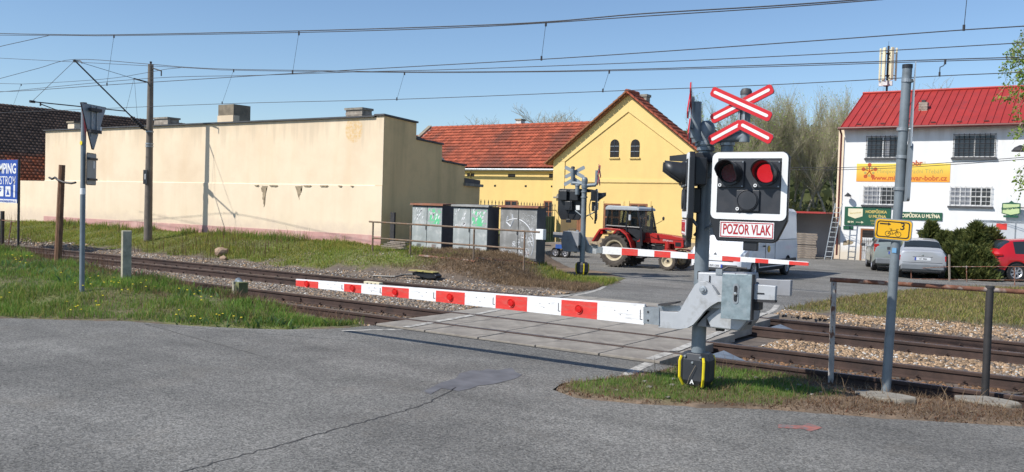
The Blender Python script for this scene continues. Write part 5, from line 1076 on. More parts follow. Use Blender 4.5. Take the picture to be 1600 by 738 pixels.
def boxpart(P, name, a, b_, m_, bev=.0): q = MB(); q.bb(a, b_, m_); return q.build(name, P, bevel=bev)
# ---- white panel van, nose towards the camera (front = +x locally, turned to -y)
vst = [(-2.75, .32, .93, 1.35, .84, 2.36), (-2.70, .28, .98, 1.35, .88, 2.42), (-1.0, .26, 1.0, 1.35, .90, 2.46), (1.0, .26, 1.0, 1.35, .90, 2.44), (1.35, .26, 1.0, 1.33, .88, 2.38), (1.55, .26, 1.0, 1.30, .86, 2.28), (2.25, .26, .99, 1.16, .80, 1.36), (2.36, .26, .98, 1.12, .80, 1.24), (2.70, .26, .94, .98, .76, 1.10), (2.88, .28, .86, .84, .68, .94), (2.95, .32, .74, .70, .60, .78)]
vl = (-11.09, 31.05, 0)
van = car_body('parcel_van', vl, -PI/2, 'tall pale blue white delivery van waiting behind the far barrier', 'van', 5.7, 2.0, vst, [('front', 1.50, 2.22), ('side', 1.2, 2.05)], (-1.55, 1.95), .34, 'vanpaint', arch=1.12, trim_z=.1)
for s_ in (-1, 1):
    q = MB(); q.bb((-2.5, s_*.985, .42), (1.5, s_*1.012, .62), 'blackplastic'); q.build('side_moulding', van, bevel=.01)
    q = MB(); q.bb((1.62, s_*1.06, 1.32), (1.75, s_*1.22, 1.72), 'black'); q.bb((1.66, s_*.93, 1.38), (1.7, s_*1.1, 1.44), 'black'); q.build('mirror', van, bevel=.02)
    q = MB(); q.bb((.95, s_*.996, .55), (.962, s_*1.006, 1.9), 'black'); q.bb((-.05, s_*.996, .6), (-.04, s_*1.006, 2.2), 'black'); q.bb((-2.5, s_*.996, 1.30), (.95, s_*1.006, 1.315), 'blackplastic'); q.build('door_gap', van)
    q = MB(); q.bb((1.05, s_*1.0, 1.08), (1.2, s_*1.03, 1.13), 'black'); q.build('door_handle', van, bevel=.008)
    q = MB(); q.prism([(2.3, .80), (2.75, .74), (2.78, .88), (2.42, 1.02), (2.28, 1.0)], 'y', s_*.60, s_*.955, 'lamp'); q.build('headlight', van, bevel=.02)
    q = MB(); q.lathe([(0, s_*1.012), (.12, s_*1.011), (.12, s_*1.0)], 'signyellow', (.62, 0, 1.0), 'y', 14); q.build('round_emblem', van)
q = MB(); q.bb((2.86, -.62, .60), (2.965, .62, .74), 'black'); q.bb((2.80, -.75, .30), (2.97, .75, .50), 'blackplastic'); q.build('grille', van, bevel=.02)
q = MB(); q.bb((2.96, -.55, .705), (2.975, -.1, .72), 'chrome'); q.bb((2.96, .1, .705), (2.975, .55, .72), 'chrome'); q.build('grille_bar', van)
q = MB(); q.prism([(-.065, .80), (0, .92), (.065, .80), (0, .68)], 'x', 2.955, 2.985, 'chrome'); q.prism([(-.03, .80), (0, .86), (.03, .80), (0, .74)], 'x', 2.984, 2.99, 'black'); q.build('front_emblem', van)
q = MB(); q.bb((2.975, -.26, .40), (2.985, .26, .51), 'platewhite'); q.bb((2.9855, .20, .40), (2.987, .26, .51), 'bluestrip'); pl_ = q.build('number_plate', van); text('4SM 1208', .095, 'ink', pl_, (2.987, -.02, .455), rot=(PI/2, 0, PI/2), sx=.85)
q = MB(); q.prism([(-.12, .0), (.12, .0), (.10, .05), (-.08, .06)], 'z', 1.085, 1.092, 'signyellow'); o = q.build('bonnet_emblem', van); o.location = (2.55, .05, .055)
q = MB(); q.cyl((2.24, -.6, 1.37), (2.0, .1, 1.66), .012, 'black', n=5); q.cyl((2.24, .1, 1.37), (2.0, .75, 1.66), .012, 'black', n=5); q.build('wiper', van)
boxpart(van, 'roof_rib', (-2.3, -.5, 2.47), (.9, -.46, 2.49), 'vanpaint'); boxpart(van, 'roof_rib', (-2.3, .46, 2.47), (.9, .5, 2.49), 'vanpaint')

# ---- silver hatchback seen from behind
hst = [(-1.98, .40, .70, .88, .62, .98), (-1.95, .32, .78, .90, .66, 1.02), (-1.80, .25, .825, .94, .68, 1.06), (-1.66, .22, .83, .95, .60, 1.16), (-1.35, .22, .83, .95, .565, 1.40), (-.6, .22, .835, .95, .58, 1.455), (.1, .22, .835, .93, .575, 1.44), (.35, .22, .835, .92, .57, 1.40), (1.05, .22, .83, .90, .68, 1.0), (1.25, .22, .82, .88, .68, .95), (1.75, .24, .76, .76, .6, .82), (1.93, .3, .66, .64, .5, .70)]
a = onZ(1440, 436.5, 0); hd = Vector((-.26, .965))
car1 = car_body('hatchback', (a.x+hd.x*1.95, a.y+hd.y*1.95, 0), math.atan2(hd.y, hd.x), 'silver hatchback parked tail towards the camera, beside the conifers', 'car', 3.9, 1.65, hst, [('rear', -1.70, -1.37), ('side', -1.35, -.75), ('side', -.68, .02), ('side', .10, .75), ('front', .38, 1.02)], (-1.28, 1.18), .29, 'silverpaint', 'parked cars', trim_z=.1)
def tail(P, xr, hw, zl0, zl1, plate, wide=.2, bz=.32, zb1=.56, platez=.82, badge=True, lx=.55):
    for s_ in (-1, 1):
        q = MB(); q.bb((xr+.0, s_*(hw-.17), zl0), (xr+.30, s_*(hw+.008), zl1), 'redlamp'); q.bb((xr-.003, s_*(hw-.15), (zl0+zl1)/2-.02), (xr+.05, s_*(hw-.02), (zl0+zl1)/2+.03), 'lamp'); q.build('tail_light', P, bevel=.02)
    q = MB(); q.bb((xr-.10, -hw*.93, bz), (xr+.25, hw*.93, zb1), 'bumpergrey'); q.build('bumper', P, bevel=.04)
    q = MB(); q.bb((xr-.03, -.27, platez-.055), (xr-.018, .27, platez+.055), 'platewhite'); q.bb((xr-.032, .215, platez-.055), (xr-.03, .27, platez+.055), 'bluestrip'); o = q.build('number_plate', P); text(plate, .085, 'ink', o, (xr-.032, -.01, platez), rot=(PI/2, 0, -PI/2), sx=.85)
    q = MB(); q.bb((xr-.02, -.33, platez+.06), (xr+.05, .33, platez+.08), 'blackplastic'); q.build('plate_recess', P)
    if badge: q = MB(); q.lathe([(0, xr-.035), (.035, xr-.033), (.04, xr-.01)], 'chrome', (0, 0, platez+.14), 'x', 12); q.build('badge', P)
M['bumpergrey'] = mat('grey bumper', (.19, .205, .22), .5, .1, .08, 4)
tail(car1, -1.96, .78, .66, .86, '1S1 4066', platez=.74); 
q = MB(); q.cyl((-1.62, -.3, 1.20), (-1.72, .15, 1.08), .010, 'black', n=4); q.build('rear_wiper', car1); q = MB(); q.cyl((-1.1, 0, 1.45), (-1.25, 0, 1.62), .006, 'black', n=4); q.build('aerial', car1)
q = MB(); q.bb((-2.07, -.7, .34), (-2.05, .7, .37), 'black'); q.build('bumper_strip', car1)
for P_, zz, yy in ((car1, .70, .66),):
    q = MB(); q.bb((-1.985, -yy, .60), (-1.975, yy, .612), 'black'); q.bb((-1.72, -.56, 1.19), (-1.70, .56, 1.205), 'black'); q.build('tailgate_gap', P_)
# ---- grey green estate behind it
est = [(-2.12, .42, .72, .90, .66, 1.0), (-2.10, .34, .80, .92, .68, 1.05), (-1.98, .26, .85, .96, .68, 1.12), (-1.90, .24, .86, .98, .64, 1.22), (-1.72, .24, .86, .98, .59, 1.42), (-.8, .24, .865, .98, .60, 1.50), (.25, .24, .865, .96, .59, 1.49), (.5, .24, .865, .95, .585, 1.44), (1.25, .24, .86, .93, .70, 1.03), (1.45, .24, .85, .92, .70, .98), (2.0, .26, .78, .78, .6, .84), (2.2, .32, .66, .66, .5, .72)]
a = onZ(1398, 425.5, 0); hd = Vector((-.30, .954))
car2 = car_body('estate_car', (a.x+hd.x*2.1, a.y+hd.y*2.1, 0), math.atan2(hd.y, hd.x), 'grey green estate car half hidden behind the pole of the yellow cycle sign', 'car', 4.3, 1.72, est, [('rear', -1.94, -1.74), ('side', -1.68, -1.05), ('side', -.98, -.1), ('side', -.02, .95), ('front', .52, 1.22)], (-1.35, 1.25), .31, 'greenpaint', 'parked cars', trim_z=.1)
tail(car2, -2.10, .80, .80, 1.12, '2S7 5120', platez=.78)
for P_, xx, yy in ((car1, .75, .87), (car2, .85, .92)):
    for s_ in (-1, 1): q = MB(); q.bb((xx-.06, s_*yy, .93), (xx+.08, s_*(yy+.17), 1.05), 'blackplastic'); q.build('mirror', P_, bevel=.02)
# ---- red crossover at the right edge
rst = [(-2.0, .45, .74, .92, .66, 1.02), (-1.97, .40, .82, .94, .68, 1.08), (-1.82, .34, .88, 1.0, .68, 1.16), (-1.55, .28, .89, 1.02, .62, 1.40), (-1.38, .26, .89, 1.02, .60, 1.50), (-.6, .26, .895, 1.02, .62, 1.56), (.2, .26, .895, 1.0, .62, 1.54), (.45, .26, .895, 1.0, .61, 1.49), (1.15, .26, .89, .98, .72, 1.10), (1.4, .26, .88, .96, .72, 1.04), (1.9, .3, .80, .84, .62, .92), (2.08, .36, .68, .7, .52, .78)]
hd = Vector((.86, .51)); ct = onZ(1588, 441, 0); right = Vector((hd.y, -hd.x)); cpos = Vector((ct.x, ct.y))-right*.88+hd*1.22
car3 = car_body('crossover_car', (cpos.x, cpos.y, 0), math.atan2(hd.y, hd.x), 'bright red crossover car cut by the right edge behind the wire fence', 'car', 4.05, 1.78, rst, [('rear', -1.78, -1.40), ('side', -1.30, -.85), ('side', -.72, .0), ('side', .08, .85), ('front', .48, 1.12)], (-1.22, 1.28), .345, 'redpaint', 'parked cars', trim_z=.1)
M['bumpergrey'].name = 'grey bumper'
for s_ in (-1, 1): q = MB(); q.bb((-1.985, s_*.56, .92), (-1.72, s_*.885, 1.0), 'redlamp'); q.build('tail_light', car3, bevel=.02)
q = MB(); q.bb((-2.05, -.84, .38), (-1.8, .84, .50), 'blackplastic'); q.build('bumper_lower', car3, bevel=.03); q = MB(); q.bb((-2.035, -.86, .50), (-1.8, .86, .74), 'redpaint'); q.build('bumper', car3, bevel=.06)
q = MB(); q.bb((-2.03, -.27, .80), (-2.015, .27, .91), 'platewhite'); o = q.build('number_plate', car3); text('1AF 3372', .085, 'ink', o, (-2.032, 0, .855), rot=(PI/2, 0, -PI/2), sx=.85)
q = MB(); q.bb((-2.02, -.5, .92), (-1.95, .5, .95), 'chrome'); q.build('boot_strip', car3); q = MB(); q.cyl((-1.2, 0, 1.56), (-1.4, 0, 1.68), .008, 'black', n=4); q.build('aerial', car3)
# ---- grey box trailer behind the red car
bxp = onY(1572, 380, 43.5); bt = empty('box_trailer', (bxp.x+.6, 43.5, 0), 0, 'pale grey box trailer behind the red car', 'trailer')
zt = onY(1560, 345, 43.5).z
M['boxgrey'] = mat('pale box body', (.55, .58, .60), .5, .1, .06, 3); q = MB(); q.bb((-1.85, 0, .7), (2.6, 1.9, zt), 'boxgrey'); q.build('box', bt, bevel=.02); q = MB(); q.bb((-1.87, -.02, zt-.07), (2.62, 1.92, zt+.01), 'galv'); q.bb((-.3, -.01, .7), (-.25, .0, zt-.07), 'galv'); q.build('edge_trim', bt); q = MB(); q.bb((-1.0, -.012, zt-.38), (-.6, -.004, zt-.12), 'redarm'); q.build('sticker', bt)
for xx in (0.2, 1.2): wheel(bt, xx, .2, .33, .2, -1)

# ---- red tractor, seen from its right side, nose to the right (+x)
rw = onZ(958, 417.5, 0); fw = onZ(1045, 422.5, 0)
T = empty('tractor', (rw.x, rw.y+.85, 0), 0, 'old red farm tractor with dark cab and cream wheel rims before the yellow house', 'tractor')
M['rimdark'] = mat('dirty wheel centre', (.09, .075, .065), .8, 0, .2, 6); M['tred'] = mat('faded red tractor paint', (.42, .018, .015), .42, 0, .12, 3, dirt=(.30, .03, .02), dscale=3, coat=.2); M['rimcream'] = mat('cream rim', (.55, .48, .33), .6, 0, .15, 4, dirt=(.32, .25, .17), dscale=5); M['tyredusty'] = mat('dusty tractor tyre', (.075, .065, .055), .95, 0, .3, 8); M['engine'] = mat('oily engine', (.022, .022, .024), .5, .2, .3, 8); M['cabroof'] = mat('pale cab roof', (.38, .41, .43), .6, 0, .08, 3)
def twheel(x_, yc, r, wdt, side, nl, rr, name='wheel'):
    w_ = empty(name, (x_, yc, r)); w_.parent = T; h = wdt/2; q = MB()
    q.lathe([(rr, -h*.75), (r*.80, -h), (r*.93, -h*.95), (r*.955, 0), (r*.93, h*.95), (r*.80, h), (rr, h*.75)], 'tyredusty', axis='y', n=36)
    for k in range(nl):
        for s_ in (-1, 1):
            t = (k+(.25 if s_ > 0 else -.25))*2*PI/nl; q.box((r*.955*math.cos(t), s_*h*.5, r*.955*math.sin(t)), (r*.085, h*.98, r*.075), 'tyredusty', rz=0, ry=-t, rx=s_*.0)
    q.build('tyre', w_); s = side; q = MB(); q.lathe([(0, s*h*.05), (rr*.30, s*h*.1), (rr*.36, s*h*.0), (rr*.5, -s*h*.05), (rr*.80, s*h*.20), (rr*.9, s*h*.7), (rr*1.04, s*h*.80), (rr*1.04, -s*h*.75)], 'rimcream', axis='y', n=32)
    q.lathe([(0, s*h*.25), (rr*.2, s*h*.24), (rr*.24, s*h*.05)], 'engine', axis='y', n=14)
    if rr > .3: q.lathe([(0, s*h*.30), (rr*.2, s*h*.32), (rr*.5, s*h*.24), (rr*.80, s*h*.30), (rr*.82, s*h*.1)], 'rimdark', axis='y', n=28)
    for k in range(8): t = k*PI/4; q.lathe([(0, s*h*.2), (rr*.035, s*h*.2), (rr*.04, s*h*.05)], 'iron', (rr*.33*math.cos(t), 0, rr*.33*math.sin(t)), 'y', 6)
    q.build('rim', w_, smooth=True)
T.scale = (.96, .96, .96); wb_ = (fw-rw).length/.96
for s_ in (-1, 1): twheel(0, s_*.72, .67, .40, s_, 22, .40, 'rear_wheel'); twheel(wb_, s_*.68, .37, .22, s_, 16, .22, 'front_wheel')
def tp(name, poly, y0, y1, m_, bev=.01, par=T): q = MB(); q.prism(poly, 'y', y0, y1, m_); return q.build(name, par, bevel=bev)
tp('transmission', [(-.35, .45), (.5, .40), (1.2, .42), (wb_+.15, .45), (wb_+.15, .72), (1.2, .75), (.9, 1.0), (-.3, 1.05)], -.24, .24, 'engine', .02)
hood = tp('bonnet', [(.98, 1.02), (1.0, 1.42), (1.5, 1.40), (2.2, 1.34), (2.62, 1.27), (2.68, 1.20), (2.70, .92), (2.62, .86), (2.35, .86), (2.32, 1.02)], -.29, .29, 'tred', .05)
tp('bonnet_line', [(1.0, 1.24), (2.66, 1.17), (2.66, 1.155), (1.0, 1.225)], -.296, .296, 'black', 0, hood)
text('ZETOR 5211', .085, 'whitefilm', hood, (2.05, -.297, 1.135), rot=(PI/2, .04, 0), sx=.95)
q = MB(); q.bb((2.36, -.296, .93), (2.60, .296, 1.09), 'black'); q.bb((2.69, -.22, .9), (2.715, .22, 1.2), 'black'); q.build('grille', hood)
for s_ in (-1, 1):
    q = MB(); q.lathe([(0, 2.735), (.07, 2.73), (.085, 2.69)], 'lamp', (0, s_*.13, 1.05), 'x', 14); q.build('headlight', hood)
    q = MB(); q.tube([(1.15, s_*.25, .6), (1.2, s_*.27, .95), (1.5, s_*.27, .9), (1.62, s_*.25, .62)], .035, 'engine'); q.lathe([(0, .62), (.10, .62), (.11, .70), (.10, .95), (0, .96)], 'tred', (2.02, s_*.24, .15), 'z', 12); q.bb((1.3, s_*.2, .62), (1.9, s_*.27, .92), 'engine'); q.bb((1.35, s_*.2, .94), (1.8, s_*.26, 1.0), 'engine'); q.build('engine_side', T)
    tp('front_fender', [(1.75, .58), (1.92, .72), (2.12, .80), (2.45, .80), (2.62, .74), (2.64, .70), (2.44, .755), (2.14, .755), (1.96, .68), (1.8, .54)], s_*.55, s_*.82, 'tred')
    # rear mudguard: curved sheet over the wheel
    tp('mudguard', [(-1.0, 1.0), (-.78, 1.34), (-.66, 1.50), (-.35, 1.55), (.28, 1.52), (.56, 1.34), (.74, 1.04), (.84, .70), (.80, .70), (.69, 1.02), (.52, 1.29), (.26, 1.46), (-.34, 1.49), (-.60, 1.44), (-.72, 1.28), (-.93, .97)], s_*.50, s_*.93, 'tred')
    tp('step', [(.95, .42), (1.22, .42), (1.22, .46), (.95, .46)], s_*.35, s_*.8, 'iron'); tp('lower_door', [(.66, 1.45), (1.06, 1.45), (1.08, .72), (.92, .62), (.86, 1.0)], s_*.60, s_*.64, 'black'); tp('door_panel', [(.80, 1.42), (1.0, 1.42), (1.02, 1.06), (.90, 1.04)], s_*.645, s_*.655, 'tred')
    # cab frame bars
    q = MB()
    for a_, b2 in (((-.50, 1.62), (-.38, 2.28)), ((.42, 1.62), (.46, 2.28)), ((1.08, 1.42), (.88, 2.28)), ((-.50, 1.64), (1.08, 1.60)), ((-.38, 2.28), (.88, 2.28)), ((.42, 1.62), (.48, 1.0)), ((1.08, 1.45), (1.12, .9))): q.cyl((a_[0], s_*.68, a_[1]), (b2[0], s_*.66, b2[1]), .038, 'black', n=6)
    q.build('cab_frame', T)
    tp('cab_side', [(-.50, 1.64), (1.06, 1.60), (1.10, 1.40), (.98, 1.10), (.80, 1.06), (.62, 1.36), (.34, 1.54), (-.45, 1.56)], s_*.60, s_*.66, 'black')
    q = MB(); q.cyl((1.05, s_*.7, 1.75), (1.22, s_*.95, 1.9), .012, 'black', n=5); q.lathe([(0, -.02), (.07, -.015), (.085, .02), (0, .03)], 'black', (1.24, s_*.96, 1.98), 'x', 12); q.build('mirror', T)
    q = MB(); q.cyl((.55, s_*.70, 1.9), (.62, s_*.82, 2.0), .01, 'black', n=5); q.bb((.58, s_*.78, 1.88), (.67, s_*.84, 2.10), 'lamp'); q.build('work_light', T, bevel=.02)
M['cabglass'] = mat('smoked cab glass', (.02, .024, .026), .08, 0, .1, 2)
mm = M['cabglass']; nn = mm.node_tree; bsd = nn.nodes['Principled BSDF']; tr_ = nn.nodes.new('ShaderNodeBsdfTransparent'); tr_.inputs[0].default_value = (.75, .8, .8, 1); mxs = nn.nodes.new('ShaderNodeMixShader'); mxs.inputs[0].default_value = .30; nn.links.new(tr_.outputs[0], mxs.inputs[1]); nn.links.new(bsd.outputs[0], mxs.inputs[2]); nn.links.new(mxs.outputs[0], nn.nodes['Material Output'].inputs[0])
for s_ in (-1, 1):
    tp('side_window', [(-.47, 1.66), (.40, 1.66), (.43, 2.25), (-.36, 2.25)], s_*.665, s_*.67, 'cabglass', 0); tp('side_window', [(.46, 1.66), (1.03, 1.50), (.87, 2.25), (.49, 2.25)], s_*.665, s_*.67, 'cabglass', 0)
q = MB(); q.add([(1.10, -.62, 1.48), (1.10, .62, 1.48), (.90, .62, 2.24), (.90, -.62, 2.24)], [(0, 1, 2, 3)], 'cabglass'); q.build('windscreen', T); q = MB(); q.add([(-.52, -.62, 1.66), (-.52, .62, 1.66), (-.40, .62, 2.24), (-.40, -.62, 2.24)], [(0, 1, 2, 3)], 'cabglass'); q.build('rear_window', T)
tp('cab_roof', [(-.52, 2.27), (1.0, 2.27), (.98, 2.36), (.86, 2.42), (-.40, 2.45), (-.50, 2.38)], -.76, .76, 'cabroof', .03)
tp('seat', [(-.1, 1.2), (.35, 1.2), (.35, 1.32), (.05, 1.34), (-.02, 1.75), (-.14, 1.78)], -.24, .24, 'black', .03); q = MB(); q.lathe([(.17, -.012), (.19, 0), (.17, .012), (.15, 0), (.17, -.012)], 'black', (0, 0, 0), 'z', 16); o = q.build('steering_wheel', T); o.location = (.62, 0, 1.70); o.rotation_euler = (0, R(-35), 0); q = MB(); q.cyl((.62, 0, 1.7), (.95, 0, 1.3), .025, 'black', n=6); q.build('steering_column', T); q = MB(); q.bb((-.45, -.6, 1.1), (1.05, .6, 1.18), 'black'); q.bb((.95, -.55, 1.15), (1.08, .55, 1.52), 'black'); q.build('cab_floor', T)
q = MB(); q.cyl((1.30, -.24, 1.38), (1.30, -.24, 1.95), .065, 'black', n=10); q.cyl((1.30, -.24, 1.95), (1.30, -.24, 2.48), .028, 'black', n=8); q.build('exhaust', T, smooth=True)
q = MB(); q.tube([(-.45, .3, .9), (-.8, .3, .7), (-1.2, .3, .66)], .035, 'engine'); q.tube([(-.45, -.3, .9), (-.8, -.3, .7), (-1.2, -.3, .66)], .035, 'engine'); q.tube([(-.5, -.2, 1.4), (-.95, -.22, 1.45)], .03, 'iron'); q.bb((-.7, -.3, .75), (-.35, .3, 1.1), 'engine'); q.build('linkage', T)
q = MB(); q.bb((-.62, -.9, 1.30), (-.52, -.5, 1.42), 'redlamp'); q.build('tail_light', T)
# ---- low trailer with a blue body, left of the far barrier
a = onZ(882, 402, .03); tl = empty('flat_trailer', (a.x, a.y, 0), R(4), 'low flat farm trailer with a blue side, half hidden by the far barrier machine', 'trailer')
M['blue'] = mat('faded blue sheet', (.03, .10, .36), .6, .1, .2, 4); q = MB(); q.bb((-1.2, 0, .42), (.15, 1.5, .62), 'oldwood'); q.bb((-1.6, -.02, .50), (-.7, 1.4, .54), 'iron'); q.build('platform', tl); q = MB(); q.bb((-.45, -.03, .40), (.12, -.005, .58), 'blue'); q.build('blue_side', tl)
for xx in (-.5, 0): wheel(tl, xx, .12, .22, .14, -1, spokes=5)

# ================================================================== POLES, SIGNS, CABINETS, RAILINGS
# ---- right grey pole with the yellow cycle sign
b0 = onZ(1384, 614, .02); tp_ = onY(1418, 103, b0.y); P = empty('sign_pole', (b0.x, b0.y, 0), 0, 'leaning grey pole with a yellow cycle route sign and a sign seen edge on', 'sign post')
tx, tz = tp_.x-b0.x, tp_.z
m = MB(); m.cyl((0, 0, .02), (tx, 0, tz), .056, 'galv_pole', n=18); m.build('pole', P, smooth=True); m = MB(); m.cyl((tx, 0, tz-.03), (tx, 0, tz+.015), .062, 'black', n=16); m.build('cap', P)
def at_(py): t = (onY(1400, py, b0.y).z)/tz; return (tx*t, onY(1400, py, b0.y).z)
M['signpaint'] = M['signyellow']
def sgn(px0, py0, px1, py1):
    a_ = onY(px0, py0, b0.y); return a_
c0 = onY(1397.5, 359, b0.y); W_ = (onY(1427, 359, b0.y).x-onY(1368, 359, b0.y).x); e = empty('cycle_sign', (c0.x-b0.x, -.075, c0.z)); e.parent = P; e.rotation_euler = (0, R(3.0), R(4)); H_ = W_*.60
m = MB(); m.prism(rounded(-W_/2, W_/2, -H_/2, H_/2, .05), 'y', -.004, .004, 'signback'); pn = m.build('backing', e); m = MB(); m.prism(rounded(-W_/2+.012, W_/2-.012, -H_/2+.012, H_/2-.012, .042), 'y', -.0075, -.0045, 'signyellow'); m.build('panel', e)
out = rounded(-W_/2+.03, W_/2-.03, -H_/2+.03, H_/2-.03, .034); inn = rounded(-W_/2+.043, W_/2-.043, -H_/2+.043, H_/2-.043, .028); n_ = len(out); m = MB(); m.add([(a_, -.009, b_) for a_, b_ in out]+[(a_, -.009, b_) for a_, b_ in inn], [(i, (i+1) % n_, n_+(i+1) % n_, n_+i) for i in range(n_)], 'ink'); m.build('border', e)
m = MB(); m.bb((-W_*.36, -.0095, H_*.215), (-W_*.14, -.008, H_*.275), 'ink'); m.prism([(-W_*.14, H_*.17), (-W_*.06, H_*.245), (-W_*.14, H_*.32)], 'y', -.0095, -.008, 'ink'); m.build('arrow', e)
text('3', .125, 'ink', e, (W_*.24, -.009, H_*.17), bold=.001)
m = MB()
def ring(cx, cz, r): m.add([(cx+rr*math.cos(k*PI/12), -.009, cz+rr*math.sin(k*PI/12)) for rr in (r, r-.006) for k in range(24)], [(k, (k+1) % 24, 24+(k+1) % 24, 24+k) for k in range(24)], 'ink')
def ln(a_, b_): m.cyl((a_[0], -.0085, a_[1]), (b_[0], -.0085, b_[1]), .003, 'ink', n=4)
zc = -H_*.2; ring(-.055, zc, .033); ring(.065, zc, .033)
for a_, b_ in (((-.055, zc), (-.02, zc+.045)), ((-.02, zc+.045), (.045, zc+.045)), ((.065, zc), (.04, zc+.06)), ((.04, zc+.06), (.062, zc+.062)), ((-.055, zc), (.005, zc-.004)), ((.005, zc-.004), (-.026, zc+.06)), ((-.04, zc+.06), (-.012, zc+.06)), ((.005, zc-.004), (.047, zc+.04))): ln(a_, b_)
m.build('bicycle_symbol', e)
# edge-on signs
vx = Vector((b0.x, b0.y)).normalized()
for nm, (pxa, pya), (pxb, pyb), dpt, th in (('warning_sign', (1431, 96), (1421, 232), 1.0, .012), ('rectangular_sign', (1420, 226), (1414, 315), .5, .03)):
    ta, tb_ = onY(pxa, pya, b0.y), onY(pxb, pyb, b0.y); cx_, cz_ = (ta.x+tb_.x)/2-b0.x, (ta.z+tb_.z)/2; hh = ta.z-tb_.z
    e = empty(nm, (cx_, 0, cz_)); e.parent = P; e.rotation_euler = (0, math.atan2(ta.x-tb_.x, hh), 0)
    sub = empty('blade', (0, 0, 0)); bpy.data.objects.remove(sub)
    an_ = math.atan2(vx.y, vx.x)+(R(2.0) if nm == 'warning_sign' else R(8)); q = MB()
    if nm == 'warning_sign': q.prism([(-.45, -hh/2), (.45, -hh/2), (0, hh/2)], 'y', -th/2, th/2, 'signback')
    else: q.prism(rounded(-.25, .25, -hh/2, hh/2, .05), 'y', -th/2, th/2, 'signback'); q.prism(rounded(-.245, .245, -hh/2+.005, hh/2-.005, .05), 'y', -th/2-.002, -th/2, 'whitefilm')
    o = q.build('sign_plate', e); o.rotation_euler = (0, 0, an_); q = MB()
    for zz in (-hh*.28, hh*.28): q.cyl((0, 0, zz), (-(cx_+0)+tx*(cz_+zz)/tz, 0, zz), .014, 'galv', n=6); q.lathe([(.058, zz-.02), (.068, zz-.02), (.068, zz+.02), (.058, zz+.02)], 'galv', (-(cx_)+tx*(cz_+zz)/tz, 0, 0))
    q.build('clamp', e)
M['palesticker'] = mat('pale blue sticker', (.16, .36, .58), .5, 0, .1, 5); m = MB(); m.box((tx*.44, -.056, 1.80), (.05, .012, .06), 'palesticker'); m.build('blue_sticker', P)
# ---- concrete slabs under poles
for px_, py_, wx_, wy_, lb in ((1382, 621, .85, .42, 'broken flat concrete slab under the grey sign pole'), (1543, 629, .80, .45, 'broken flat concrete slab under the black railing post')):
    g_ = onZ(px_, py_, .03); q = MB(); pr_ = [(math.cos(k*PI/5)*wx_/2*random.uniform(.8, 1.1), math.sin(k*PI/5)*wy_/2*random.uniform(.8, 1.1)) for k in range(10)]; q.prism(pr_, 'z', -.08, .045, 'slab'); o = q.build('concrete_slab', loc=(g_.x, g_.y, .02), bevel=.012); o.rotation_euler = (R(2), R(-3), R(-20)); tag(o, lb, 'slab')
# ---- rusty pipe railing at the right
r0 = onZ(1298, 599, .03); r1 = onZ(1539, 619, .03); RL = empty('pipe_railing', (r0.x, r0.y, 0), 0, 'rusty single pipe railing with one peeling post and one black post beside the tracks', 'railing')
pt = lambda px, py, yy: (lambda p: (p.x-r0.x, p.y-r0.y, p.z))(onY(px, py, yy))
m = MB(); a_ = pt(1303, 441, r0.y); m.cyl((0, 0, -.05), (a_[0], 0, a_[2]), .036, 'peelpost', n=12); o = m.build('post', RL, smooth=True); o['label'] = 'rusty post with peeling white paint'
m = MB(); b_ = pt(1547, 447, r1.y); m.cyl((r1.x-r0.x, r1.y-r0.y, 0), (b_[0], b_[1], b_[2]), .045, 'tar', n=12); m.cyl((b_[0], b_[1], b_[2]-.03), (b_[0], b_[1], b_[2]+.0), .05, 'tar', n=12); o = m.build('post', RL, smooth=True); o['label'] = 'black tarred post'
m = MB(); c_ = pt(1297, 437, r0.y); d_ = pt(1546, 453, r1.y); e_ = Vector(d_)+(Vector(d_)-Vector(c_))*.9; m.cyl(c_, d_, .030, 'rustpipe', n=10); m.cyl(d_, e_, .030, 'rustpipe', n=10); m.build('rail', RL, smooth=True)
# ---- left sign pole with an inverted triangle seen from behind
g0 = gnd(128, 456); P = empty('sign_pole', (g0.x, g0.y, g0.z), 0, 'grey pole at the left with an inverted triangular sign and a plate seen from behind', 'sign post')
tz = onY(131, 162, g0.y).z-g0.z; tx = onY(131, 162, g0.y).x-g0.x; m = MB(); m.cyl((0, 0, -.1), (tx, 0, tz), .048, 'galv_pole', n=16); m.build('pole', P, smooth=True); m = MB(); m.cyl((tx, 0, tz-.02), (tx, 0, tz+.02), .055, 'iron', n=12); m.build('cap', P)
yaw = R(118)
e = empty('give_way_sign', (tx+.03, .17, onY(142, 180, g0.y).z-g0.z)); e.parent = P; e.rotation_euler = (0, 0, yaw)
zt = onY(142, 162, g0.y).z-g0.z-e.location.z; zb = onY(142, 233, g0.y).z-g0.z-e.location.z
def rtri(o_): return [(-.43+o_, zt-o_*.6), (-.40+o_, zt-o_*.4), (.40-o_, zt-o_*.4), (.43-o_, zt-o_*.6), (.03, zb+o_*1.5), (-.03, zb+o_*1.5)]
m = MB(); m.prism(rtri(0), 'y', -.012, .0, 'black'); m.prism(rtri(.018), 'y', -.016, -.0125, 'signback'); m.prism(rtri(.003), 'y', .001, .004, 'redsign'); m.build('sign_plate', e)
m = MB(); m.bb((-.10, -.035, zb+.25), (-.06, -.0165, zt-.03), 'galv'); m.bb((.08, -.035, zb+.3), (.12, -.0165, zt-.03), 'galv'); m.build('back_rail', e)
m = MB()
for zz in (zt-.10, zb+.35): m.bb((-.20, -.09, zz-.03), (.16, -.036, zz+.03), 'iron')
m.build('clamp', e); m = MB(); m.bb((.22, -.019, -.32), (.28, -.0165, -.18), 'whitefilm'); m.build('sticker', e)
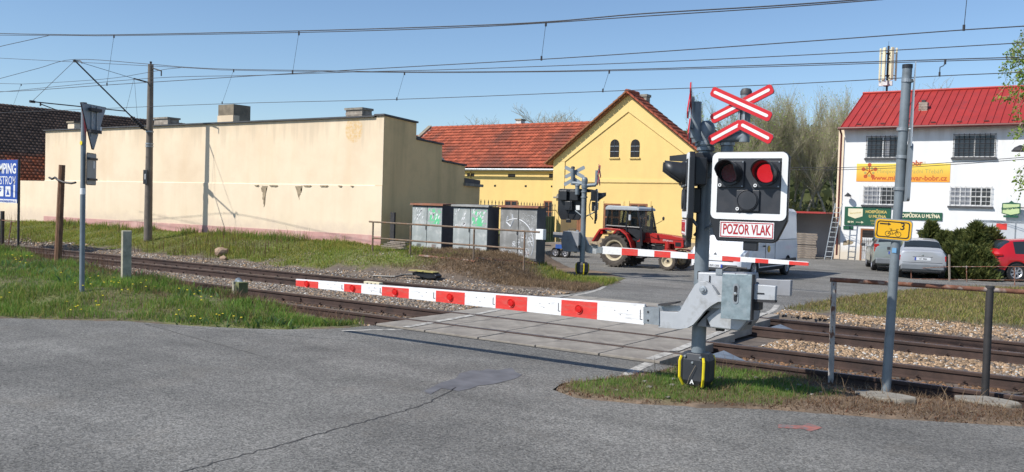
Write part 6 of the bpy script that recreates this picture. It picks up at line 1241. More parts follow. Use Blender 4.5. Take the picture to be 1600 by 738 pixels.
e = empty('additional_plate', (tx*.7+.03, .14, onY(143, 264, g0.y).z-g0.z)); e.parent = P; e.rotation_euler = (0, 0, R(130)); hh = onY(143, 239, g0.y).z-onY(143, 290, g0.y).z
m = MB(); m.prism(rounded(-.25, .25, -hh/2, hh/2, .04), 'y', -.01, 0, 'black'); m.prism(rounded(-.235, .235, -hh/2+.015, hh/2-.015, .04), 'y', -.014, -.0105, 'signback'); m.build('sign_plate', e); m = MB()
for zz in (-hh*.32, hh*.32): m.bb((-.22, -.05, zz-.02), (.22, -.0145, zz+.02), 'iron')
m.build('clamp', e); m = MB(); m.bb((.08, -.018, .02), (.16, -.0145, .16), 'whitefilm'); m.build('sticker', e)
m = MB(); zz = onY(130, 224, g0.y).z-g0.z; m.lathe([(0, -.052), (.04, -.0515), (.042, -.047)], 'yellow', (tx*.75, 0, zz), 'y', 12); m.lathe([(.0485, -.0), (.0495, 0), (.0495, .12), (.0485, .12)], 'whitefilm', (tx*.55, 0, onY(130, 304, g0.y).z-g0.z)); m.build('sticker', P)
# ---- wooden post with a cross wire, concrete posts
g0 = gnd(90, 413); tp_ = onY(97, 258, g0.y); m = MB(); m.cyl((0, 0, -.1), (tp_.x-g0.x, 0, tp_.z-g0.z), .085, 'wood', r2=.07, n=9); P = empty('wooden_post', tuple(g0), 0, 'tall leaning brown wooden post with a twisted wire through it', 'post'); m.build('post', P, smooth=True)
m = MB(); zz = onY(97, 279, g0.y).z-g0.z; xx = (tp_.x-g0.x)*.85; m.tube([(-.62+xx, .05, zz+.02), (-.4+xx, 0, zz-.02), (-.2+xx, -.04, zz+.02), (xx, -.1, zz-.03), (.2+xx, -.06, zz-.09), (.45+xx, 0, zz-.11), (.6+xx, 0, zz-.09)], .025, 'iron', 5); m.build('twisted_wire', P)
g0 = gnd(197, 437); tp_ = onY(193, 360, g0.y); hh = tp_.z-g0.z; q = MB(); q.prism([(-.09, -.1), (.09, -.1), (.075, hh*.98), (.06, hh), (-.07, hh)], 'y', -.09, .09, 'postconc'); o = q.build('concrete_post', loc=tuple(g0), bevel=.01); o.rotation_euler = (0, R(-1.5), R(-22)); tag(o, 'short pale square concrete post standing in the grass at the left', 'post')
g0 = gnd(26, 392)
g0 = gnd(8, 378) if False else g0
# ---- track side box with a corrugated hose
yb = 12.3; pA, pB = onY(361, 440, yb), onY(383, 475, yb); BX = empty('cable_box', (onY(377, 475, yb).x, yb, gz(onY(377, 475, yb).x, yb)), R(-18), 'small green and grey cable marker box with a pale post by the near track', 'box')
hh = onY(377, 441, yb).z-BX.location.z
M['mossy'] = mat('mossy lid', (.16, .17, .07), .9, 0, .3, 8); q = MB(); q.bb((-.08, -.10, hh*.45), (.10, .10, hh), 'mossy'); q.bb((-.08, -.10, -.1), (.10, .10, hh*.449), 'galv_pole'); q.build('box', BX); q = MB(); q.bb((-.20, -.13, -.1), (-.13, -.05, hh), 'postconc'); q.bb((-.12, -.13, -.1), (-.085, -.06, hh*.9), 'postconc'); q.build('post', BX)
q = MB(); pts = [(-.16, .12, hh-.16), (-.32, .12, hh-.10), (-.45, .12, hh-.04), (-.53, .12, hh-.02)]; q.tube(pts, .075, 'galv_pole', 10); q.build('hose', BX, smooth=True)
# ---- campsite board
yb = 17.0; a_, b_ = onY(-46, 248, yb), onY(28, 318, yb); gg = gz(onY(26, 388, yb).x, yb)
P = empty('campsite_board', ((a_.x+b_.x)/2, yb, gg), 0, 'blue campsite board with white lettering at the left edge', 'sign'); W_, z0, z1 = b_.x-a_.x, b_.z-gg, onY(28, 250, yb).z-gg
M['campblue'] = mat('blue board print', (.02, .075, .36), .5, 0, .12, 2)
m = MB(); m.bb((-W_/2, -.03, z0), (W_/2, .0, z1), 'campblue'); m.build('panel', P); m = MB(); m.bb((-W_/2+.02, -.034, z0+.0), (W_/2-.02, -.031, z0+.14), 'whitefilm'); m.build('lower_strip', P)
for s_ in (-1, 1): m = MB(); m.cyl((s_*W_/2, .03, -.2), (s_*W_/2, .03, z1+.03), .045, 'tar', n=10); m.build('post', P, smooth=True)
text('CAMPING', .52, 'whitefilm', P, (W_/2-.08, -.033, z1-.34), sx=.82, align='RIGHT', bold=.012); text('OSTROV', .44, 'whitefilm', P, (W_/2-.12, -.033, z1-.78), sx=.86, align='RIGHT'); text('i', .95, 'whitefilm', P, (W_/2-.12, -.033, z0+.52), sx=.9, align='RIGHT', bold=.02); text('www.kempostrov.cz', .15, 'campblue', P, (W_/2-.1, -.037, z0+.07), align='RIGHT', bold=.003)
m = MB(); m.prism(rounded(W_/2-.86, W_/2-.48, z0+.24, z0+.62, .04), 'y', -.035, -.031, 'whitefilm'); m.prism([(W_/2-.8, z0+.3), (W_/2-.54, z0+.3), (W_/2-.67, z0+.52)], 'y', -.037, -.0355, 'campblue'); m.prism(rounded(W_/2-1.5, W_/2-1.0, z0+.24, z0+.62, .04), 'y', -.035, -.031, 'whitefilm'); m.build('pictogram', P)
text('P', .34, 'campblue', P, (W_/2-1.25, -.037, z0+.43), bold=.01)
# low rusty fence remains at far left
g0 = gnd(12, 385); LF = empty('broken_fence', tuple(g0), 0, 'rusty low fence remains at the far left edge below the campsite board', 'fence'); m = MB(); q_ = onY(18, 345, g0.y); m.cyl((0, 0, -.1), (q_.x-g0.x, 0, q_.z-g0.z), .03, 'rustpipe', n=6); m.build('post', LF); m = MB(); q2 = onY(2, 330, g0.y); m.cyl((q2.x-g0.x, .05, -.1), (q2.x-g0.x, .05, q2.z-g0.z), .09, 'tar', n=6); m.build('post', LF); m = MB(); m.cyl((q2.x-g0.x-.8, 0, q_.z-g0.z+.02), (q_.x-g0.x+.35, 0, q_.z-g0.z-.04), .02, 'rustpipe', n=6); m.build('rail', LF)
# ---- three relay cabinets
M['cab1'] = mat('chalky zinc sheet', (.36, .39, .38), .6, .15, .14, 3, dirt=(.55, .56, .54), dscale=2.6, dlo=.5, dhi=.66); M['cab3'] = mat('dull zinc sheet', (.25, .25, .24), .6, .15, .2, 3, dirt=(.40, .40, .39), dscale=3, dlo=.52, dhi=.66); M['cabside'] = mat('cabinet side in painted shade', (.075, .08, .09), .6, .1, .2, 3); M['cabroofrust'] = mat('rusty cabinet roof', (.25, .10, .055), .8, .1, .25, 4, dirt=(.19, .16, .14), dscale=3); M['cabroofgrey'] = mat('grey cabinet roof', (.24, .24, .23), .7, .1, .2, 4)  # cabinet sides have their shade painted into the dark body colour
def gfm(name, col, sc, lo, hi, base):
    """sprayed marks: hard-edged noise blotches over the sheet colour"""
    return mat(name, base, .6, .1, .12, 3, dirt=col, dscale=sc, dlo=lo, dhi=hi)
M['gr_green'] = gfm('green spray blotches', (.13, .58, .27), 5, .47, .53, (.36, .39, .38)); M['gr_white'] = mat('white spray', (.72, .73, .74), .6, 0, .1, 5)
cabs = [((643, 391.5), (690, 395), 319.5, .735, 'cab1', 'cabroofrust', 'leftmost relay cabinet with a rusty roof and green spray on its right door'), ((707, 397.5), (761, 401), 321.5, .75, 'cab1', 'cabroofgrey', 'middle relay cabinet with a plain grey roof and green spray'), ((780, 402.5), (838, 408.5), 323, .77, 'cab3', 'cabroofrust', 'dull right hand relay cabinet covered in white sprayed drawings')]
for ci, ((xa, ya), (xb, yb_), ytop, sc_, mm_, mr_, lb) in enumerate(cabs):
    zg = HC*(1-sc_); A_ = onZ(xa, ya, zg); B_ = onZ(xb, yb_, zg); yy = (A_.y+B_.y)/2; A_ = onY(xa, ya, yy); B_ = onY(xb, yb_, yy); W_ = B_.x-A_.x; H_ = onY(xa, ytop, yy).z-zg; D_ = .62 if ci < 2 else .5
    P = empty('relay_cabinet', (A_.x, yy, zg), 0, lb, 'cabinet', 'relay cabinets behind the railing')
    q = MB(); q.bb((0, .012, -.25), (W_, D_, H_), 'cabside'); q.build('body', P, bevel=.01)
    q = MB(); q.prism([(-.07, H_-.005), (D_+.06, H_+.03), (D_+.06, H_+.06), (-.07, H_+.045), (-.09, H_-.02)], 'x', -.05, W_+.06, mr_); q.build('roof', P)
    for k in range(2):
        x0, x1 = (.015+k*(W_/2), W_/2-.008+k*(W_/2-.007)); q = MB(); q.bb((x0, -.02, .05), (x1, .012, H_-.07), mm_); d_ = q.build('door', P, bevel=.006)
        if k == 1 or True: q = MB(); q.bb((W_/2-.045+k*.06, -.036, H_*.47), (W_/2-.022+k*.06, -.02, H_*.55), 'iron'); 
        if k == 0: q.build('door_handle', d_)
        q = MB(); xc = (x0+x1)/2
        for j in range(4): q.bb((xc-.09, -.026, .16+j*.028), (xc+.09, -.0205, .172+j*.028), 'cabroofrust' if k else 'iron')
        q.build('vent', d_)
        if ci < 2 and k == 1: q = MB(); q.prism(rounded(x0+.05, x1-.04, H_*.60, H_*.93, .08), 'y', -.0225, -.0205, 'gr_green'); tag(q.build('green_spray', d_), kind='stuff')
        if ci < 2:
            q = MB()
            for j in range(14): xx = x0+.06+random.random()*(x1-x0-.2); zz = H_*random.uniform(.55, .9); q.prism([(xx, zz), (xx+.02, zz), (xx+.05+random.uniform(0, .05), zz+.1), (xx+.03, zz+.1)], 'y', -.0245, -.0226, 'gr_white')
            tag(q.build('white_spray', d_), kind='stuff')
        else:
            q = MB()
            def stroke(pts, w_=.022):
                for a_, b_ in zip(pts[:-1], pts[1:]): 
                    if x0+.01 < a_[0] < x1-.01 and x0+.01 < b_[0] < x1-.01: q.cyl((a_[0], -.0205, a_[1]), (b_[0], -.0205, b_[1]), w_/2.6, 'gr_white', n=4)
            stroke([(W_*.42+W_*.50*math.sin(t), H_*.30+H_*.47*math.cos(t)) for t in [k_*.12-.5 for k_ in range(22)]], .045)
            for cx_, cz_, rr in ((.12, .12, .13), (.30, .10, .10), (.55, .15, .16), (.75, .13, .15), (.66, .42, .16), (.52, .33, .09), (.84, .35, .16), (.88, .55, .10), (.40, .28, .1)):
                cx_ *= W_; cz_ *= H_
                for j in range(6): t = j*PI/3+cx_; stroke([(cx_, cz_), (cx_+rr*math.cos(t)*.7, cz_+rr*1.1*math.sin(t))], .03)
                stroke([(cx_+rr*.6*math.cos(t_*.5), cz_+rr*math.sin(t_*.5)) for t_ in range(9)], .02)
            for j in range(60):
                xx = W_*random.uniform(.5, .95); zz = H_*random.uniform(.62, .88); stroke([(xx, zz), (xx+random.uniform(-.04, .04), zz+random.uniform(-.04, .04))], .012)
            stroke([(W_*.22, H_*.82), (W_*.18, H_*.70), (W_*.30, H_*.62), (W_*.36, H_*.74), (W_*.33, H_*.86)], .06)
            tag(q.build('white_spray', d_), kind='stuff')
    q = MB(); q.bb((-.02, -.03, -.02), (W_+.02, .0, .04), 'cabside'); q.build('plinth_bar', P)
    if ci == 2:
        a_ = onY(840, 358, yy); b_ = onY(851, 375, yy); q = MB(); q.bb((a_.x-A_.x, -.1, b_.z-zg), (b_.x-A_.x, .08, a_.z-zg), 'whitefilm'); o = q.build('meter_box', bevel=.01, loc=(A_.x, yy, zg)); tag(o, 'small white box on the right end of the rusty railing by the third cabinet', 'box')
g_ = gz(-19, 23.9)
# platform edge of rusty planks in front of the cabinets
for k, (pa, pb_, lb) in enumerate((((655, 402), (742, 411), 'rusty beam lying below the first two cabinets'), ((745, 406), (838, 414), 'rusty beam lying below the third cabinet'))):
    A_, B_ = gnd(*pa), gnd(*pb_); m = MB(); m.cyl((0, 0, .03), (B_.x-A_.x, B_.y-A_.y, B_.z-A_.z+.03), .045, 'rustpipe', n=4); o = m.build('rusty_beam', loc=tuple(A_)); tag(o, lb, 'beam')
# black upright and plank pile beside the first cabinet
A_ = onX(613, 384, -20.9); m = MB(); zt = onX(613, 332, -20.9).z; m.bb((-.09, -.04, -.2), (.09, .04, zt-A_.z), 'iron'); o = m.build('steel_upright', loc=tuple(A_)); tag(o, 'dark steel upright standing against the shaded end wall', 'post')
pk = gnd(618, 391); PL = empty('plank_pile', tuple(pk), R(-10), 'few old grey planks lying beside the dark steel upright', 'planks')
for k in range(5): m = MB(); m.box((random.uniform(-.1, .1), k*.06-.1, .06+.05*k), (1.3-.1*k, .16, .035), 'oldwood', rz=random.uniform(-.1, .1), ry=random.uniform(-.03, .03)); m.build('plank', PL)
# ---- rusty railing before the cabinets
sc_ = .72; yR = 29.5*sc_; pts = [(583, 348, 390), (642, 352.5, 397.5), (741, 358.5, 404), (820, 363, 409)]; a0 = onY(577, 347, yR); RL = empty('tube_railing', (a0.x, yR, 0), 0, 'rusty double tube railing in front of the relay cabinets', 'railing')
for px_, pt_, pb_ in pts:
    a_ = onY(px_, pt_, yR); b_ = onY(px_, pb_+3, yR); m = MB(); m.cyl((a_.x-a0.x, 0, a_.z), (a_.x-a0.x, 0, b_.z-.2), .028, 'rustrail', n=8); m.build('post', RL, smooth=True)
for (xa, ya), (xb, yb_) in (((577, 346.5), (843, 363)), ((583, 372), (820, 389.5))):
    a_, b_ = onY(xa, ya, yR), onY(xb, yb_, yR); m = MB(); m.cyl((a_.x-a0.x, -.0, a_.z), (b_.x-a0.x, 0, b_.z), .027, 'rustrail', n=8); m.build('rail', RL, smooth=True)
# ---- track equipment: black and yellow device, cables, pale junction box, rocks
g0 = gnd(662, 438); TD = empty('track_device', tuple(g0), R(0), 'black track side device with a worn yellow lid beyond the far track', 'track equipment'); TD.scale = (.72, .8, .72); M['wornlid'] = mat('worn yellow lid', (.42, .36, .12), .7, 0, .25, 6, dirt=(.12, .11, .09), dscale=7); m = MB(); m.prism([(-.55, .26), (-.25, .34), (.05, .33), (.55, .34), (.75, .22), (.7, .12), (.3, .08), (-.2, .14)], 'y', -.12, .2, 'black'); m.build('body', TD, bevel=.02)
m = MB(); m.prism([(-.62, .34), (.12, .34), (.10, .37), (-.6, .375)], 'y', -.2, .2, 'wornlid'); m.prism([(.14, .335), (.62, .33), (.6, .355), (.15, .365)], 'y', -.18, .2, 'wornlid'); m.build('lid', TD); m = MB(); m.cyl((-.1, 0, -.1), (-.1, 0, .2), .05, 'black'); m.cyl((.35, 0, -.1), (.35, 0, .12), .05, 'black'); m.build('leg', TD)
for k in range(3): m = MB(); m.tube([(-.45, .02*k, .24-.03*k), (-.9, -.08*k, .16), (-1.3, -.1-.05*k, .06), (-1.9-.2*k, -.2-.1*k, .03)], .03, 'black', 6); m.build('cable', TD)
c_ = onZ(588, 441, .08); q = MB(); q.box((0, 0, .06), (.56, .14, .11), 'creamfilm'); 
for k in range(3): q.lathe([(0, -.085), (.025, -.084), (.028, -.07)], 'iron', (-.14+k*.14, 0, .06), 'y', 8)
o = q.build('junction_box', loc=(c_.x, c_.y-.12, -.02), bevel=.008); tag(o, 'small cream junction box with three dark plugs on the far track', 'box')
for k, (px_, py_, s_, lb) in enumerate(((346, 400, .26, 'larger tan boulder of the two at the foot of the grass bank'), (349, 407, .13, 'smaller tan stone just below the larger boulder'))):
    g0 = gnd(px_, py_); bm = bmesh.new(); bmesh.ops.create_icosphere(bm, subdivisions=2, radius=s_)
    for v_ in bm.verts: v_.co *= random.uniform(.8, 1.15); v_.co.z *= .75
    me = bpy.data.meshes.new('boulder'); bm.to_mesh(me); bm.free(); M.setdefault('boulder', mat('tan stone', (.36, .25, .17), .9, 0, .25, 8, .3, 20)); me.materials.append(M['boulder']); o = bpy.data.objects.new('boulder', me); C.objects.link(o); o.location = (g0.x, g0.y, g0.z+s_*.5); tag(o, lb, 'rock')
# ---- wire fence with thin posts on the far right
F_ = [(1482, 400, 438), (1585, 436, 441), (1425, 418, 441), (1590, 398, 440)]
yf_ = 35.2; a0 = onY(1483, 440, yf_); WF = empty('wire_fence', (a0.x, yf_, 0), 0, 'sagging wire fence on thin crooked stakes in front of the parked cars', 'fence')
for px_, pt_, pb_, r_ in ((1484, 398, 440, .04), (1424, 402, 442, .02), (1586, 418, 442, .02), (1511, 415, 441, .015)): t_ = onY(px_-1, pt_, yf_); b_ = onY(px_, pb_, yf_); m = MB(); m.cyl((b_.x-a0.x, 0, -.1), (t_.x-a0.x, 0, t_.z), r_, 'oldwood' if r_ > .03 else 'rustpipe', n=6); m.build('post', WF)
for pa in (((1424, 420), (1484, 417), (1600, 417)), ((1424, 436), (1484, 437), (1600, 438))):
    for a_, b_ in zip(pa[:-1], pa[1:]): A_, B_ = onY(*a_, yf_), onY(*b_, yf_); m = MB(); m.cyl((A_.x-a0.x, 0, A_.z), (B_.x-a0.x, 0, B_.z), .012, 'rustpipe', n=4); m.build('wire', WF)

# ================================================================== OVERHEAD LINE
sM = .86; yM = 24.66*sM; bM_ = gnd(231, 381); base = onY(231, 380, yM); MX = base.x; top = onY(233, 101, yM).z; gM = gz(MX, yM)
P = empty('catenary_mast', (MX, yM, gM), 0, 'slender grey concrete catenary mast with a cantilever bracket over the tracks', 'mast')
m = MB(); m.cyl((0, 0, -.2), (0, 0, top-gM), .165, 'mast', r2=.105, n=18); m.build('pole', P, smooth=True)
def mm(px, py, y=None, x=None): p = onX(px, py, MX); return (0, p.y-yM, p.z-gM)
k_top, k_arm, k_end, k_mid = mm(117, 95), mm(226, 203), mm(50, 159), mm(197, 174)
m = MB(); m.cyl(k_arm, k_top, .028, 'iron', n=8); m.build('cantilever_tube', P); d_ = (Vector(k_top)-Vector(k_arm)).normalized(); a_ = Vector(k_arm)
m = MB(); m.cyl(a_+d_*.02, a_+d_*.75, .045, 'iron', n=8)
for k in range(6): m.cyl(a_+d_*(.12+k*.1), a_+d_*(.16+k*.1), .085, 'iron', n=10)
m.cyl((0, 0, k_arm[2]), k_arm, .03, 'iron'); m.build('insulator', P)
m = MB(); m.cyl(k_end, k_mid, .022, 'iron', n=6); m.cyl((0, k_end[1]+.3, k_end[2]-.05), mm(88, 172), .018, 'iron', n=6); m.cyl((0, k_end[1]+.3, k_end[2]-.0), (0, k_end[1]+.3, k_end[2]-.12), .03, 'iron', n=6); m.cyl((0, k_end[1]-.08, k_end[2]), (0, k_end[1]+.1, k_end[2]), .05, 'iron', n=6); m.build('registration_arm', P)
m = MB(); m.cyl(k_top, k_end, .009, 'iron', n=5); tt_ = mm(185, 125); m.cyl(k_top, mm(209, 123), .009, 'iron', n=5); m.cyl(mm(209, 123), (0, 0, mm(228, 129)[2]), .03, 'iron', n=6); m.cyl(mm(209, 124), mm(197, 172), .006, 'iron', n=4); m.cyl(mm(210, 124), mm(215, 190), .006, 'iron', n=4); m.build('stay', P)
m = MB(); m.lathe([(0, -.02), (.06, .0), (.07, .06), (0, .09)], 'iron', (k_top[0], k_top[1], k_top[2]-.05)); m.tube([(0, k_top[1], k_top[2]), (.18, k_top[1]+.1, k_top[2]), (.3, k_top[1]+.1, k_top[2]-.1)], .02, 'iron', 5); m.build('suspension_clamp', P)
m = MB(); a_ = onY(236, 107, yM); b_ = onY(252, 113, yM); m.tube([(.1, 0, a_.z-gM), (a_.x-MX+.2, 0, a_.z-gM-.02), (b_.x-MX, 0, b_.z-gM+.05), (b_.x-MX, 0, b_.z-gM-.15)], .025, 'iron', 5); m.lathe([(0, .12), (.05, .1), (.03, 0), (0, 0)], 'iron', (0, 0, top-gM)); m.build('top_bracket', P)
for py_ in (225, 229, 206): z_ = onY(232, py_, yM).z-gM; m = MB(); m.lathe([(.135, z_-.03), (.15, z_-.03), (.15, z_+.03), (.135, z_+.03)], 'galv'); m.build('band', P)
z_ = onY(232, 277, yM).z-gM; m = MB(); m.bb((-.13, -.17, z_-.28), (.13, -.14, z_+.28), 'black'); pl_ = m.build('number_plate', P); text('1', .30, 'whitefilm', pl_, (0, -.172, z_), bold=.006); m = MB(); m.prism([(-.22, 0), (-.12, 0), (-.12, .3)], 'y', -.03, .03, 'redsign'); o = m.build('red_marker', P); o.location = (0, 0, onY(228, 342, yM).z-gM+.3)
def wirerun(name, pts, y, r_, label, group, ext=True):
    W3 = [onY(a_, b_, y) for a_, b_ in pts]
    if ext:
        W3.insert(0, W3[0]+(W3[0]-W3[1]).normalized()*14); W3.append(W3[-1]+(W3[-1]-W3[-2]).normalized()*9)
    m = MB(); 
    S_ = []
    for i in range(len(W3)-1):
        p0, p1, p2, p3 = W3[max(0, i-1)], W3[i], W3[i+1], W3[min(len(W3)-1, i+2)]
        for k in range(5):
            t = k/5; S_.append(p1.lerp(p2, t) if (i == 0 or i == len(W3)-2) else .5*((2*p1)+(p2-p0)*t+(2*p0-5*p1+4*p2-p3)*t*t+(3*p1-p0-3*p2+p3)*t**3))
    S_.append(W3[-1]); m.tube(S_, r_, 'wire', 5); o = m.build(name); tag(o, label, 'wire', None); return o
y1, y2 = 13.45, 17.6; y2m = yM+k_top[1]
wirerun('catenary_wire', [(-60, 50), (0, 52.5), (80, 54), (180, 54.5), (467, 48.5), (700, 41.5), (853, 34.5), (1000, 22), (1200, 10), (1365, -2), (1500, -14)], y1, .011, 'uppermost thick catenary wire crossing the whole sky', None)
wirerun('catenary_wire', [(80, 55.5), (180, 56), (467, 51), (700, 44), (853, 36), (1000, 26), (1200, 13), (1365, 0.5), (1500, -12)], y1, .009, 'auxiliary wire just below the uppermost catenary wire', None)
wirerun('catenary_wire', [(-30, 82), (0, 73), (40, 64), (78, 55.5)], y1, .009, 'short slanting wire joining the uppermost wire at the left edge', None, False)
wirerun('contact_wire', [(-60, 135), (0, 143.5), (168, 133), (457, 115), (650, 104), (846, 93), (1000, 83), (1300, 62), (1506, 47), (1650, 38)], y1, .008, 'contact wire of the near track, the second wire down at the right edge', None)
wirerun('catenary_wire', [(-30, 131), (0, 123), (60, 107), (117, 93), (228, 100), (288, 105), (365, 108.5), (500, 110.5), (632, 112.5), (800, 112), (952, 109.5), (1200, 102), (1480, 93), (1650, 88)], y2m, .010, 'catenary wire of the far track sagging from the mast bracket', None)
wirerun('catenary_wire', [(288, 106), (365, 110), (632, 113.6), (800, 113), (952, 111), (1200, 104.5), (1480, 95.5), (1650, 91)], y2, .008, 'auxiliary wire just below the far catenary wire', None)
wirerun('feeder_wire', [(-30, 130), (35, 131.5), (160, 124), (228, 114), (262, 108), (288, 105.5)], y2m, .008, 'thin wire curving from the left edge up behind the mast top', None, False)
wirerun('contact_wire', [(60, 174), (347, 162.5), (620, 155.5), (942, 143), (1200, 133), (1468, 119), (1650, 111)], y2, .008, 'contact wire of the far track, lowest of the overhead wires', None)
wirerun('feeder_wire', [(-60, 148), (0, 144), (228, 123), (400, 118), (560, 112.5), (700, 109), (1000, 98), (1300, 84), (1600, 67), (1680, 62)], 16.2, .008, 'single wire between the two pairs of overhead wires', None)
for i, ((xa, ya), (xb, yb_), yy, lb) in enumerate((((178, 56), (167, 133), y1, 'thin dropper wire left of the mast'), ((467, 51), (457, 115), y1, 'thin dropper wire above the left part of the cream building'), ((853, 36), (846, 93), y1, 'thin dropper wire in the middle of the sky'), ((1512, -15), (1506, 46), y1, 'thin dropper wire at the top right corner'), ((33, 132), (17, 175), y2, 'faint dropper wire at the left edge above the brown roof'), ((365, 110), (347, 162), y2, 'thin dropper wire right above the square chimney'), ((632, 114), (620, 156), y2, 'thin dropper wire above the corner of the cream building'), ((952, 111), (942, 143), y2, 'thin dropper wire left of the gable peak'), ((1477, 95.5), (1468, 118), y2, 'short crooked dropper wire above the red sheet roof'))):
    A_, B_ = onY(xa, ya, yy), onY(xb, yb_, yy); m = MB(); 
    if xa == 1477: m.tube([A_, A_+Vector((-.02, 0, -.08)), (A_+B_)/2+Vector((-.04, 0, .02)), B_], .008, 'wire', 4)
    else: m.cyl(A_, B_, .0045, 'wire', n=4)
    m.cyl(A_+Vector((0, 0, .02)), A_-Vector((0, 0, .06)), .02, 'wire', n=5); m.cyl(B_+Vector((0, 0, .06)), B_-Vector((0, 0, .02)), .018, 'wire', n=5); o = m.build('dropper_wire'); tag(o, lb, 'wire', 'droppers of the overhead line')
for (xa, ya), (xb, yb_), lb in (((1228, 262), (1640, 243), 'upper of two thin wires running to the street lamp'), ((1228, 265.5), (1640, 246), 'lower of two thin wires running to the street lamp')):
    m = MB(); A_, B_ = onY(xa, ya, 44.8), onY(xb, yb_, 40); mid = (A_+B_)/2-Vector((0, 0, .15)); m.tube([A_, A_.lerp(mid, .5)-Vector((0, 0, .05)), mid, mid.lerp(B_, .5)-Vector((0, 0, .02)), B_], .013, 'wire', 4); o = m.build('service_wire'); tag(o, lb, 'wire')
# street lamp at the right edge
a_ = onY(1592, 232, 38); P = empty('street_lamp', (a_.x+1.4, 38, 0), 0, 'dark street lamp head reaching in at the right edge', 'street lamp'); z_ = a_.z; m = MB(); m.cyl((0, 0, 0), (0, 0, z_+.2), .07, 'galv_pole', n=10); m.build('pole', P); m = MB(); m.tube([(0, 0, z_+.1), (-.7, 0, z_+.22), (-1.2, 0, z_+.10)], .03, 'iron', 6); m.build('arm', P); m = MB(); m.lathe([(.03, .12), (.2, .03), (.30, -.10), (.28, -.12), (.05, -.1)], 'iron', (-1.35, 0, z_)); m.build('lamp_shade', P)

# ================================================================== TREES, SHRUBS, HILL
M['bark'] = mat('tree bark', (.33, .29, .22), .9, 0, .3, 4, .2, 20); M['twig'] = mat('bare twigs', (.40, .36, .24), .9, 0, .2, 2); M['leaf'] = mat('young leaves', (1, 1, 1), .6, 0, .15, 2, attr=True, spec=.2); leafy(M['leaf'], .4)
def tree(name, loc, h, spread, label, cat, group=None, upright=.8, seed=1, leaves=900, leafcol=(.22, .27, .07), trunk_r=.2, nb=10, levels=4, leafsize=.09, forks=1, first=.28, twr=.012, droop=0):
    r_ = random.Random(seed); P = empty(name, loc, r_.random()*6, label, cat, group); L0, L1, A0_, A1_, TP = [], [], [], [], []; T0, T1, TA, TB = [], [], [], []
    def br(p, d, ln_, rad, lv):
        n = 5 if lv < 2 else 3; q = Vector(p); dd = Vector(d); step = ln_/n
        for i in range(n):
            nd = (dd+Vector((r_.uniform(-.22, .22), r_.uniform(-.22, .22), r_.uniform(-.05, .18)*upright-droop*lv*.05))).normalized(); q2 = q+nd*step; ra, rb = rad*(1-i/n*.75), rad*(1-(i+1)/n*.75)
            (T0 if lv < 2 else L0).append(tuple(q)); (T1 if lv < 2 else L1).append(tuple(q2)); (TA if lv < 2 else A0_).append(max(ra, twr*.6)); (TB if lv < 2 else A1_).append(max(rb, twr*.5))
            if lv < levels and (i > 0 or lv > 0):
                k = (nb//3 if lv == 0 else (3 if lv == 1 else 2))
                for _ in range(k):
                    an_ = r_.uniform(0, 2*PI); side = Vector((math.cos(an_), math.sin(an_), 0)); nd2 = (nd*upright+side*spread*(.9 if lv else 1)+Vector((0, 0, .1))).normalized()
                    br(q.lerp(q2, r_.random()), nd2, ln_*r_.uniform(.42, .62)*(1 if lv else (1-.45*i/n)), rb*.55, lv+1)
            if lv >= levels-1: TP.append(tuple(q2))
            q, dd = q2, nd
    for f in range(forks):
        a = r_.uniform(0, 6.28); t0 = Vector((0, 0, 0)); top_ = Vector((math.cos(a)*.04*h*f, math.sin(a)*.04*h*f, h*first)); T0.append((0, 0, -.3)); T1.append(tuple(top_)); TA.append(trunk_r); TB.append(trunk_r*.75)
        br(top_, (math.cos(a)*.12*f, math.sin(a)*.12*f, 1), h*(1-first)*.98, trunk_r*.72, 0)
    zs_ = h/max(p_[2] for p_ in L1+T1); T0, T1, L0, L1, TP = [[(p_[0], p_[1], p_[2]*zs_) for p_ in Q_] for Q_ in (T0, T1, L0, L1, TP)]
    V, F = segs(T0, T1, TA, TB, 6); npmesh('trunk', V, F, [M['bark']], parent=P, smooth=True)
    V, F = segs(L0, L1, A0_, A1_, 3); tag(npmesh('twigs', V, F, [M['twig']], parent=P), kind='stuff')
    if leaves and TP:
        lr = np.random.default_rng(seed); TPa = np.array(TP); idx = lr.integers(0, len(TPa), leaves); c = TPa[idx]+lr.normal(0, leafsize*1.6, (leaves, 3)); s = leafsize*lr.uniform(.6, 1.4, (leaves, 1)); u_ = lr.normal(size=(leaves, 3)); u_ /= np.linalg.norm(u_, axis=1)[:, None]; v_ = np.cross(u_, lr.normal(size=(leaves, 3))); v_ /= np.linalg.norm(v_, axis=1)[:, None]
        V = np.stack([c-u_*s, c+v_*s*.45, c+u_*s, c-v_*s*.45], 1).reshape(-1, 3); k = (np.arange(leaves)*4)[:, None]; col = np.repeat(np.array(leafcol)[None]*lr.uniform(.5, 1.4, (leaves, 1)), 4, 0); tag(npmesh('foliage', V, k+np.array([[0, 1, 2, 3]]), [M['leaf']], col=np.clip(col, 0, 1), parent=P), kind='stuff')
    return P
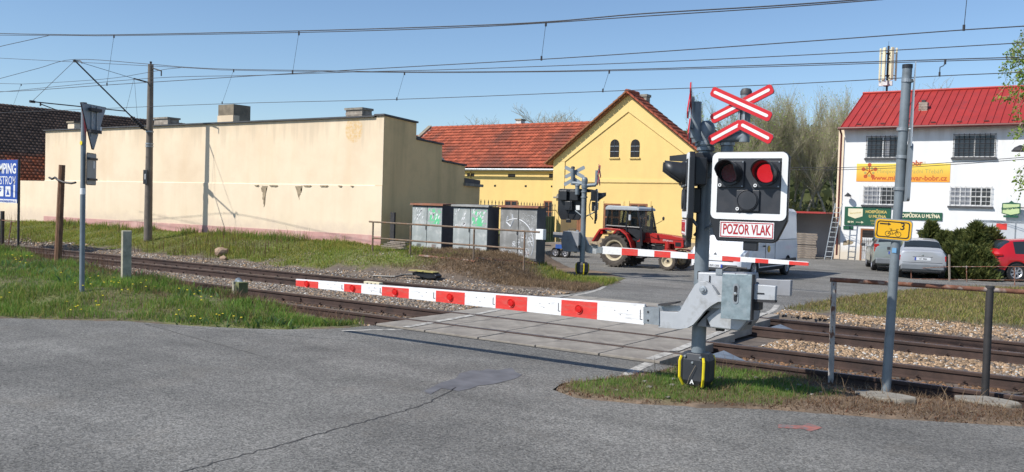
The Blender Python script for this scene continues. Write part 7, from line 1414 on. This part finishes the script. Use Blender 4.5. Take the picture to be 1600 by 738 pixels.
# row of upright trees between the van and the inn
row = [(1132, 148, 66, 'slim'), (1162, 152, 70, 'slim'), (1186, 150, 74, 'x'), (1207, 146, 70, 'x'), (1228, 150, 76, 'x'), (1246, 143, 72, 'x'), (1268, 143, 78, 'x'), (1290, 141, 72, 'x'), (1312, 146, 80, 'x'), (1336, 150, 82, 'x')]
wd_ = ['leftmost', 'second', 'third', 'fourth', 'fifth', 'sixth', 'seventh', 'eighth', 'ninth', 'tenth']
for i, (px_, pt_, yy, _) in enumerate(row):
    a_ = onY(px_, 400, yy); zt = zpix((a_.x, yy), pt_)
    tree('poplar_tree', (a_.x, yy, 0), zt*1.06, .26, 'tall upright spring tree, %s from the left in the row before the hill' % wd_[i], 'tree', 'row of upright trees before the hill', upright=1.7, seed=20+i, leaves=2600 if i < 2 else 1700, leafcol=(.32, .46, .10) if i < 2 else (.38, .46, .14), trunk_r=.16, nb=13, levels=3, leafsize=.065, forks=2, first=.2, twr=.009)
for i, (px_, pt_, yy, lb) in enumerate(((782, 181, 66, 'small dark bare tree showing above the tiled roof left of its chimney'), (872, 158, 62, 'spreading bare tree showing above the tiled roof beside the gable'), (905, 172, 70, 'faint bare tree just left of the gable roof'), (1450, 132, 80, 'tree top peeping over the red roof left of the roof chimney'), (1478, 128, 78, 'tree top peeping over the red roof right of the roof chimney'), (1400, 137, 84, 'tree top peeping over the red roof beside the phone mast'))):
    a_ = onY(px_, 400, yy); zt = zpix((a_.x, yy), pt_); tree('bare_tree', (a_.x, yy, 0), zt, .75, lb, 'tree', seed=60+i, leaves=0 if i < 3 else 500, trunk_r=.16, nb=12, levels=3, leafsize=.08, forks=1, first=.25, twr=.015, upright=.8)
# birch reaching in at the right edge: trunk outside the picture
P = empty('birch_tree', (onY(1660, 300, 26).x+.2, 26, 0), 0, 'hanging birch branches with fresh leaves at the right edge', 'tree'); m = MB(); m.cyl((0, 0, -.2), (.1, 0, 9), .16, 'bark', r2=.06, n=8); m.build('trunk', P, smooth=True)
r_ = random.Random(5); L0, L1, A0_, A1_, LC = [], [], [], [], []
for (px_, py_) in ((1598, 50), (1590, 62), (1582, 80), (1572, 96), (1566, 104), (1580, 112), (1592, 120), (1575, 130), (1586, 142), (1598, 150), (1578, 150), (1592, 170), (1600, 190), (1596, 205), (1602, 225), (1610, 70), (1615, 120), (1620, 160), (1595, 270), (1600, 285), (1605, 95), (1600, 130), (1585, 100)):
    tgt = onY(px_, py_, 26+r_.uniform(-.6, .6))-Vector(P.location); q = Vector((.08, 0, max(tgt.z+.9, 3.5))); prev = q
    for k in range(1, 8):
        t = k/7; p = q.lerp(tgt, t)+Vector((0, 0, math.sin(t*PI)*.35)); L0.append(tuple(prev)); L1.append(tuple(p)); A0_.append(.016*(1-t)+.005); A1_.append(.013*(1-t)+.004); prev = p
        if k > 3:
            for _ in range(3):
                s_ = p+Vector((r_.uniform(-.35, .15), r_.uniform(-.3, .3), r_.uniform(-.55, .1))); L0.append(tuple(p)); L1.append(tuple(s_)); A0_.append(.005); A1_.append(.003)
                for j in range(9): f_ = p.lerp(s_, r_.random()); LC.append((f_.x+r_.uniform(-.06, .06), f_.y+r_.uniform(-.06, .06), f_.z+r_.uniform(-.08, .05)))
V, F = segs(L0, L1, A0_, A1_, 3); tag(npmesh('twigs', V, F, [M['twig']], parent=P), kind='stuff')
lr = np.random.default_rng(3); c = np.array(LC); n = len(c); s = .042*lr.uniform(.6, 1.3, (n, 1)); u_ = lr.normal(size=(n, 3)); u_ /= np.linalg.norm(u_, axis=1)[:, None]; v_ = np.cross(u_, lr.normal(size=(n, 3))); v_ /= np.linalg.norm(v_, axis=1)[:, None]
V = np.stack([c-u_*s, c+v_*s*.6, c+u_*s, c-v_*s*.6], 1).reshape(-1, 3); k = (np.arange(n)*4)[:, None]; tag(npmesh('foliage', V, k+np.array([[0, 1, 2, 3]]), [M['leaf']], col=np.clip(np.repeat(np.array([[.20, .30, .05]])*lr.uniform(.5, 1.5, (n, 1)), 4, 0), 0, 1), parent=P), kind='stuff')
# conifer shrubs before the inn
def conifer(px_, pt_, yy, wd, label, seed, n=3600):
    a_ = onY(px_, 430, yy); zt = zpix((a_.x, yy), pt_); P = empty('conifer_shrub', (a_.x, yy, 0), 0, label, 'shrub', 'conifer shrubs before the inn'); lr = np.random.default_rng(seed); m = MB(); m.cyl((0, 0, -.1), (0, 0, zt*.8), .05, 'bark', n=6); m.build('trunk', P)
    z_ = lr.uniform(.02, 1, n)**.85; an_ = lr.uniform(0, 2*PI, n); lob = 1+.22*np.sin(an_*3+z_*9+seed)+.16*np.sin(an_*7-z_*14); q_ = (np.floor(an_*2.2+z_*5)*7.13+np.floor(z_*9)*3.7+seed) % 1.0; rr = wd*(np.clip(1-z_, 0, 1)**.7*1.1)*lob*(.72+.5*q_)*lr.uniform(.45, 1.0, n)**.5; rr = np.minimum(rr, wd*1.2)
    b_ = np.stack([rr*np.cos(an_), rr*np.sin(an_), z_*zt], 1); d_ = np.stack([np.cos(an_)*.8, np.sin(an_)*.8, .7+0*an_], 1)+lr.normal(0, .35, (n, 3)); d_ /= np.linalg.norm(d_, axis=1)[:, None]; s_ = np.cross(d_, lr.normal(size=(n, 3))); s_ /= np.linalg.norm(s_, axis=1)[:, None]; ln_ = lr.uniform(.10, .32, (n, 1)); w_ = ln_*.17
    V = np.stack([b_-d_*ln_*.3, b_+s_*w_+d_*ln_*.2, b_+d_*ln_, b_-s_*w_+d_*ln_*.2], 1).reshape(-1, 3); k = (np.arange(n)*4)[:, None]; t = lr.random((n, 1)); col = np.array([[.065, .095, .032]])*(1-t)+np.array([[.19, .20, .06]])*t
    tag(npmesh('foliage', V, k+np.array([[0, 1, 2, 3]]), [M['leaf']], col=np.repeat(col, 4, 0), parent=P), kind='stuff')
for i, a in enumerate(((1452, 350, 39.2, .62, 'pointed dark conifer shrub just above the silver car roof'), (1474, 366, 38.6, .7, 'low conifer shrub right behind the silver car'), (1498, 364, 38.2, .8, 'rounded conifer shrub behind the thin wooden stake'), (1522, 352, 37.8, .85, 'tallest conifer shrub left of the red car'), (1545, 360, 38.8, .75, 'conifer shrub whose top shows against the grey box trailer'), (1486, 385, 37.2, .7, 'small front conifer shrub at the foot of the wooden stake'), (1510, 388, 36.9, .75, 'small front conifer shrub between the stake and the red car'), (1532, 392, 36.9, .6, 'small front conifer shrub touching the red car'))): conifer(*a, seed=90+i)
# scrub behind the shed and the wooded hill
def mass(name, n, fx, hz_, col0, col1, ls, seed, kind='stuff'):
    lr = np.random.default_rng(seed); x_, y_, z0_ = fx(lr, n); an_ = lr.normal(size=(n, 3)); an_ /= np.linalg.norm(an_, axis=1)[:, None]; s_ = np.cross(an_, lr.normal(size=(n, 3))); s_ /= np.linalg.norm(s_, axis=1)[:, None]; l_ = ls*lr.uniform(.5, 1.5, (n, 1)); c = np.stack([x_, y_, z0_+hz_(lr, x_, y_, n)], 1)
    V = np.stack([c-an_*l_, c+s_*l_*.6, c+an_*l_, c-s_*l_*.6], 1).reshape(-1, 3); k = (np.arange(n)*4)[:, None]; t = np.clip(vnoise(x_, y_, ls*14, seed)[:, None]*1.3-.15+lr.normal(0, .2, (n, 1)), 0, 1); col = np.array([col0])*(1-t)+np.array([col1])*t
    return tag(npmesh(name, V, k+np.array([[0, 1, 2, 3]]), [M['leaf']], col=np.repeat(col, 4, 0)), kind=kind)
def fx1(lr, n): x_ = lr.uniform(-48, 6, n); y_ = lr.uniform(68, 92, n); return x_, y_, 0*x_
mass('scrub', 42000, fx1, lambda lr, x_, y_, n: lr.uniform(0, 1, n)**1.1*(.8+3.0*vnoise(x_, y_, 6, 5)), (.12, .13, .055), (.30, .29, .12), .22, 51)
def hillz(x_, y_):
    d_ = np.hypot(x_, y_); az_ = np.arctan2(x_, y_); return sm(110, 340, d_)*sm(R(-36), R(-25), az_)*(31+5*np.sin(az_*5+.6)+6*(vnoise(x_, y_, 90, 7)-.5))-sm(340, 900, d_)*6
hx = np.arange(-420, 430, 12.0); hy = np.arange(100, 620, 12.0); HX, HY = np.meshgrid(hx, hy); hzv = hillz(HX.ravel(), HY.ravel())-1.2; ii = np.arange(len(hx)*len(hy)).reshape(len(hy), len(hx)); F = np.stack([ii[:-1, :-1].ravel(), ii[:-1, 1:].ravel(), ii[1:, 1:].ravel(), ii[1:, :-1].ravel()], 1)
M['hillground'] = mat('hill floor', (.14, .14, .07), .95, 0, .3, .05); tag(npmesh('hill', np.stack([HX.ravel(), HY.ravel(), hzv], 1), F, [M['hillground']], smooth=True), kind='structure')
def fx2(lr, n):
    az_ = lr.uniform(-.60, .10, n); d_ = lr.uniform(125, 360, n); x_, y_ = d_*np.sin(az_), d_*np.cos(az_); return x_, y_, hillz(x_, y_)
mass('hill_wood', 70000, fx2, lambda lr, x_, y_, n: lr.uniform(-.5, 1, n)*(3+5*vnoise(x_, y_, 7, 6)), (.06, .078, .034), (.17, .18, .07), .9, 52)
